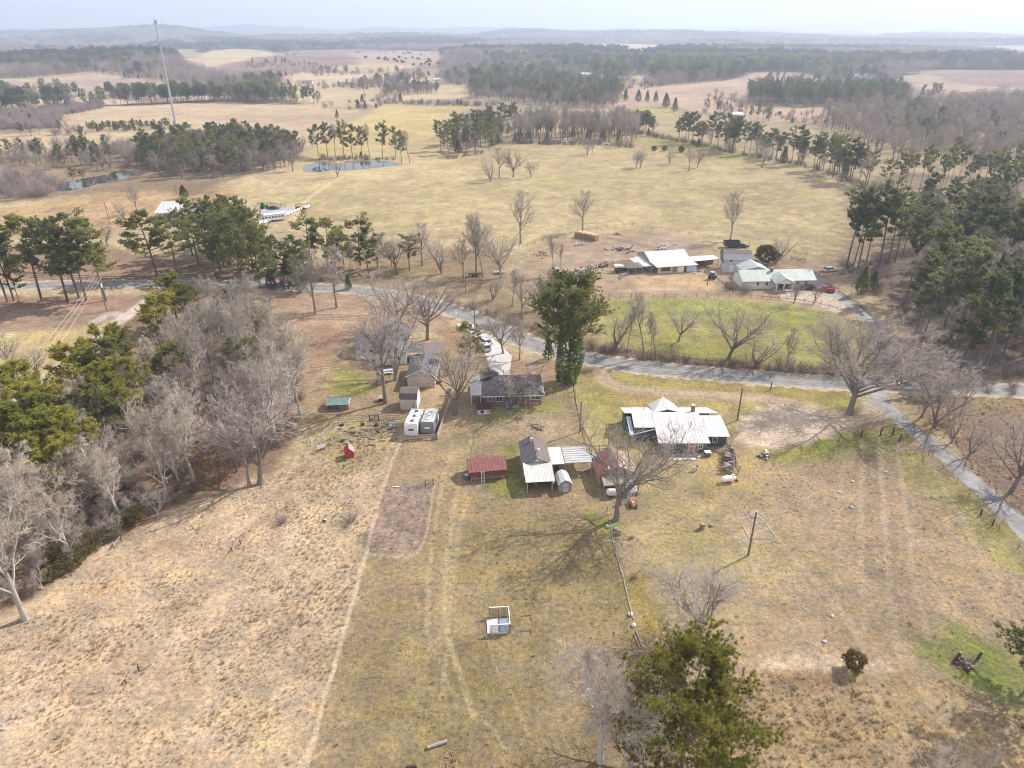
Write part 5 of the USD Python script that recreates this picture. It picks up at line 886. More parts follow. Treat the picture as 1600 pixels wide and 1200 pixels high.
# the bare left wood
WG = 'pale bare trees of the left wood'
grove([(-60, 965), (40, 930), (150, 850), (205, 815), (300, 765), (395, 735), (470, 660), (480, 610), (440, 540), (415, 495), (345, 478), (305, 505), (255, 560), (212, 612), (165, 655), (100, 705), (30, 755), (-60, 810)], 6.0, [('b0', 1.6, 8, 13, 'darker grey bare tree in the left wood thicket', 'darker bare trees of the left wood'), ('po1', .5, 7, 10, 'small olive pine among the bare trees of the left wood', 'small pines of the left wood'),
    ('w0', 3, 9, 14, 'pale slender bare tree in the thicket of the left wood', WG), ('w3', 3, 9, 14, 'pale slender bare tree in the thicket of the left wood', WG), ('w2', 2, 7, 11, 'pale many stemmed bare tree of the left wood thicket', 'many stemmed bare trees of the left wood'),
    ('w1', 1, 9, 12, 'pale spreading bare tree in the thicket of the left wood', 'spreading bare trees of the left wood'), ('b2', 1, 8, 12, 'mauve tinted bare tree in the thicket of the left wood', 'mauve bare trees of the left wood')], 41, .93)
for key, bx, by, ty, lab in [('w0', 40, 968, 780, 'white barked bare tree standing out at the lower left edge of the wood'), ('w0', 58, 880, 700, 'tall white limbed bare tree second from the lower edge of the left wood'), ('b1', 407, 756, 575, 'bare tree with two trunks at the wood edge left of the red playhouse'), ('b0', 390, 760, 640, 'slim bare tree beside the two trunked one at the wood edge'),
                             ('w3', 302, 748, 620, 'white bare tree leaning out over the field edge from the left wood'), ('r0', 340, 756, 690, 'small tree with russet dead leaves at the left wood edge'), ('w0', 430, 690, 540, 'pale bare tree at the right end of the left wood by the farmhouse yard'), ('w3', 470, 650, 520, 'pale bare tree nearest the coop at the end of the left wood'), ('w2', 455, 600, 500, 'pale many stemmed tree beside the farmhouse paddock')]:
    b = G(bx, by); plant(key, b, hgt(b, ty), lab)
for i, (bx, by, h, lab) in enumerate([(110, 880, 2.6, 'largest olive brush mound at the lower edge of the left wood'), (140, 855, 2.2, 'olive brush mound in the middle of the wood edge'), (205, 815, 2.4, 'olive brush mound at the upper end of the wood edge'), (175, 838, 1.8, 'low olive brush between the two mounds at the wood edge'), (85, 900, 1.6, 'lowest olive brush mound near the white barked tree')]):
    plant('s1', G(bx, by), h, lab, wide=1.15)
# round the farmhouse and the brick house
for key, bx, by, ty, wd, lab in [('b5', 668, 531, 415, 1.15, 'big spreading bare tree behind the dark roofed link at the farmhouse'), ('b1', 628, 520, 410, 1.25, 'biggest bare tree rising behind the farmhouse roof'), ('b0', 602, 630, 470, 1.0, 'bare tree with forked trunk in front of the farmhouse beside the beige shed'), ('b3', 618, 594, 480, .9, 'bare tree close against the white gable of the farmhouse'),
                              ('b1', 711, 648, 515, .95, 'bare tree with long low limb beside the wire fence left of the brick house'), ('b3', 797, 640, 560, 1.2, 'small many stemmed bare tree in front of the brick house'), ('b1', 786, 552, 470, .9, 'small bare tree on the lawn by the road above the brick house'), ('b0', 812, 562, 500, .9, 'slim bare tree at the road verge behind the brick house'),
                              ('b0', 493, 491, 388, 1.0, 'left one of the two bare trees in the paddock by the white rail fence'), ('b0', 526, 481, 384, 1.0, 'right one of the two bare trees in the paddock by the white rail fence'),
                              ('b4', 547, 432, 380, .9, 'slim bare tree behind the road left of the farm'), ('b1', 620, 428, 352, .9, 'bare tree at the meadow edge left of the small pine'), ('b0', 660, 415, 348, 1.1, 'bare tree at the meadow edge right of the small pine'), ('b3', 690, 428, 365, 1.1, 'bare tree beside the small white sign board'),
                              ('b0', 724, 435, 372, .9, 'thin bare tree by the parked trailer'), ('b0', 744, 432, 334, 1.0, 'tall bare tree left of the dirt farmyard'), ('b4', 754, 434, 345, .8, 'slender bare tree right beside the tall one at the farmyard'), ('b1', 783, 435, 346, 1.1, 'broad bare tree at the left corner of the farmyard'),
                              ('b0', 813, 381, 297, 1.0, 'tall bare tree at the meadow fence left of the log stack'), ('b0', 910, 361, 297, 1.15, 'bare tree directly behind the log stack'), ('b0', 1141, 376, 300, .95, 'upright bare tree behind the black dump trailer'), ('b4', 864, 428, 368, .9, 'leaning bare tree by the junk row at the farmyard'), ('b4', 875, 430, 385, .7, 'thin bare sapling by the junk row at the farmyard'),
                              ('b3', 1212, 412, 366, 1.1, 'bushy bare tree behind the green roofed house'), ('b5', 1240, 475, 430, .9, 'bare tree with dark trunk before the porch of the green roofed house'), ('b3', 1272, 475, 437, .8, 'bare forked tree beside the red pickup'),
                              ('b1', 1138, 562, 462, 1.35, 'large round bare tree in the green pasture above the road'), ('b3', 1180, 573, 520, 1.5, 'leaning many stemmed bare tree right of the large round one'), ('b0', 1228, 576, 512, .7, 'slim bare tree near the green pasture corner'), ('b1', 1060, 534, 470, 1.1, 'small bare tree in the middle of the green pasture'),
                              ('b4', 1005, 558, 462, 1.0, 'tallest bare tree in the hedge row along the road'), ('b4', 1024, 561, 497, 1.1, 'leaning bare tree in the hedge row along the road'), ('b3', 962, 545, 480, 1.1, 'bushy bare tree just right of the ivy covered pine'), ('b4', 980, 552, 485, .9, 'thin bare tree left of the tallest one in the hedge row'), ('b4', 1018, 540, 490, .7, 'thin bare pole of a tree behind the hedge row'),
                              ('b0', 846, 485, 430, .9, 'bare tree left of the ivy covered pine'), ('b4', 856, 478, 420, .8, 'thin bare tree close left of the ivy covered pine'), ('b0', 815, 500, 430, 1.0, 'bare tree on the bank above the road bend'), ('b4', 800, 480, 420, .9, 'slim bare tree on the bank above the road bend'), ('b3', 770, 470, 425, 1.0, 'bushy bare tree left of the road bend'),
                              ('b1', 1440, 652, 560, 1.0, 'left bare tree beside the narrow lane'), ('b3', 1460, 668, 572, 1.0, 'many stemmed bare tree beside the narrow lane'), ('b0', 1500, 650, 575, 1.1, 'bare tree with dark stub near the road at the right'), ('b3', 1487, 692, 625, .8, 'small bare tree right of the narrow lane'), ('b3', 1514, 713, 650, .9, 'small bushy bare tree right of the narrow lane'), ('b1', 1580, 769, 640, 1.1, 'bare tree at the right edge beyond the narrow lane'),
                              ('b3', 1400, 590, 530, 1.3, 'bushy bare tree behind the white pickup on the road'), ('b3', 1455, 588, 540, 1.4, 'bushy mauve bare tree left of the leaning utility pole'), ('b2', 1500, 592, 545, 1.4, 'low bare tree under the power lines at the right'), ('b1', 1345, 575, 490, 1.2, 'bare tree behind the great oak at the farm drive'), ('b3', 1370, 560, 500, 1.2, 'bushy bare tree beside the farm drive')]:
    b = G(bx, by); plant(key, b, hgt(b, ty), lab, wide=wd)
plant('po0', G(733, 575), hgt(G(733, 575), 508), 'dark bushy pine behind the bare tree between garage and brick house', wide=1.3)
# the great oak at the lane junction, the tree over the rusty barn, the two foreground bare trees: each built for itself
def hero(seed, style, base, top, label, mats, dense, m, twig=.015, wide=1.0, lean=(0, 0)):
    b = G(*base); h = hgt(b, top); t = thing('bare_tree', label, 'bare tree', b - [0, 0, .05], 0.6 + seed, None, (wide, wide, 1.0), lean)
    a, c = bare_tree(seed, h, style, dense, twig, m); obj('trunk', a, mats[0], t); obj('crown', c, mats[1], t); return t
hero(812, 'spread', (1327, 647), 484, 'great leaning oak at the junction of the road and the narrow lane', ('bark_grey', 'twig_grey'), 1.5, (11, 9, 6), .016, 1.3, (0, .12))
hero(823, 'spread', (963, 812), 642, 'big forked bare tree standing in front of the rusty roofed barn', ('bark_grey', 'twig_grey'), 1.0, (9, 8, 6), .014, 1.1)
hero(834, 'spread', (1092, 1008), 885, 'wide bare tree just behind the foreground pine', ('bark_grey', 'twig_grey'), 1.1, (9, 8, 6), .010, 1.25)
hero(845, 'upright', (938, 1190), 1020, 'pale dense twigged bare tree at the bottom edge left of the foreground pine', ('bark_pale', 'twig_grey'), 1.3, (9, 8, 6), .009, 1.15)
hero(856, 'multi', (985, 1205), 1110, 'low pale bare tree tucked between the foreground pine and its bare neighbour', ('bark_pale', 'twig_grey'), 1.0, (7, 7, 5), .009, 1.1)
plant('w1', G(1470, 1240), 6.5, 'pale bare treetop at the bottom edge right of the foreground pine'); plant('w3', G(1530, 1235), 5.5, 'smaller pale bare treetop at the bottom right edge'); plant('w2', G(1400, 1250), 5, 'pale bare treetop nearest the foreground pine at the bottom edge')
plant('w2', G(8, 1140), 3.6, 'pale bush of bare twigs at the left edge near the bottom')
# the foreground pine
b = G(1062, 1212); t = thing('pine_tree', 'big sunlit pine filling the bottom edge of the foreground', 'pine tree', b - [0, 0, .05], 2.2)
a, c = pine(911, hgt(b, 1010), .10, 7.0, 78, 16, 34, .40, .058, 'round', .013, .35)
obj('trunk', a, 'bark_grey', t); obj('crown', c, 'pine_near', t)
b = G(1612, 1072); t = thing('pine_tree', 'dark pine reaching in from the right edge of the foreground', 'pine tree', b, 1.0)
a, c = pine(921, 15.5, .22, 6.0, 46, 13, 28, .42, .062); obj('trunk', a, 'bark_pine', t); obj('crown', c, 'pine_dark', t)
plant('s0', G(1333, 1046), 2.6, 'small round olive brown cedar alone in the right hand field', wide=.85)
# the ivy covered pine by the road
b = G(889, 597); hh = hgt(b, 447); t = thing('pine_tree', 'tall round headed pine wrapped in dark green ivy beside the road', 'pine tree', b, .4)
a, c = pine(931, hh, .50, 8.3, 92, 14, 15, .5, .14, 'round', .014, .15); obj('trunk', a, 'bark_pine', t); obj('crown', c, 'pine_olive', t)
rs_ = np.random.RandomState(9); n_ = 2600; u_ = rs_.rand(n_); th_ = rs_.rand(n_) * 6.283; r_ = (1.5 + 1.1 * np.sin(np.pi * np.clip(u_ * .9 + .12, 0, 1)) + .45 * np.sin(3 * th_ + 6 * u_)) * (.75 + .3 * rs_.rand(n_))
obj('ivy', blades(np.stack([r_ * np.cos(th_) - .2, r_ * np.sin(th_), .2 + u_ * hh * .66], 1), np.stack([np.cos(th_), np.sin(th_), 0 * th_], 1), 12, .34, .17, rs_), 'ivy', t)
plant('c1', G(857, 562), 5.5, 'small dark broken pine at the road verge left of the ivy covered pine')
# hedge brush along the road and other bushes
rs_ = np.random.RandomState(12)
for k in range(22):
    u_ = k / 21; px = 925 + 385 * u_; py = np.interp(px, [925, 1000, 1100, 1300], [548, 560, 570, 585]) + rs_.uniform(-3, 3)
    plant('s3' if k % 2 else 's2', G(px, py), rs_.uniform(1.2, 3.2), 'leafless brush in the hedge beyond the road', 'roadside hedge brush')
for k in range(14):
    px = 705 + 150 * k / 13; plant('s3', G(px, np.interp(px, [705, 760, 820, 880], [476, 492, 512, 535]) + rs_.uniform(-3, 3)), rs_.uniform(1.2, 2.8), 'tangled brush on the bank above the road bend', 'brush on the road bank')
for key, bx, by, h, lab in [('s3', 442, 816, 1.5, 'left one of the two brown bare bushes in the wild field'), ('s3', 548, 816, 1.9, 'right one of the two brown bare bushes in the wild field'), ('s2', 990, 905, .9, 'low twiggy scrub beside the line of old fence stones'), ('s2', 986, 842, .7, 'small brush heap below the big forked tree'), ('s3', 812, 655, 1.1, 'brush heap at the foot of the small tree by the brick house'), ('s3', 1142, 452, 2.6, 'rounded bare bush at the left end of the green roofed house'),
                            ('s3', 1165, 458, 2.8, 'bare bush before the green roofed house'), ('s3', 1230, 452, 2.0, 'reddish bare shrub before the porch'), ('s0', 1196, 410, 5.5, 'dark evergreen bush behind the green roofed house'), ('c0', 288, 310, 6, 'dark round cedar behind the white roofed barn'), ('s3', 885, 470, 2, 'bare bush at the farmyard fence behind the ivy covered pine'), ('s3', 575, 545, 2, 'bare bush beside the left wing of the farmhouse'), ('s3', 590, 600, 1.6, 'bare bush in the shade of the farmhouse gable')]:
    plant(key, G(bx, by), h, lab, wide=1.2)
row(['b5', 'b3', 'b0'], [(215, 335, 290), (195, 345, 310), (168, 385, 345), (300, 352, 318)], '{o} of the bare trees round the white roofed barn', 'bare trees round the white roofed barn')
row(['b3', 'b0', 'b1'], [(25, 600, 520), (60, 590, 535), (5, 640, 560)], '{o} of the mauve bare trees above the golden pine at the left edge', 'bare trees above the golden pine')
wood([[(-80, 960), (60, 930), (180, 838), (310, 770), (420, 735), (480, 640), (420, 500), (340, 475), (250, 560), (100, 700), (20, 750), (-80, 810)]], 3.6, [('s2', 3, 1.2, 2.6), ('s3', 2, 1.2, 2.8), ('w2', .5, 3, 5)], 43, 'bare undergrowth and saplings filling the left wood', 'undergrowth', cat='undergrowth')
# the right hand woods by the farm
row(['pd3', 'pd2', 'pd3', 'pd2'], [(1322, 420, 300), (1332, 422, 322), (1340, 420, 305), (1352, 415, 318), (1372, 420, 292), (1385, 418, 310), (1398, 410, 316), (1410, 400, 330)], '{o} of the tall thin trunked pines standing beyond the green roofed house', 'tall thin trunked pines beyond the green roofed house')
row(['c1', 'c0'], [(1345, 460, 415), (1362, 455, 422)], '{o} dark evergreen beside the farm drive', 'evergreens beside the farm drive')
DPG = 'dark pines of the right hand wood'
grove([(1405, 470), (1425, 545), (1450, 585), (1520, 590), (1680, 590), (1680, 420), (1600, 400), (1540, 400), (1470, 420)], 7.2, [
    ('pd3', 3, 17, 23, 'tall dark pine in the wood right of the drive', DPG), ('pd0', 1.3, 16, 21, 'tall dark pine in the wood right of the drive', DPG), ('pd2', 2, 18, 23, 'flat topped dark pine in the wood right of the drive', 'flat topped pines of the right hand wood'), ('po2', 2, 16, 21, 'olive tinted pine in the wood right of the drive', 'olive tinted pines of the right hand wood'), ('c1', .6, 6, 10, 'low dark evergreen under the pines right of the drive', 'low evergreens of the right hand wood'), ('b0', 2.2, 14, 18, 'bare tree among the pines right of the farm drive', 'bare trees among the right hand pines'), ('b4', 2, 14, 19, 'slim bare tree among the pines right of the drive', 'slim bare trees among the right hand pines')], 51, .9)
grove([(1410, 395), (1430, 340), (1500, 335), (1620, 345), (1680, 400), (1560, 400), (1470, 415)], 9.5, [('pd0', 3, 15, 20, 'dark pine at the back of the right hand wood', 'dark pines at the back of the right hand wood'), ('pd2', 2, 15, 20, 'dark pine at the back of the right hand wood', 'dark pines at the back of the right hand wood')], 52, .5)
wood([[(1400, 480), (1440, 590), (1680, 600), (1680, 430), (1540, 410)], [(1300, 420), (1330, 440), (1385, 470), (1410, 400), (1340, 405)], [(1425, 596), (1680, 606), (1680, 625), (1560, 618), (1520, 604)]], 4.2, [('s2', 3, 1.2, 2.8), ('s3', 3, 1.5, 3.2)], 53, 'bare brush under the right hand pines', 'undergrowth', cat='undergrowth')
grove([(1405, 300), (1500, 320), (1600, 336), (1700, 345), (1700, 305), (1600, 298), (1450, 284)], 8.0, [('pt0', 1, 15, 19, 'slender high crowned pine of the thin right plantation', 'slender pines of the thin plantation'), ('pt1', 1, 15, 19, 'slender high crowned pine of the thin right plantation', 'slender pines of the thin plantation')], 54, .8)
# the long pine row up the right of the meadow
RL = [(985, 203), (1040, 215), (1100, 227), (1160, 240), (1212, 248), (1250, 256), (1300, 270), (1345, 290), (1388, 297)]
w = curve([G(*p)[:2] for p in RL], 12); s_ = np.concatenate([[0], np.cumsum(np.linalg.norm(np.diff(w, axis=0), axis=1))]); rs_ = np.random.RandomState(61)
for d_ in np.arange(0, s_[-1], 3.0):
    if fb(np.array([d_]), np.array([0.0]), 28, 2, 5)[0] < .36: continue
    p = np.array([np.interp(d_, s_, w[:, 0]), np.interp(d_, s_, w[:, 1])]) + rs_.uniform(-9, 9, 2); k = ['pd2', 'po2', 'po1', 'pd0', 'b0', 'b5', 'c1'][rs_.choice(7, p=[.22, .14, .14, .16, .14, .12, .08])]
    pine_ = k[0] == 'p'; low = k == 'c1'
    plant(k, (p[0], p[1], float(H(*p))), rs_.uniform(12, 21) if pine_ else rs_.uniform(5, 9) if low else rs_.uniform(9, 16), 'pine in the long row right of the meadow' if pine_ else 'low cedar in the long shelter row beside the meadow' if low else 'bare tree in the long row right of the meadow', 'long shelter row beside the meadow' if pine_ else 'cedars of the long shelter row' if low else 'bare trees of the long shelter row', wide=rs_.uniform(.9, 1.35))
# meadow trees
row(['po0', 'pd0', 'b4', 'po2'], [(498, 244, 196), (512, 246, 192), (524, 246, 195), (538, 246, 193), (551, 248, 196), (566, 246, 198), (578, 246, 196), (598, 248, 196), (618, 246, 200), (640, 254, 206), (628, 256, 205)], '{o} tree in the line of pines and bare trees behind the larger pond', 'trees behind the larger pond')
row(['b0', 'b5', 'b3'], [(528, 277, 243), (458, 268, 210), (388, 268, 230)], '{o} bare tree at the near shore of the larger pond', 'bare trees at the near shore')
row(['b3', 'b0', 'b5', 'b1'], [(767, 284, 238), (780, 278, 230), (802, 277, 225), (830, 278, 246), (918, 242, 215), (926, 240, 220), (1000, 263, 226), (994, 262, 232), (1045, 257, 228), (1076, 267, 230), (1090, 262, 226), (1190, 262, 215)], '{o} of the scattered trees standing out in the open meadow', 'scattered trees in the open meadow')
row(['s0'], [(1022, 236, 228), (1038, 236, 228), (1064, 238, 229)], '{o} of the three small round cedars above the open meadow', 'small round cedars above the meadow')
row(['c1', 'c0', 'c1'], [(977, 158, 138), (997, 159, 140), (1011, 159, 141), (1024, 160, 142), (1040, 168, 145), (1054, 175, 152)], '{o} of the conical cedars on the pale slope above the meadow', 'conical cedars on the pale slope')
row(['c1', 'c0'], [(527, 185, 171), (560, 170, 155), (571, 170, 157), (588, 169, 160), (660, 164, 153), (715, 164, 154)], '{o} of the dark cedars along the farm track in the distance', 'dark cedars along the distant farm track')
grove([(686, 236), (700, 246), (760, 238), (805, 216), (800, 200), (745, 206), (700, 216)], 7.5, [('pd2', 3, 15, 19, 'pine of the clump at the meadow top left', 'pines of the meadow top clump'), ('po0', 1, 14, 17, 'pine of the clump at the meadow top left', 'pines of the meadow top clump'), ('b0', 3, 12, 15, 'bare tree of the clump at the meadow top left', 'bare trees of the meadow top clump'), ('c0', 1, 7, 9, 'cedar of the clump at the meadow top left', 'cedars of the meadow top clump')], 62, .85)
grove([(800, 224), (860, 224), (940, 224), (988, 230), (1000, 214), (985, 204), (900, 206), (820, 206)], 7.0, [('pd0', 1, 12, 16, 'pine in the bare grove at the top of the meadow', 'pines of the meadow top grove'), ('c1', 1, 7, 9, 'cedar in the bare grove at the top of the meadow', 'cedars of the meadow top grove')], 63, .22)
MB = [(-120, 262), (60, 262), (120, 268), (215, 268), (240, 275), (330, 282), (400, 272), (450, 262), (480, 236), (450, 220), (380, 214), (270, 224), (180, 232), (60, 236), (-120, 236)]
grove([(215, 268), (240, 275), (330, 282), (400, 272), (450, 262), (470, 240), (450, 226), (380, 226), (270, 232), (215, 240)], 8.6, [('po0', 3, 13, 17, 'olive pine in the wood between the two ponds', 'pines between the ponds'), ('pd0', 2, 13, 17, 'dark pine in the wood between the two ponds', 'dark pines between the ponds')], 64, .5)
row(['po0', 'po1'], [(115, 286, 262), (130, 284, 266), (182, 284, 268), (197, 280, 266)], '{o} of the small yellowish pines on the shore of the dark pond', 'small pines on the dark pond shore')
# ------------------------------------------------------------------ woods farther off, each one mass
wood([[(800, 224), (860, 224), (940, 224), (988, 230), (1000, 214), (985, 204), (900, 206), (820, 206)]], 6.6, [('b4', 6, 15, 19), ('b0', 4, 13, 17), ('b2', 2, 12, 16)], 83, 'grey bare grove closing the top of the meadow', 'bare_grove', keep=.95)
wood([[(215, 268), (240, 275), (330, 282), (400, 272), (450, 262), (470, 240), (450, 226), (380, 226), (270, 232), (215, 240)]], 8.2, [('b5', 4, 12, 15), ('b1', 2, 11, 14), ('b2', 3, 11, 14)], 84, 'bare trees massed between the two ponds', 'bare_grove', keep=.8)
wood([[(1410, 395), (1430, 340), (1500, 335), (1620, 345), (1680, 400), (1560, 400), (1470, 415)]], 9, [('b0', 2, 12, 15), ('b2', 2, 12, 15), ('s3', 2, 2, 4)], 85, 'bare trees and brush at the back of the right hand wood', 'bare_grove', keep=.7)
wood([[(-70, 985), (30, 955), (100, 905), (185, 845), (230, 800), (160, 800), (60, 860), (-70, 905)]], 2.6, [('w0', 3, 3.5, 7), ('w3', 3, 3.5, 6.5), ('w2', 2, 3, 5), ('s2', 1, 1.5, 2.5)], 86, 'pale saplings crowding the lower edge of the left wood', 'saplings', keep=.8, cat='saplings')
wood([MB], 8.5, [('pd0', 2, 10, 14), ('b5', 4, 9, 12), ('b3', 3, 6, 9), ('s3', 3, 3, 5)], 71, 'mixed wood and brush round the dark pond at the left', 'distant_wood')
wood([[(-80, 312), (60, 312), (112, 296), (70, 278), (-80, 272)], [(-60, 204), (92, 200), (98, 182), (165, 168), (160, 162), (60, 172), (-60, 178)], [(-60, 156), (60, 154), (62, 150), (-60, 150)]], 5.5, [('s3', 5, 3, 6), ('b3', 2, 5, 8), ('c0', .3, 4, 7)], 72, 'grey scrub thickets in the fields at the far left', 'scrub')
wood([[(135, 208), (180, 206), (275, 201), (268, 196), (140, 200)]], 5.5, [('po0', 2, 5, 7), ('c0', 1, 4, 6)], 73, 'strip of young pines in the orange field at the left', 'young_pines')
wood([[(165, 153), (250, 159), (420, 163), (425, 158), (300, 153), (180, 147)], [(424, 163), (500, 164), (500, 160), (424, 159)]], 9, [('pd0', 3, 12, 17), ('b5', 2, 10, 13), ('pd2', 1, 13, 16)], 74, 'belt of trees along the far side of the pale field at the left', 'tree_belt')
wood([[(600, 152), (684, 147), (682, 139), (604, 142)], [(560, 142), (600, 136), (640, 133), (640, 128), (560, 134)]], 9.5, [('b5', 4, 11, 15), ('pd0', 2, 12, 16)], 75, 'clump of trees beside the distant farm', 'distant_wood')
wood([[(733, 154), (775, 156), (880, 170), (962, 169), (975, 150), (960, 134), (860, 124), (740, 126)]], 9, [('b5', 4, 12, 16), ('pd0', 3, 13, 17), ('b3', 1, 8, 11)], 76, 'blue grey wood in the middle distance above the meadow', 'distant_wood')
wood([[(1275, 193), (1400, 257), (1600, 270), (1720, 272), (1720, 178), (1540, 188), (1400, 176), (1300, 183)]], 9.0, [('b0', 3, 13, 17), ('b4', 3, 14, 18), ('b2', 3, 12, 15), ('pd0', 1.2, 13, 18), ('c1', .3, 6, 9)], 77, 'broad mauve bare wood filling the right side', 'distant_wood')
wood([[(1165, 164), (1250, 169), (1350, 164), (1412, 160), (1408, 150), (1300, 147), (1170, 150)], [(1430, 161), (1468, 160), (1468, 156), (1430, 157)]], 9.5, [('pd0', 4, 15, 20), ('pd2', 2, 15, 20), ('b5', 3, 12, 15)], 78, 'dark pine wood on the pinkish slope at the right', 'distant_wood')
wood([[(1190, 190), (1290, 194), (1290, 184), (1190, 184)], [(1130, 170), (1165, 186), (1160, 160), (1100, 150)], [(1000, 140), (1160, 118), (1180, 114), (1100, 114), (1000, 130)]], 12, [('b0', 3, 8, 13), ('s3', 3, 3, 5), ('c0', 1, 3, 6)], 79, 'thin bare trees and bushes along the hedges of the far right fields', 'hedge_trees')
def line_px(a, w_): return [(x, y - w_) for x, y in a] + [(x, y + w_) for x, y in a[::-1]]
wood([line_px(a, 1.2) for a in ([(985, 205), (1040, 217), (1100, 229), (1160, 242), (1250, 258), (1300, 272), (1345, 292), (1388, 299)], [(800, 224), (860, 225), (940, 226), (988, 231)], [(686, 238), (700, 248), (760, 240)], [(495, 249), (560, 249), (620, 250)])], 3.5, [('s3', 3, 1.5, 4), ('s2', 3, 1.5, 3), ('c0', .3, 2, 5)], 82, 'brush growing under the tree rows round the meadow', 'row_brush', cat='undergrowth')
wood([line_px(a, w_) for a, w_ in (([(150, 118), (215, 122), (250, 129), (330, 138)], .8), ([(395, 106), (440, 101), (520, 109), (560, 116)], .5), ([(540, 161), (600, 157), (640, 161)], .8), ([(420, 136), (480, 141), (530, 136), (600, 140)], 1.0), ([(620, 120), (700, 127), (735, 140), (745, 154)], 1.2), ([(860, 120), (905, 114), (985, 119)], .8), ([(1160, 150), (1230, 136), (1400, 120)], .9), ([(1180, 130), (1330, 130), (1410, 129)], 1.6), ([(1480, 160), (1560, 166), (1640, 172)], 1.5), ([(1420, 174), (1500, 163), (1640, 178)], 1.5), ([(-40, 150), (90, 146), (120, 150)], 1.0), ([(30, 212), (130, 210)], 1.5), ([(500, 167), (560, 172), (600, 164)], .6), ([(400, 121), (500, 118), (620, 117), (720, 122)], .5), ([(380, 108), (430, 96), (470, 80)], .4), ([(1100, 176), (1180, 190), (1240, 192)], 1.5), ([(930, 160), (965, 146), (990, 134)], 1.5))], 8.5,
     [('b5', 3, 8, 14), ('b0', 2, 8, 14), ('pd0', 2, 9, 16), ('s3', 4, 3, 6), ('c0', .8, 5, 9)], 81, 'ragged hedgerows and tree clumps dividing the distant fields', 'hedgerow', keep=.8)
wood([[(795, 164), (735, 166), (600, 163), (590, 161), (700, 162)]], 8, [('s3', 5, 3, 5), ('c0', .5, 4, 7)], 80, 'low hedge across the distant pale fields', 'hedge')
# trees of the far country: simple crowns, growing where no field is open
rs_ = np.random.RandomState(90)
def far_pine(seed, n, Ht, W, bl): rs = np.random.RandomState(seed); u = rs.rand(n); r = W * np.sqrt(np.clip(1 - (1.3 * u - .5) ** 2, .05, 1)) * np.sqrt(rs.rand(n)); th = rs.rand(n) * 6.283; return blades(np.stack([r * np.cos(th), r * np.sin(th), Ht * (.35 + .65 * u)], 1), np.zeros((n, 3)), 6, bl, bl * .45, rs, 1.0, .3)
def far_bare(seed, n, Ht, W, bl): rs = np.random.RandomState(seed); u = rs.rand(n); r = W * np.sqrt(np.clip(1 - (1.5 * u - .7) ** 2, .05, 1)) * np.sqrt(rs.rand(n)); th = rs.rand(n) * 6.283; return blades(np.stack([r * np.cos(th), r * np.sin(th), Ht * (.2 + .75 * u)], 1), np.zeros((n, 3)), 5, bl * 1.6, bl * .13, rs, .8, .8)
def patch(fn, k, span, seed, *a):
    rs = np.random.RandomState(seed); out = []
    for i in range(k):
        m_ = fn(seed * 10 + i, *a); s = rs.uniform(.7, 1.2); m_.vertices = m_.vertices * s + [*(rs.uniform(-span, span, 2)), 0]; out.append(m_)
    return cat_(out)
FORCE = [np.array([G(*p)[:2] for p in q]) for q in ([(690, 130), (735, 132), (800, 124), (860, 119), (985, 130), (986, 110), (985, 96), (950, 91), (900, 86), (860, 84), (740, 84), (690, 100)], [(1000, 119), (1110, 109), (1170, 113), (1230, 113), (1410, 113), (1410, 80), (1300, 78), (1120, 80), (1040, 88), (1010, 96), (986, 106)],
         [(-100, 125), (60, 121), (150, 111), (215, 121), (330, 134), (400, 136), (330, 122), (292, 110), (285, 97), (200, 90), (0, 88), (-100, 90)], [(1420, 112), (1540, 107), (1580, 101), (1560, 88), (1420, 84)], [(1030, 136), (1150, 124), (1175, 118), (1165, 114), (1000, 131)], [(700, 112), (740, 110), (735, 100), (695, 100)])]
FIELDS = [np.array([G(*p)[:2] for p in r_[0]]) for r_ in REG if min(p[1] for p in r_[0]) < 170]
SMALL = [w_ for w_, r_ in zip(FIELDS, [q for q in REG if min(p[1] for p in q[0]) < 170]) if r_[1] == PALE]
def far_country(r0, r1, sp, protos, label, name, lowcut):
    xs = np.arange(-r1 * .82, r1 * .82, sp); ys = np.arange(r0 * .6, r1, sp); gx, gy = np.meshgrid(xs, ys)
    x = (gx + sp * .45 * rs_.uniform(-1, 1, gx.shape)).ravel(); y = (gy + sp * .45 * rs_.uniform(-1, 1, gy.shape)).ravel(); R = np.hypot(x, y)
    k = (R > r0) & (R < r1) & (np.abs(x) < .84 * y + 120) ; x, y = x[k], y[k]; keep = (fb(x, y, 620, 3, 77) < lowcut) & (fb(x, y, 260, 3, 78) < .70)
    for w in FIELDS: keep &= ~inside(w, x, y)
    tall = np.ones(len(x))
    for w in FORCE: k = inside(w, x, y); keep |= k; tall[k] = 1.2
    for w in SMALL: keep &= ~inside(w, x, y)
    x, y, tall = x[keep], y[keep], tall[keep]
    idx = (fb(x, y, 420, 3, 79) + .22 * (rs_.rand(len(x)) - .5) > .56).astype(int) * 2 + (rs_.rand(len(x)) > .5)
    instancer(name, label, protos, np.column_stack([x, y, H(x, y) - .3]), idx, rs_.uniform(.75, 1.25, len(x)) * tall, rs_.rand(len(x)) * 6.283, 'wood')
    print(name, len(x))
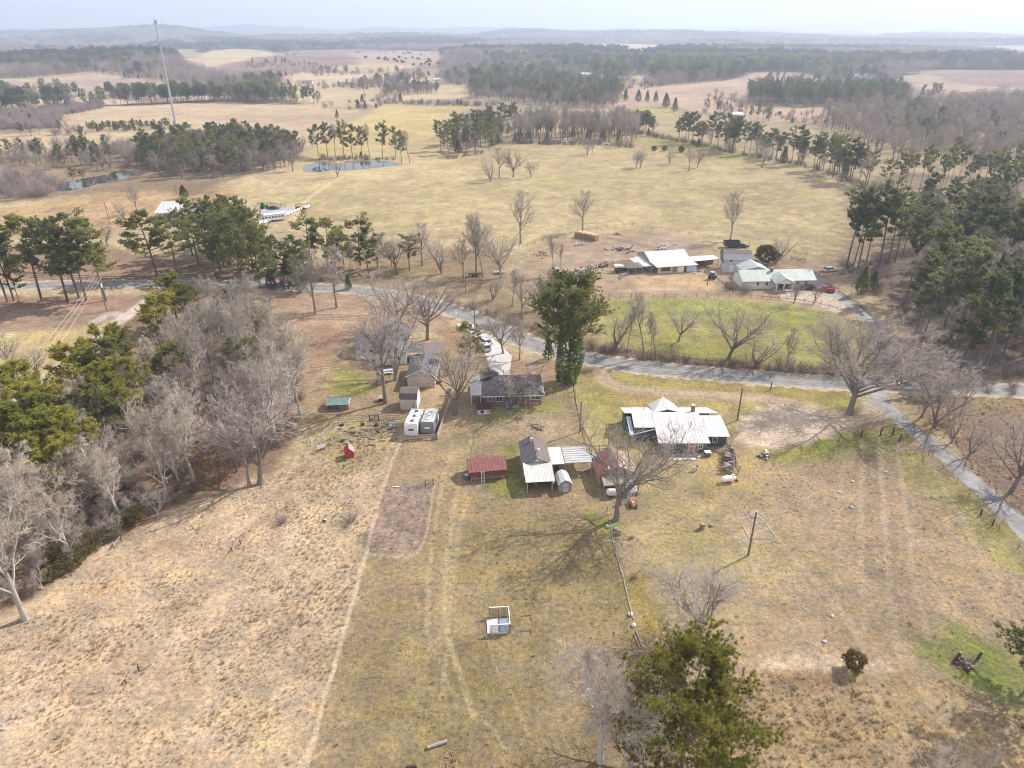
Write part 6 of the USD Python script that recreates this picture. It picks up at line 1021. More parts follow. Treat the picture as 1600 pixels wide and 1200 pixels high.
one = [[('crown', far_bare(1, 130, 14, 5, 1.0), 'twig_mauve'), ('trunk', tube((0, 0, 0), (0, 0, 9), .25, .1, 5), 'bark_grey')], [('crown', far_bare(2, 130, 13, 5.5, 1.0), 'twig_grey'), ('trunk', tube((0, 0, 0), (0, 0, 9), .25, .1, 5), 'bark_grey')],
       [('crown', far_pine(3, 110, 17, 4.2, 1.5), 'far_pine_leaf'), ('trunk', tube((0, 0, 0), (0, 0, 12), .25, .12, 5), 'bark_pine')], [('crown', far_pine(4, 110, 18, 4.0, 1.5), 'pine_dark'), ('trunk', tube((0, 0, 0), (0, 0, 12), .25, .12, 5), 'bark_pine')]]
far_country(850, 1750, 9.5, one, 'woods of bare trees and pines between the distant fields', 'distant_wood', .64)
many = [[('crown', patch(far_bare, 9, 13, 5, 45, 14, 5, 2.0), 'twig_mauve')], [('crown', patch(far_bare, 9, 13, 6, 45, 14, 5, 2.0), 'twig_grey')], [('crown', patch(far_pine, 9, 13, 7, 34, 17, 4.4, 2.6), 'far_pine_leaf')], [('crown', patch(far_pine, 9, 13, 8, 34, 17, 4.4, 2.6), 'far_pine_leaf')]]
far_country(1750, 3600, 21, many, 'far wooded hills seen through the haze', 'far_wood', .62)
far_country(3600, 7200, 34, many, 'wooded ridges at the skyline', 'ridge_wood', .68)
# cedar bushes dotted over the brown hill
for k in range(44):
    px, py = rs_.uniform(556, 690), rs_.uniform(79, 104)
    if py > 90 + (px - 556) * .12 and px < 640: continue
    plant('s0', G(px, py), rs_.uniform(3.0, 5.5), 'small dark cedar bush dotted on the brown hillside', 'cedar bushes on the brown hillside', wide=1.3)

# ------------------------------------------------------------------ fences
def fence(name, label, pts_px, gap, h=1.2, rails=(), wire=(), post_m='fence_wood', rail_m='fence_wood', r=.06, jit=.0, skip=0.0, seed=1, group=None, rail_th=.04, rail_h=.12):
    """Posts set along a line of pixels on the ground; rails are boards between the posts, wires thin strands."""
    rs = np.random.RandomState(seed); w = np.array([G(*p) for p in pts_px]); d = np.concatenate([[0], np.cumsum(np.linalg.norm(np.diff(w[:, :2], axis=0), axis=1))]); n = max(2, int(round(d[-1] / gap)) + 1)
    s = np.linspace(0, d[-1], n); P = np.stack([np.interp(s, d, w[:, k]) for k in range(3)], 1)
    t = thing(name, label, 'fence', P[0], 0, group); Q = P - P[0]
    for i, q in enumerate(Q):
        if rs.rand() < skip: continue
        e = np.array([rs.randn() * jit, rs.randn() * jit, h * (1 + .12 * rs.randn())]); obj('post', tube(q - [0, 0, .1], q + e, r * (.9 + .3 * rs.rand()), r * .9, 6), post_m, t)
    for z in rails:
        for a, b_ in zip(Q[:-1], Q[1:]): obj('rail', bar(a + [0, 0, z], b_ + [0, 0, z + .0 * rs.randn()], rail_th, rail_h), rail_m, t)
    if wire:
        obj('wire', cat_([bar(a + [0, 0, z], b_ + [0, 0, z], .018) for z in wire for a, b_ in zip(Q[:-1], Q[1:])]), 'dark_cable', t)
    return t
fence('board_fence', 'grey board fence along the upper side of the wood chip playground', [(529, 660), (560, 657), (578, 656), (600, 655), (624, 654)], 2.2, 1.35, (.35, .75, 1.15), rail_h=.14)
fence('board_fence', 'grey board fence slanting down the left side of the playground', [(529, 661), (507, 683), (488, 705), (476, 720)], 2.3, 1.3, (.35, .75, 1.15), rail_h=.14)
t = thing('board_gate', 'timber gate with a diagonal brace in the playground fence', 'gate', G(578, 658), .03); obj('frame', cat_(bar((0, 0, .3), (1.7, 0, .3), .05, .12), bar((0, 0, 1.2), (1.7, 0, 1.2), .05, .12), box(-.08, .08, -.08, .08, 0, 1.5), box(1.62, 1.78, -.08, .08, 0, 1.5)), 'dark_wood', t); obj('brace', bar((.1, 0, .3), (1.6, 0, 1.2), .04, .1), 'dark_wood', t)
fence('board_fence', 'two rail timber fence in front of the campers', [(633, 689), (650, 688), (684, 686)], 2.3, 1.25, (.4, .7, 1.05), rail_h=.2)
fence('board_fence', 'close boarded fence running up beside the campers to the garage', [(684, 687), (692, 662), (701, 636), (709, 606)], 2.2, 1.35, (.25, .5, .75, 1.0, 1.25), rail_h=.2)
fence('board_fence', 'three rail fence along the paddock above the farmhouse', [(415, 498), (470, 497), (520, 498), (577, 500)], 2.6, 1.3, (.4, .8, 1.2), rail_h=.13)
fence('board_fence', 'three rail fence from the paddock corner to the farmhouse wing', [(578, 499), (574, 513), (571, 524)], 2.4, 1.3, (.4, .8, 1.2), rail_h=.13)
fence('rail_fence', 'dark rail fence beyond the road at the left', [(40, 432), (110, 436), (180, 438), (243, 438)], 3.0, 1.4, (.6, 1.2), post_m='dark_wood', rail_m='dark_wood')
fence('rail_fence', 'grey rail fence across the yard from the coop to the farmhouse', [(485, 581), (530, 577), (585, 573)], 2.5, 1.2, (.5, 1.0))
fence('wire_fence', 'wire fence down the left side of the brick house yard', [(746, 650), (744, 668), (741, 690), (737, 708), (734, 735)], 2.6, 1.3, wire=(.5, .9, 1.2), post_m='old_wood', seed=3)
fence('wire_fence', 'wire fence from the brick house to the post line at its right', [(847, 628), (870, 626), (897, 624)], 2.2, 1.2, wire=(.3, .6, .9, 1.15), post_m='mesh_wire', r=.03, seed=4)
fence('post_fence', 'leaning old post fence between the brick house yard and the yellow grass', [(896, 612), (901, 640), (907, 672), (915, 702), (924, 720)], 2.0, 1.7, wire=(.5, .9, 1.3), post_m='pole_wood', r=.10, jit=.12, seed=5)
fence('rail_fence', 'dark rail fence in the gap between the pergola and the rusty barn', [(924, 706), (935, 706), (948, 705)], 1.8, 1.4, (.6, 1.2), post_m='dark_wood', rail_m='dark_wood')
fence('wire_fence', 'old fence line running from the rusty barn down to the foreground pine', [(938, 762), (948, 800), (957, 840), (968, 890), (980, 940), (990, 985), (1002, 1026)], 3.1, .9, wire=(.4, .75), post_m='old_wood', r=.07, jit=.1, skip=.25, seed=6)
# fallen boards and stones on that line
t = thing('board_pile', 'grey weathered boards lying end to end along the old fence line', 'boards', G(957, 842))
for i, ((a, b_), (c, d_)) in enumerate([((951, 808), (956, 832)), ((956, 836), (959, 850)), ((960, 852), (964, 872)), ((965, 872), (971, 895)), ((972, 893), (978, 922)), ((978, 920), (984, 948)), ((984, 946), (990, 968)), ((991, 992), (1000, 1014)), ((994, 986), (1003, 1010))]):
    o = G(957, 842); obj('board', bar(G(a, b_) - o + [0, 0, .06 + .01 * i], G(c, d_) - o + [0, 0, .10], .15, .07), 'old_wood', t)
for k, (px, py) in enumerate([(985, 961), (990, 978), (949, 824), (962, 828)]):
    m_ = trimesh.creation.icosphere(2, .34); m_.vertices *= np.array([1, .8, .7]) * (1 + .3 * (meshkit.noise(m_.vertices * 3 + k)[:, None] - .5)); q = thing('white_block' if k < 2 else 'stone', ['upper pale block on the old fence line', 'lower pale block on the old fence line', 'small round stone on the fence line below the forked tree', 'grey lump of stone just below the forked tree'][k], 'stone', G(px, py) + [0, 0, .2], k); obj('body', m_, 'white' if k < 2 else 'stone', q); obj('base', trimesh.creation.cylinder(.25, .2, sections=8).apply_translation([0, 0, -.12]), 'stone', q)
# fences of the farm and pasture
fence('wire_fence', 'post and wire fence round the back of the dirt farmyard, left half', [(812, 388), (860, 374), (905, 362), (960, 356), (988, 352)], 4.0, 1.3, wire=(.6, 1.1), post_m='dark_wood', seed=7)
fence('wire_fence', 'post and wire fence round the back of the dirt farmyard, right half', [(989, 352), (1040, 360), (1090, 369), (1140, 378), (1200, 390), (1260, 398)], 4.0, 1.3, wire=(.6, 1.1), post_m='dark_wood', seed=8)
fence('wire_fence', 'post and wire fence between the dirt farmyard and the green pasture', [(935, 466), (1000, 466), (1060, 466), (1120, 465), (1190, 465)], 3.2, 1.3, wire=(.6, 1.1), post_m='dark_wood', seed=9)
fence('wire_fence', 'dark brushy fence along the top of the pasture before the green roofed house', [(1190, 466), (1235, 470), (1270, 475), (1308, 484)], 2.2, 1.3, (.6,), (1.0,), 'dark_wood', 'dark_wood', seed=10)
fence('wire_fence', 'fence leading from the grey barn down to the green roofed house', [(1110, 432), (1130, 447), (1145, 460)], 2.6, 1.3, (.6, 1.1), post_m='dark_wood', rail_m='dark_wood', seed=11)
fence('wire_fence', 'thin wire fence along the road below the green pasture', [(925, 548), (1000, 562), (1100, 572), (1200, 580), (1300, 588)], 4.0, 1.2, wire=(.5, 1.0), post_m='pole_wood', seed=12)
fence('rail_fence', 'rail fence corner at the far end of the dirt farmyard beside the tall pines', [(1235, 408), (1246, 410), (1258, 411)], 2.5, 1.6, (.6, 1.1, 1.5), post_m='dark_wood', rail_m='dark_wood', seed=13)
fence('rail_fence', 'low dark wall of rails up the right side of the farm drive', [(1292, 445), (1320, 464), (1340, 476), (1352, 486)], 2.4, .8, (.3, .6), post_m='dark_wood', rail_m='dark_wood', seed=14)
fence('yard_fence', 'white and dark paddock fence along the lower edge of the grey yard', [(405, 352), (430, 345), (460, 333), (485, 324)], 2.4, 1.5, (.5, .9, 1.3), post_m='black', rail_m='white', rail_h=.35, r=.11, seed=15)
fence('yard_fence', 'dark rail fence along the back of the grey yard', [(402, 322), (424, 321), (447, 324)], 2.6, 1.5, (.5, 1.0, 1.4), post_m='dark_wood', rail_m='dark_wood', seed=16); fence('yard_fence', 'dark rail fence at the right back of the grey yard', [(462, 324), (484, 323)], 2.6, 1.5, (.5, 1.0, 1.4), post_m='dark_wood', rail_m='dark_wood', seed=17)
fence('wire_fence', 'thin fence along the lower side of the narrow lane', [(1450, 712), (1490, 748), (1534, 806), (1552, 823), (1590, 858)], 4.6, 1.2, wire=(.6, 1.0), post_m='pole_wood', r=.05, seed=18)
fence('garden_fence', 'low wire fence round the top of the bare garden plot', [(612, 760), (640, 759), (666, 758), (676, 756)], 2.0, 1.1, wire=(.5, 1.0), post_m='old_wood', r=.03, seed=19)
t = thing('garden_gate', 'small timber gate at the top right corner of the garden plot', 'gate', G(665, 760), .05); obj('frame', cat_(box(-.05, .05, -.05, .05, 0, 1.3), box(1.25, 1.35, -.05, .05, 0, 1.5), bar((0, 0, 1.2), (1.3, 0, 1.2), .05), bar((0, 0, .25), (1.3, 0, .25), .05)), 'dark_wood', t); obj('brace', bar((0, 0, .3), (1.3, 0, 1.15), .04), 'dark_wood', t)
fence('wire_fence', 'leaning fence remains at the lower left of the wild field', [(30, 1086), (100, 1080), (180, 1079), (196, 1072), (218, 1046)], 4.6, 1.0, wire=(.55,), post_m='old_wood', r=.05, jit=.15, seed=20)
def broken_rail(label, a, b_, w_=.2):
    o = G(*a); t = thing('broken_rail', label, 'rail', o); v = G(*b_) - o; obj('rail', bar((0, 0, .5), v + [0, 0, 1.0], .08, w_), 'fence_wood', t); obj('post', tube(v - [0, 0, .1], v + [0, 0, 1.15], .07, .06, 6), 'dark_wood', t); obj('post', tube((0, 0, -.1), (.0, .0, .7), .07, .06, 6), 'dark_wood', t)
broken_rail('broken pale rail on posts at the corner of the old fence in the wild field', (197, 1068), (217, 1048)); broken_rail('broken pale rail standing halfway up the wild field', (363, 862), (376, 850)); broken_rail('pale rail by the olive brush at the wood edge', (178, 857), (190, 846))
# ------------------------------------------------------------------ poles and wires
def pole(label, base, top, r=.15, arm=0.0, lean=(0, 0), m='pole_wood', name='utility_pole', cat='pole'):
    b = G(*base); h = hgt(b, top); t = thing(name, label, cat, b, 0, None, 1.0, lean); obj('shaft', tube((0, 0, -.2), (0, 0, h), r, r * .75, 10), m, t)
    if arm: obj('cross_arm', bar((-arm, 0, h - .5), (arm, 0, h - .5), .12), m, t); obj('insulator', cat_([tube((s * arm * .9, 0, h - .45), (s * arm * .9, 0, h - .2), .05, .05, 6) for s in (-1, 0, 1)]), 'grey_junk', t)
    else: obj('cap', tube((0, 0, h), (0, 0, h + .06), r * .8, r * .7, 8), 'grey_junk', t)
    return b + np.array([lean[1] * h, -lean[0] * h, h])
def wire(label, a, b_, sag, r=.03, m='dark_cable', group=None):
    s = np.linspace(0, 1, 13)[:, None]; p = a + (b_ - a) * s; p[:, 2] -= sag * 4 * s[:, 0] * (1 - s[:, 0]); o = p[0].copy(); t = obj('power_line', segs_mesh(p[:-1], p[1:], np.full(12, r), np.full(12, r), 4), m); tag(t, label, 'wire', group)
pole('bare wooden pole in the middle of the right hand field', (1169, 868), 800, .16); pole('wooden pole beside the gravel pad above the white metal roofed house', (1152, 657), 606, .17); pole('wooden pole in the yard fence right of the brick house', (906, 675), 627, .16); pole('wooden pole standing against the ivy covered pine', (878, 603), 549, .17)
p1 = pole('leaning utility pole with cross arm at the right edge of the road', (1520, 592), 546, .16, 1.2, (0, .16)); pole('utility pole at the road bend behind the farmhouse', (742, 512), 478, .15, .9)
p2 = pole('utility pole with a transformer among the tall left pines', (167, 486), 432, .16, 1.0); pole('slim pole in the tan field left of the white barn', (172, 352), 313, .13); pole('slim pole behind the white roofed barn', (276, 303), 281, .12); pole('slender pole on the meadow bank behind the road bend', (728, 458), 425, .12)
t = thing('transformer', 'grey transformer can on a stub post by the left road', 'transformer', G(163, 470), 0); obj('post', tube((0, 0, 0), (0, 0, 5.0), .15, .13, 8), 'pole_wood', t); obj('can', tube((.3, -.2, 4.0), (.3, -.2, 5.1), .32, .32, 12), 'white', t)
for k, (e, dx) in enumerate((((40, 570), -1.0), ((30, 600), 0.0), ((48, 600), 1.0))):
    b_ = T(*e, 9.0); wire(['upper', 'middle', 'lower'][k] + ' of the three pale power lines slanting down over the straw field at the left', p2 + np.array([dx * .9, 0, -.3]), b_, .6, .032, 'cable')
for k, z in enumerate((0, -.25, -1.5, -1.8)):
    wire(['topmost', 'second', 'third', 'lowest'][k] + ' power line from the leaning pole to the left over the road brush', p1 + np.array([-.9 + .3 * k, 0, z]), T(1440 - 6 * k, 545 + 4 * k, 9.5 + z), .3, .03); wire(['topmost', 'second', 'third', 'lowest'][k] + ' power line from the leaning pole to the right edge', p1 + np.array([.9 - .3 * k, 0, z]), T(1680, 550 + 6 * k, 9.5 + z), .3, .03)
for k, (px, py, ty) in enumerate([(1345, 684, 671), (1375, 681, 669), (1394, 680, 668), (1405, 690, 678)]):
    t = thing('fence_post', ORD[k].replace('first', 'leftmost') + ' of the four stout dark posts at the mouth of the field by the lane', 'post', G(px, py), 0, 'posts at the mouth of the field'); h = hgt(G(px, py), ty); obj('shaft', tube((0, 0, -.1), (0.03 * k, 0, h), .17, .14, 8), 'dark_wood', t); obj('cap', tube((.03 * k, 0, h), (.03 * k, 0, h + .05), .15, .12, 8), 'pole_wood', t)
for k, (px, py, ty, lab) in enumerate([(1204, 609, 597, 'thin post on the verge above the gravel pad'), (1296, 570, 560, 'short dark post at the pasture corner by the road'), (1239, 575, 563, 'dark post left of the pasture corner'), (1105, 447, 434, 'thick dark post before the grey barn'), (1532, 806, 796, 'dark post beside the lane, upper of two'), (1550, 822, 811, 'dark post beside the lane, lower of two')]):
    t = thing('fence_post', lab, 'post', G(px, py)); h = hgt(G(px, py), ty); obj('shaft', tube((0, 0, -.1), (0, 0, h), .13, .11, 8), 'dark_wood', t); obj('cap', tube((0, 0, h), (0, 0, h + .04), .12, .1, 8), 'pole_wood', t)
# the cell tower
b = G(275, 196); h = hgt(b, 32); t = thing('cell_tower', 'tall slim grey cell tower rising above the far wood', 'tower', b)
obj('mast', tube((0, 0, 0), (0, 0, h), .95, .42, 12), 'tower_steel', t); obj('antenna', cat_([tube((.9 * math.cos(a), .9 * math.sin(a), h - 2.0), (.9 * math.cos(a), .9 * math.sin(a), h + .8), .22, .22, 6) for a in np.arange(6) * math.pi / 3]), 'grey_junk', t, label='ring of panel antennas at the top'); obj('platform', tube((0, 0, h - 1.0), (0, 0, h - .8), 1.1, 1.1, 12), 'tower_steel', t); obj('lightning_rod', tube((0, 0, h), (0, 0, h + 3.5), .08, .04, 6), 'tower_steel', t); obj('antenna', cat_([tube((.75 * math.cos(a), .75 * math.sin(a), h * .78), (.75 * math.cos(a), .75 * math.sin(a), h * .78 + 1.4), .16, .16, 6) for a in (0, 2.1, 4.2)]), 'grey_junk', t)
# ------------------------------------------------------------------ vehicles
def car(label, base, rz, body, cat='car', truck=False, L=4.6, group=None):
    t = thing('pickup_truck' if truck else 'parked_car', label, cat, G(*base), rz, group); W2 = .9
    low = prism([(-L / 2, .32), (-L / 2, .78), (-L / 2 + .15, .95), (L / 2 - .9, .98), (L / 2 - .1, .80), (L / 2, .62), (L / 2, .32)], -W2, W2); obj('body', low, body, t)
    c = [(-.6, .95), (-.45, 1.62), (.55, 1.62), (1.15, .97)] if truck else [(-L / 2 + .2, .95), (-L / 2 + .75, 1.45), (.45, 1.47), (1.2, .97)]
    cab = prism(c, -W2 * .88, W2 * .88); cab.vertices[:, 1] *= np.where(cab.vertices[:, 2] > 1.2, .86, 1.0); obj('glass', cab, 'window_dark', t); top = c[1][0] + .04, c[2][0] - .04; obj('roof', box(top[0], top[1], -W2 * .76, W2 * .76, c[1][1] - .02, c[1][1] + .05), body, t)
    if truck:
        obj('bed', cat_(box(-L / 2 + .1, -.75, -W2, -W2 + .1, .95, 1.15), box(-L / 2 + .1, -.75, W2 - .1, W2, .95, 1.15), box(-L / 2 + .05, -L / 2 + .15, -W2, W2, .95, 1.15)), body, t)
    for sx in (-1, 1):
        for sy in (-1, 1):
            wl = obj('wheel', tube((sx * L * .31, sy * (W2 - .18), .34), (sx * L * .31, sy * (W2 + .02), .34), .34, .34, 16), 'rubber', t); obj('rim', tube((sx * L * .31, sy * (W2 + .0), .34), (sx * L * .31, sy * (W2 + .03), .34), .19, .19, 10), 'chrome', wl)
    for sy in (-1, 1): obj('headlight', box(L / 2 - .06, L / 2 + .01, sy * .6 - .15, sy * .6 + .15, .6, .75), 'white', t); obj('tail_light', box(-L / 2 - .01, -L / 2 + .05, sy * .7 - .12, sy * .7 + .12, .65, .85), 'car_red', t)
    return t
car('white pickup driving along the road right of the great oak', (1412, 606), -.12, 'car_white', 'pickup', True, 5.6)
car('silver car parked on the drive above the brick house, the nearer of two', (758, 545), 1.9, 'car_silver'); car('silver car parked on the drive above the brick house, the farther of two', (757, 537), 2.2, 'car_silver')
car('red pickup parked beside the green roofed house', (1289, 455), 2.7, 'car_red', 'pickup', True, 5.2); car('dark car parked in the shade of the forked tree by the green roofed house', (1262, 452), 2.9, 'car_dark'); car('pale car beyond the farm drive under the tall pines', (1296, 424), .3, 'car_silver')
car('dark blue car beside the black dump trailer', (1159, 387), .1, 'car_dark'); car('dark car in the fenced grey yard', (428, 327), .2, 'car_dark'); car('dark red car at the right end of the grey yard', (470, 328), .3, 'car_red')
def camper(label, base, rz, L, body, roof, nose):
    t = thing('camper_trailer', label, 'camper', G(*base), rz); c = prism_x([(0, .55), (L, .55), (L + .5, 1.2), (L + .35, 2.55), (L - .2, 2.85), (.15, 2.85), (0, 2.6)], -1.25, 1.25); obj('body', c, body, t)
    obj('roof', box(-1.2, 1.2, .2, L - .2, 2.86, 2.93), roof, t)
    for y in (L * .2, L * .5, L * .8): p = obj('roof_vent', box(-.25, .25, y - .25, y + .25, 2.93, 3.12), nose, t)
    obj('stripe', cat_(box(-1.27, -1.255, .1, L, 1.0, 1.25), box(1.255, 1.27, .1, L, 1.0, 1.25)), 'charcoal', t); w_ = obj('window', box(1.255, 1.28, L * .35, L * .6, 1.6, 2.2), 'charcoal', t); obj('pane', box(1.282, 1.288, L * .36, L * .59, 1.65, 2.15), 'window_dark', w_); obj('rear_panel', box(-.5, .5, -.03, -.002, 1.5, 1.9), nose, t); obj('door', box(1.255, 1.285, L * .72, L * .85, .7, 2.3), 'white_siding', t)
    for sx in (-1, 1):
        for y in (L * .42, L * .56): obj('wheel', tube((sx * 1.0, y, .36), (sx * 1.27, y, .36), .36, .36, 14), 'rubber', t)
    obj('tow_bar', cat_(bar((-.7, L + .2, .5), (0, L + 1.6, .5), .1), bar((.7, L + .2, .5), (0, L + 1.6, .5), .1)), 'dark_metal', t)
camper('white camper trailer parked left beside the close boarded fence', (643, 684), -.10, 6.2, 'white', 'white', 'charcoal'); camper('grey and black camper trailer parked right beside the white one', (668, 681), -.10, 5.6, 'camper_grey', 'grey_metal', 'white')
t = thing('dump_trailer', 'black high sided dump trailer by the farmyard fence', 'trailer', G(1132, 388), .02); obj('body', cat_(box(0, 5.4, 0, .12, .9, 2.4), box(0, 5.4, 2.3, 2.42, .9, 2.4), box(0, .12, .12, 2.3, .9, 2.4), box(5.28, 5.4, .12, 2.3, .9, 2.4), box(0, 5.4, 0, 2.42, .78, .9)), 'car_dark', t)
for x in (2.0, 3.2): obj('wheel', tube((x, -.1, .42), (x, .2, .42), .42, .42, 14), 'rubber', t); obj('wheel', tube((x, 2.2, .42), (x, 2.5, .42), .42, .42, 14), 'rubber', t)
for k in range(6): obj('rib', box(.2 + k, .32 + k, -.08, -.001, .9, 2.4), 'black', t)
t = thing('flat_trailer', 'white roofed wagon among the scrap at the front of the farmyard', 'trailer', G(960, 427), .06); obj('roof', slab([(0, 0, 2.3), (5.2, 0, 2.3), (5.2, 1.7, 2.5), (0, 1.7, 2.5)], .12), 'white', t); obj('body', box(.2, 5.0, .2, 1.6, .6, 1.3), 'dark_wood', t); obj('wheel', cat_(tube((.9, .0, .4), (.9, .25, .4), .4, .4, 12), tube((4.2, .0, .4), (4.2, .25, .4), .4, .4, 12)), 'rubber', t)
for x in (.1, 5.0): obj('post', box(x, x + .1, .05, .15, .6, 2.3), 'dark_wood', t)
def tractor(label, base, rz, m, s=1.0):
    t = thing('farm_tractor', label, 'tractor', G(*base), rz, None, s); obj('hood', box(.2, 2.0, -.4, .4, .9, 1.6), m, t); obj('cab', box(-.9, .2, -.65, .65, 1.2, 2.5), 'window_dark', t); obj('roof', box(-1.0, .3, -.75, .75, 2.5, 2.62), m, t); obj('axle', box(-.6, 1.8, -.3, .3, .5, .9), 'dark_metal', t)
    for sy in (-1, 1): obj('wheel', tube((-.5, sy * .65, .8), (-.5, sy * 1.05, .8), .8, .8, 16), 'rubber', t); obj('wheel', tube((1.5, sy * .55, .45), (1.5, sy * .8, .45), .45, .45, 14), 'rubber', t)
tractor('grey tractor at the left end of the scrap row in the farmyard', (872, 432), .2, 'grey_junk'); tractor('pale tractor parked before the grey two storey barn', (1113, 436), .9, 'tarp_blue', .9); tractor('green tractor in the fenced grey yard', (412, 326), .2, 'tractor_green')
# ------------------------------------------------------------------ piles and scrap of the farmyard
def heap(name, label, cat, base, n, size, spread, mats, seed, shape='log', tall=.5):
    rs = np.random.RandomState(seed); t = thing(name, label, cat, G(*base), rs.rand())
    for i in range(n):
        r = np.abs(rs.randn()) * .5; a = rs.rand() * 6.283; x, y = spread[0] * r * math.cos(a), spread[1] * r * math.sin(a); z = tall * max(0, 1 - r) * rs.rand() + size * .25; th = rs.rand() * 6.283; d = np.array([math.cos(th), math.sin(th), .3 * rs.randn()]) * size * (.5 + rs.rand())
        m_ = tube((x - d[0], y - d[1], max(.05, z - d[2])), (x + d[0], y + d[1], max(.05, z + d[2])), size * .28, size * .24, 7) if shape == 'log' else bar((x - d[0], y - d[1], max(.05, z - d[2])), (x + d[0], y + d[1], max(.05, z + d[2])), size * rs.uniform(.2, .7), size * rs.uniform(.1, .5))
        obj({'log': 'log', 'scrap': 'scrap_piece'}[shape], m_, mats[i % len(mats)], t)
heap('wood_pile', 'heap of cut logs and red soil at the left of the farmyard', 'wood pile', (848, 397), 60, .55, (5.5, 4.5), ['cut_log', 'firewood', 'cut_log'], 1, 'log', .9)
heap('scrap_heap', 'long heap of timber and scrap behind the white roofed wagon', 'scrap heap', (945, 416), 90, .8, (11, 3.5), ['firewood', 'grey_junk', 'brown_wall', 'old_wood', 'cut_log'], 2, 'scrap', 1.3)
heap('scrap_heap', 'scrap round the pale machine at the left of the farmyard', 'scrap heap', (912, 428), 40, .7, (5, 2.4), ['grey_junk', 'dark_metal', 'white_siding', 'old_wood'], 3, 'scrap', 1.6)
heap('scrap_heap', 'scattered scrap along the front of the farmyard', 'scrap heap', (980, 428), 36, .6, (13, 1.2), ['old_wood', 'grey_junk', 'white_siding', 'firewood'], 4, 'scrap', .5)
heap('scrap_heap', 'low scrap below the log stack', 'scrap heap', (905, 383), 14, .6, (3, 2), ['grey_junk', 'old_wood', 'white_siding'], 5, 'scrap', .4); heap('scrap_heap', 'small pile of boards right of the log stack', 'scrap heap', (963, 366), 14, .7, (2.6, 2), ['old_wood', 'grey_junk'], 6, 'scrap', .5)
heap('scrap_heap', 'rusty implements in the middle of the farmyard', 'scrap heap', (972, 391), 22, .9, (6, 2.5), ['rust', 'dark_metal', 'old_wood', 'grey_junk'], 7, 'scrap', .8); heap('scrap_heap', 'machinery parts behind the long barn', 'scrap heap', (1033, 391), 26, .8, (6, 2.2), ['white_metal', 'grey_junk', 'dark_metal', 'tarp_blue'], 8, 'scrap', 1.6)
heap('scrap_heap', 'clutter between the grey barn and the green roofed house', 'scrap heap', (1178, 415), 50, .7, (9, 3), ['grey_junk', 'dark_metal', 'white_siding', 'old_wood', 'brown_wall'], 9, 'scrap', .9); heap('scrap_heap', 'small clutter right of the barn wall', 'scrap heap', (1092, 424), 14, .6, (3, 2), ['grey_junk', 'old_wood'], 10, 'scrap', .5)
heap('brush_pile', 'small pile of limbs in the yard right of the brick house', 'brush pile', (843, 668), 16, .7, (1.6, 1.2), ['old_wood', 'firewood'], 11, 'log', .3); heap('rubble', 'pale rubble along the upper edge of the old foundation', 'rubble', (1180, 808), 46, .20, (3.2, 1.5), ['stone', 'stone', 'concrete'], 12, 'scrap', .1); heap('wood_pile', 'pile of broken limbs between the two stumps', 'wood pile', (1510, 1040), 46, .45, (1.4, .9), ['dark_wood', 'firewood', 'pole_wood'], 13, 'log', .2)
heap('rubble', 'broken boards on the grass right of the propane tank', 'rubble', (1192, 713), 10, .8, (2.0, 1.2), ['dark_wood', 'old_wood', 'white_siding'], 14, 'scrap', .2)
heap('brush_pile', 'scattered twigs beside the fallen log at the bottom edge', 'brush pile', (700, 1185), 12, .18, (2.4, 1.0), ['old_wood', 'firewood'], 15, 'log', .1)
# the log stack
o = G(897, 371); e = G(931, 378); d = e - o; L = _norm(d); t = thing('log_stack', 'long stack of cordwood with pale cut ends on top of the farmyard', 'wood stack', o, math.atan2(d[1], d[0])); rs_ = np.random.RandomState(20); k_ = 0
for i in range(int(L / .55)):
    for j in range(5):
        if j == 4 and rs_.rand() < .35: continue
        x, z, r = .28 + i * .55 + rs_.uniform(-.05, .05), .27 + j * .48, .25 + .04 * rs_.rand(); obj('log', tube((x, rs_.uniform(-.1, .1), z), (x, 2.3 + rs_.uniform(-.1, .1), z), r, r, 8), 'firewood' if j < 4 else 'cut_log', t)
# firewood row and rails by the white metal roofed house
o = G(1136, 739); e = G(1139, 704); d = e - o; L = _norm(d); t = thing('firewood_row', 'ragged grey row of stacked firewood right of the metal roofed house', 'wood stack', o, math.atan2(d[1], d[0])); rs_ = np.random.RandomState(22)
for i in range(int(L / .38)):
    for j in range(4):
        y, z = rs_.uniform(-.6, .6), .2 + j * .32 + rs_.uniform(-.08, .08); obj('log', tube((i * .38 + rs_.uniform(-.2, .2), y - .5, z), (i * .38 + rs_.uniform(-.2, .2), y + .5, z + rs_.uniform(-.1, .1)), .15 + .06 * rs_.rand(), .15, 7), ['old_wood', 'grey_junk', 'old_wood', 'dark_wood'][rs_.randint(4)], t)
fence('rail_fence', 'dark slanting rail fence right beside the firewood row', [(1152, 741), (1146, 722), (1134, 704), (1127, 692)], 2.2, 1.7, (.5, 1.0, 1.5), post_m='dark_wood', rail_m='dark_wood', jit=.15, seed=30)
a = G(1133, 754); e = G(1155, 751); d = e - a; q = tank('propane_tank', 'white propane tank lying on the grass below the firewood row', a + d / 2, _norm(d) * 1.02, .5, 'white', math.atan2(d[1], d[0])); obj('dome', tube((0, 0, 1.25), (0, 0, 1.45), .22, .2, 12), 'grey_metal', q)
t = thing('lawn_seat', 'small blue lawn ornament standing before the stone patio', 'ornament', G(1085, 736)); obj('body', box(-.4, .4, -.15, .15, .5, .85), 'tarp_blue', t); obj('head', box(.3, .5, -.12, .12, .8, 1.15), 'car_dark', t)
for x in (-.32, .24): obj('leg', cat_(box(x, x + .08, -.12, -.04, 0, .5), box(x, x + .08, .04, .12, 0, .5)), 'dark_wood', t)
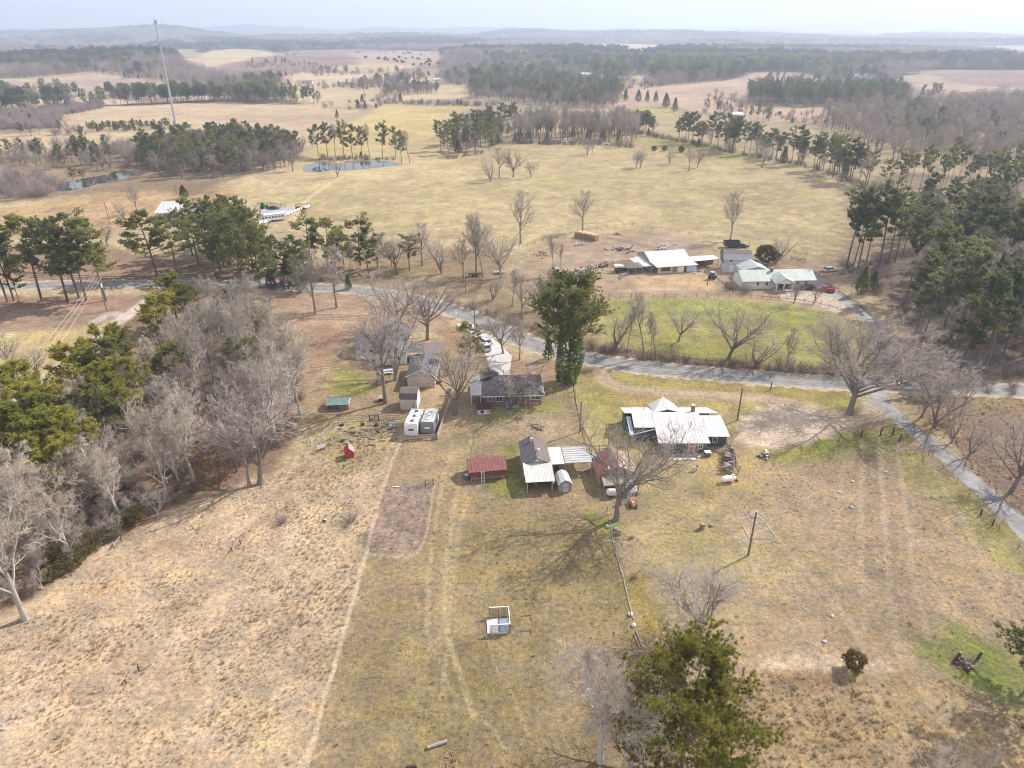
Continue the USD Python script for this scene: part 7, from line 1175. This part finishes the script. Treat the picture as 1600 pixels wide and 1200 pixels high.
# stumps, log, foundation, kennel, garden boards, odds and ends
def stump(label, base, h, r, lean=(0, 0), m='dark_wood'):
    t = thing('tree_stump', label, 'stump', G(*base), 0, None, 1.0, lean); v = trimesh.creation.cylinder(r, h, sections=12).apply_translation([0, 0, h / 2 - .05]); v.vertices[:, :2] *= 1 + .35 * np.clip(.3 - v.vertices[:, 2:] / h, 0, 1); obj('trunk', v, m, t); obj('cut_top', trimesh.creation.cylinder(r * .9, .02, sections=12).apply_translation([0, 0, h - .04]), 'firewood', t)
stump('reddish brown stump in the upper part of the right hand field', (1097, 826), 1.0, .38, m='brown_wall'); stump('low pale stump right of the reddish stump', (1112, 822), .4, .3, m='old_wood'); stump('left one of the two leaning dark posts beside the brush pile', (1492, 1031), 1.3, .17, (0, .3)); stump('right one of the two leaning dark posts beside the brush pile', (1527, 1030), 1.3, .16, (0, .2)); stump('jagged grey stump at the foot of the big forked tree', (967, 834), .9, .42, m='old_wood')
t = thing('fallen_log', 'sawn log lying in the grass near the bottom edge', 'log', G(668, 1170)); v = G(698, 1160) - G(668, 1170); obj('trunk', tube((0, 0, .18), v + [0, 0, .2], .19, .21, 10), 'old_wood', t); obj('cut_end', tube(v + [0, 0, .2], v * 1.02 + [0, 0, .2], .19, .19, 10), 'cut_log', t)
t = thing('fallen_log', 'dark log end at the very bottom edge below the sawn log', 'log', G(636, 1199)); obj('trunk', tube((0, 0, .15), (1.0, .1, .15), .17, .17, 10), 'dark_wood', t); obj('cut_end', tube((1.0, .1, .15), (1.03, .1, .15), .16, .16, 10), 'firewood', t)
t = thing('old_foundation', 'outline of white boards round an old foundation in the right hand field', 'foundation', G(1160, 820))
for a_, b_, m_ in (((1160, 820), (1170, 840), 'concrete'), ((1197, 818), (1213, 842), 'concrete'), ((1170, 842), (1212, 842), 'old_wood')): o = G(1160, 820); obj('board', bar(G(*a_) - o + [0, 0, .06], G(*b_) - o + [0, 0, .06], .10, .08), m_, t)
t = thing('old_foundation', 'faint square slab edge beside the wire kennel', 'foundation', G(812, 963))
for a_, b_ in (((812, 963), (829, 962)), ((829, 964), (829, 970)), ((812, 986), (829, 986)), ((829, 984), (829, 993))): o = G(812, 963); obj('board', bar(G(*a_) - o + [0, 0, .03], G(*b_) - o + [0, 0, .03], .07, .06), 'dark_wood', t)
o, rz, w = frame((766, 991), (794, 989)); t = thing('wire_kennel', 'wire dog kennel with white frame and tin sheets in the middle lawn', 'kennel', o, rz - .02); W, D, h = 2.5, 3.0, 1.55
for a_, b_ in (((.2, 0, h), (W, 0, h)), ((W, 0, h), (W, D, h)), ((W, D, h), (0, D, h))): obj('top_rail', bar(a_, b_, .10), 'white', t)
for x, y in ((0, 0), (W, 0), (0, D), (W, D), (W / 2, 0), (W / 2, D)): obj('post', tube((x, y, 0), (x, y, h if not (x == 0 and y == 0) else .8), .035, .035, 6), 'dark_metal', t)
def grid(a_, u_, v_, nu, nv): a_, u_, v_ = map(lambda q: np.array(q, float), (a_, u_, v_)); return cat_([bar(a_ + u_ * i / nu, a_ + u_ * i / nu + v_, .022) for i in range(nu + 1)] + [bar(a_ + v_ * j / nv, a_ + v_ * j / nv + u_, .022) for j in range(nv + 1)])
obj('mesh_panel', grid((0, 0, .1), (W, 0, 0), (0, 0, h - .1), 22, 14), 'mesh_wire', t); obj('mesh_panel', grid((0, D, .1), (W, 0, 0), (0, 0, h - .1), 22, 14), 'mesh_wire', t); obj('mesh_panel', grid((W, 0, .1), (0, D, 0), (0, 0, h - .1), 26, 14), 'mesh_wire', t)
obj('tin_sheet', slab([(-.35, .0, .12), (1.05, .0, .30), (1.05, D - .6, .34), (-.35, D - .6, .16)], .02, .3, .02), 'white_metal', t); obj('tin_sheet', slab([(1.1, .1, .25), (W - .1, .1, .25), (W - .1, D - .7, .25), (1.1, D - .7, .25)], .02), 'tarp_blue', t, label='flat blue grey sheet'); obj('skirt', slab([(.0, -.06, .02), (W * .9, -.06, .02), (W * .9, -.02, .32), (.0, -.02, .32)], .015), 'white_metal', t)
rs_ = np.random.RandomState(33); t = thing('raised_beds', 'maze of weathered timber borders laid out on the playground', 'raised beds', G(540, 690))
for k in range(34):
    px, py = 531 + 16 * (k % 6) + rs_.uniform(-5, 5), 664 + 6 * (k // 6) + rs_.uniform(-2, 2); a_ = G(px, py) - G(540, 690); L = rs_.uniform(.8, 1.6); th = rs_.choice([0.0, 0.05, 1.2, -.1]); obj('board', bar(a_ + [0, 0, .15], a_ + np.array([L * math.cos(th), L * math.sin(th), .15]), .16, .28), ['fence_wood', 'old_wood'][k % 2], t)
for k in range(7):
    px, py = [(535, 665), (567, 664), (588, 665), (535, 690), (552, 678), (590, 676), (610, 672)][k]; a_ = G(px, py) - G(540, 690); obj('tyre', tube(a_ + [0, 0, .1], a_ + [0, 0, .3], .38, .38, 12), 'rubber', t)
t = thing('bench', 'grey bench against the slanting playground fence', 'bench', G(497, 705), .75); obj('seat', box(0, 1.6, -.25, .25, .42, .5), 'old_wood', t); obj('backrest', box(0, 1.6, .2, .26, .5, .95), 'white_siding', t); obj('leg', cat_(box(.1, .2, -.2, .2, 0, .42), box(1.4, 1.5, -.2, .2, 0, .42)), 'old_wood', t)
t = thing('grey_sheet', 'grey blue tarpaulin at the right end of the playground fence', 'tarpaulin', G(613, 664)); obj('sheet', slab([(-.6, -.6, .05), (.6, -.6, .05), (.6, .6, .35), (-.6, .6, .35)], .03), 'tarp_blue', t); obj('frame', bar((-.6, .6, .2), (.6, .6, .4), .06), 'old_wood', t)
t = thing('litter_bag', 'small black and white bag lying in the wild field between the brown bushes', 'bag', G(507, 815)); obj('bag', trimesh.creation.icosphere(2, .3).apply_scale([1, .8, .7]).apply_translation([0, 0, .2]), 'car_dark', t, smooth=True); obj('flap', box(-.05, .3, -.1, .15, .25, .4), 'white', t)
t = thing('white_plank', 'white plank on the ground at the top of the garden plot', 'plank', G(613, 761)); obj('plank', bar((0, 0, .08), G(624, 761) - G(613, 761) + [0, 0, .08], .2, .06), 'white', t); obj('batten', bar((.2, 0, .13), (.5, .1, .13), .06, .04), 'old_wood', t)
t = thing('yellow_ride_on', 'small yellow ride on toy at the corner of the garage', 'toy', G(686, 598), .5); obj('body', box(-.5, .5, -.3, .3, .3, .8), 'yellow', t); obj('hood', box(.1, .5, -.25, .25, .8, 1.0), 'yellow', t); obj('wheel', cat_(tube((-.3, -.32, .25), (-.3, .32, .25), .25, .25, 12), tube((.3, -.32, .2), (.3, .32, .2), .2, .2, 12)), 'rubber', t)
t = thing('white_cylinder', 'white upright tank at the right wall of the garage', 'tank', G(690, 588)); obj('body', tube((0, 0, 0), (0, 0, 1.3), .3, .3, 14), 'white', t); obj('dome', trimesh.creation.icosphere(2, .3).apply_scale([1, 1, .5]).apply_translation([0, 0, 1.3]), 'white', t, smooth=True)
t = thing('sign_board', 'small white board standing by the trees left of the farmyard', 'sign', G(692, 412)); obj('panel', box(-.8, .8, -.05, .05, 1.0, 2.1), 'white', t); obj('post', cat_(box(-.7, -.6, .05, .15, 0, 2.1), box(.6, .7, .05, .15, 0, 2.1)), 'fence_wood', t)
t = thing('parked_trailer', 'dark flat trailer standing under the trees left of the farmyard', 'trailer', G(731, 433), .05); obj('deck', box(0, 4.2, 0, 1.8, .7, .85), 'dark_wood', t); obj('rail', box(0, 4.2, -.02, .06, .85, 1.15), 'dark_metal', t); obj('wheel', cat_(tube((1.6, -.1, .35), (1.6, .2, .35), .35, .35, 12), tube((2.5, -.1, .35), (2.5, .2, .35), .35, .35, 12)), 'rubber', t)
t = thing('hay_ring', 'low grey trailer right of the broad bare tree at the farmyard corner', 'trailer', G(772, 429), .0); obj('deck', box(0, 3.6, 0, 1.6, .6, .75), 'old_wood', t); obj('wheel', cat_(tube((1.2, -.1, .33), (1.2, .2, .33), .33, .33, 12), tube((2.2, -.1, .33), (2.2, .2, .33), .33, .33, 12)), 'rubber', t)
t = thing('mailbox', 'white mailbox at the mouth of the house drive', 'mailbox', G(713, 497)); obj('post', box(-.06, .06, -.06, .06, 0, 1.1), 'white', t); obj('box', box(-.15, .15, -.3, .3, 1.1, 1.42), 'white', t)
t = thing('mailbox', 'dark mailbox on the verge by the silver cars', 'mailbox', G(764, 517)); obj('post', box(-.06, .06, -.06, .06, 0, 1.1), 'dark_wood', t); obj('box', box(-.15, .15, -.3, .3, 1.1, 1.42), 'dark_metal', t)
o = G(366, 697); t = thing('wood_hut', 'small teal sided hut hidden behind the wood edge trees', 'hut', o, .3); gable(t, 3.2, 3.6, 1.9, 2.6, 'teal', 'dark_metal', 'x', .2); obj('door', box(1.0, 1.8, -.04, 0, 0, 1.7), 'black', t)
t = thing('white_figure', 'white painted object standing in the wood edge left of the russet tree', 'ornament', G(261, 755)); obj('body', tube((0, 0, 0), (0, .1, 1.0), .16, .12, 8), 'white', t); obj('arm', bar((0, 0, .7), (.9, .4, 1.3), .12), 'white', t)
for k, (px, py) in enumerate([(1288, 1003), (1300, 963), (1330, 793), (1384, 738), (1332, 753), (1312, 770)]):
    m_ = trimesh.creation.icosphere(1, .28); m_.vertices *= np.array([1.2, .9, .55]); q = thing('field_stone', ['pale stone at the lower end of the dug track in the right hand field', 'second pale stone up the dug track in the right hand field', 'pale stone in the middle of the right hand field', 'pale stone near the mouth of the field', 'low grey stone left of the wheel tracks', 'small stone above the middle of the right hand field'][k], 'stone', G(px, py) + [0, 0, .1], k); obj('body', m_, 'stone', q); obj('base', trimesh.creation.cylinder(.24, .14, sections=8).apply_translation([0, 0, -.08]), 'clay', q)
# steam plume far off is left to the haze; bales and dots in the far fields
row(['c0', 'c1', 's0'], [(813, 176, 170), (1143, 176, 170), (1157, 178, 172), (1173, 178, 172), (1212, 181, 175), (1218, 180, 174), (1232, 181, 175), (1252, 180, 174), (1298, 181, 174), (1320, 182, 178)], '{o} of the little dark cedars dotted on the pink slope at the right', 'little cedars on the pink slope')

# ------------------------------------------------------------------ grass and weeds
def tuft_mesh(seed, n, h, w, spread):
    rs = np.random.RandomState(seed); return blades(np.column_stack([rs.randn(3, 2) * .12, np.zeros(3)]), np.tile([0, 0, 1.0], (3, 1)), n, h, w, rs, spread, .5)
gprotos = [[('blades', tuft_mesh(1, 9, .55, .075, .55), 'straw')], [('blades', tuft_mesh(2, 9, .40, .07, .75), 'straw')], [('blades', tuft_mesh(3, 8, .35, .08, .9), 'weed')], [('blades', tuft_mesh(4, 7, .45, .05, .7), 'dry_brush')]]
def sward(polys, spacing, share, seed, label, name, lo=.6, hi=1.2, clump=.0, scale=6.0):
    rs = np.random.RandomState(seed); P = np.vstack([spots(q, spacing, rs, jit=.6) for q in polys])
    f = .6 * fb(P[:, 0], P[:, 1], scale, 3, seed) + .4 * fb(P[:, 0], P[:, 1], scale * 7, 3, seed + 50)
    k = f + .10 * rs.randn(len(P)) > clump; P, f = P[k], f[k]
    idx = rs.choice(4, len(P), p=np.array(share) / sum(share)); print(name, len(P))
    sc = (lo + (hi - lo) * np.clip((f - .35) / .35, 0, 1)) * np.exp(.35 * rs.randn(len(P)))
    instancer(name, label, gprotos, P, idx, np.clip(sc, .15, 1.8), rs.rand(len(P)) * 6.283, 'grass')
WILD = [(-40, 1230), (-40, 1010), (60, 950), (180, 850), (300, 795), (420, 750), (480, 718), (560, 725), (600, 745), (566, 870), (520, 1040), (470, 1230)]
sward([WILD], .58, (6, 6, .6, .15), 1, 'tufted straw coloured wild grass of the left field', 'wild_grass', .25, .62, .42, 3.0)
sward([[(1150, 1050), (1330, 1062), (1480, 1060), (1650, 1140), (1700, 1230), (1120, 1230)]], .6, (3, 4, 1.5, .3), 2, 'rough grass below the bank at the lower right', 'rough_grass', .4, .9, .42, 2.5)
sward([[(475, 1230), (570, 872), (650, 860), (690, 700), (820, 770), (950, 830), (1000, 1020), (1060, 1230)], [(1010, 1020), (965, 830), (1080, 760), (1340, 700), (1420, 700), (1640, 900), (1640, 1050), (1330, 1030), (1150, 1050)]], 1.15, (2, 4, 4, .4), 3, 'short dry grass clumps of the mown fields', 'field_grass', .22, .5, .45, 3.0)
sward([[(1396, 618), (1640, 625), (1640, 845), (1500, 722)], [(930, 545), (1060, 566), (1300, 585), (1300, 575), (1100, 560), (960, 535)], [(470, 690), (600, 650), (636, 665), (590, 735), (520, 745)]], .8, (2, 3, 2, 2), 4, 'dead grass and weeds of the verges and yards', 'verge_grass', .4, .9, .4, 2.0)
sward([[(602, 760), (677, 760), (652, 862), (573, 864)]], .8, (1, 1, 2, 5), 5, 'dead stalks standing in the bare garden plot', 'garden_stalks', .25, .6, .3, 2.0)

# ------------------------------------------------------------------ alike neighbours are told apart by row and place
_by = {}
for p in stage.GetPrimAtPath('/World').GetChildren():
    l_ = p.GetCustomDataByKey('label')
    if l_ and not p.GetCustomDataByKey('kind') and p.IsA(UsdGeom.Xform): _by.setdefault(l_, []).append(p)
for l_, ps in _by.items():
    n_ = len(ps)
    if n_ < 2: continue
    q = [(p, np.array(UsdGeom.Xformable(p).GetLocalTransformation().ExtractTranslation())) for p in ps]; q.sort(key=lambda a: a[1][1]); b_ = max(1, math.ceil(n_ / 11)); per = math.ceil(n_ / b_)
    for r_ in range(b_):
        row_ = sorted(q[r_ * per:(r_ + 1) * per], key=lambda a: a[1][0] / a[1][1])
        for i, (p, _) in enumerate(row_):
            o_ = 'leftmost' if i == 0 else 'rightmost' if i == len(row_) - 1 else ORD[i] + ' from left'
            new = l_ + (', ' + (ORD[r_] if r_ else 'front') + ' row' if b_ > 1 else '') + ', ' + o_
            if len(new.split()) <= 16: p.SetCustomDataByKey('label', new)
            else: print('too long:', new)

# ------------------------------------------------------------------ the air
MATS['haze'] = usdkit.material(stage, '/World/Looks/haze', {'v': ('principled_volume', {'color': (0.70, 0.81, 1.0), 'density': 0.00021, 'anisotropy': 0.25})}, [], volume='v.volume')
tag(obj('haze', box(-17500, 17500, -17500, 17500, -60, 420), 'haze'), 'pale blue winter haze over the whole country', 'haze', kind='stuff')
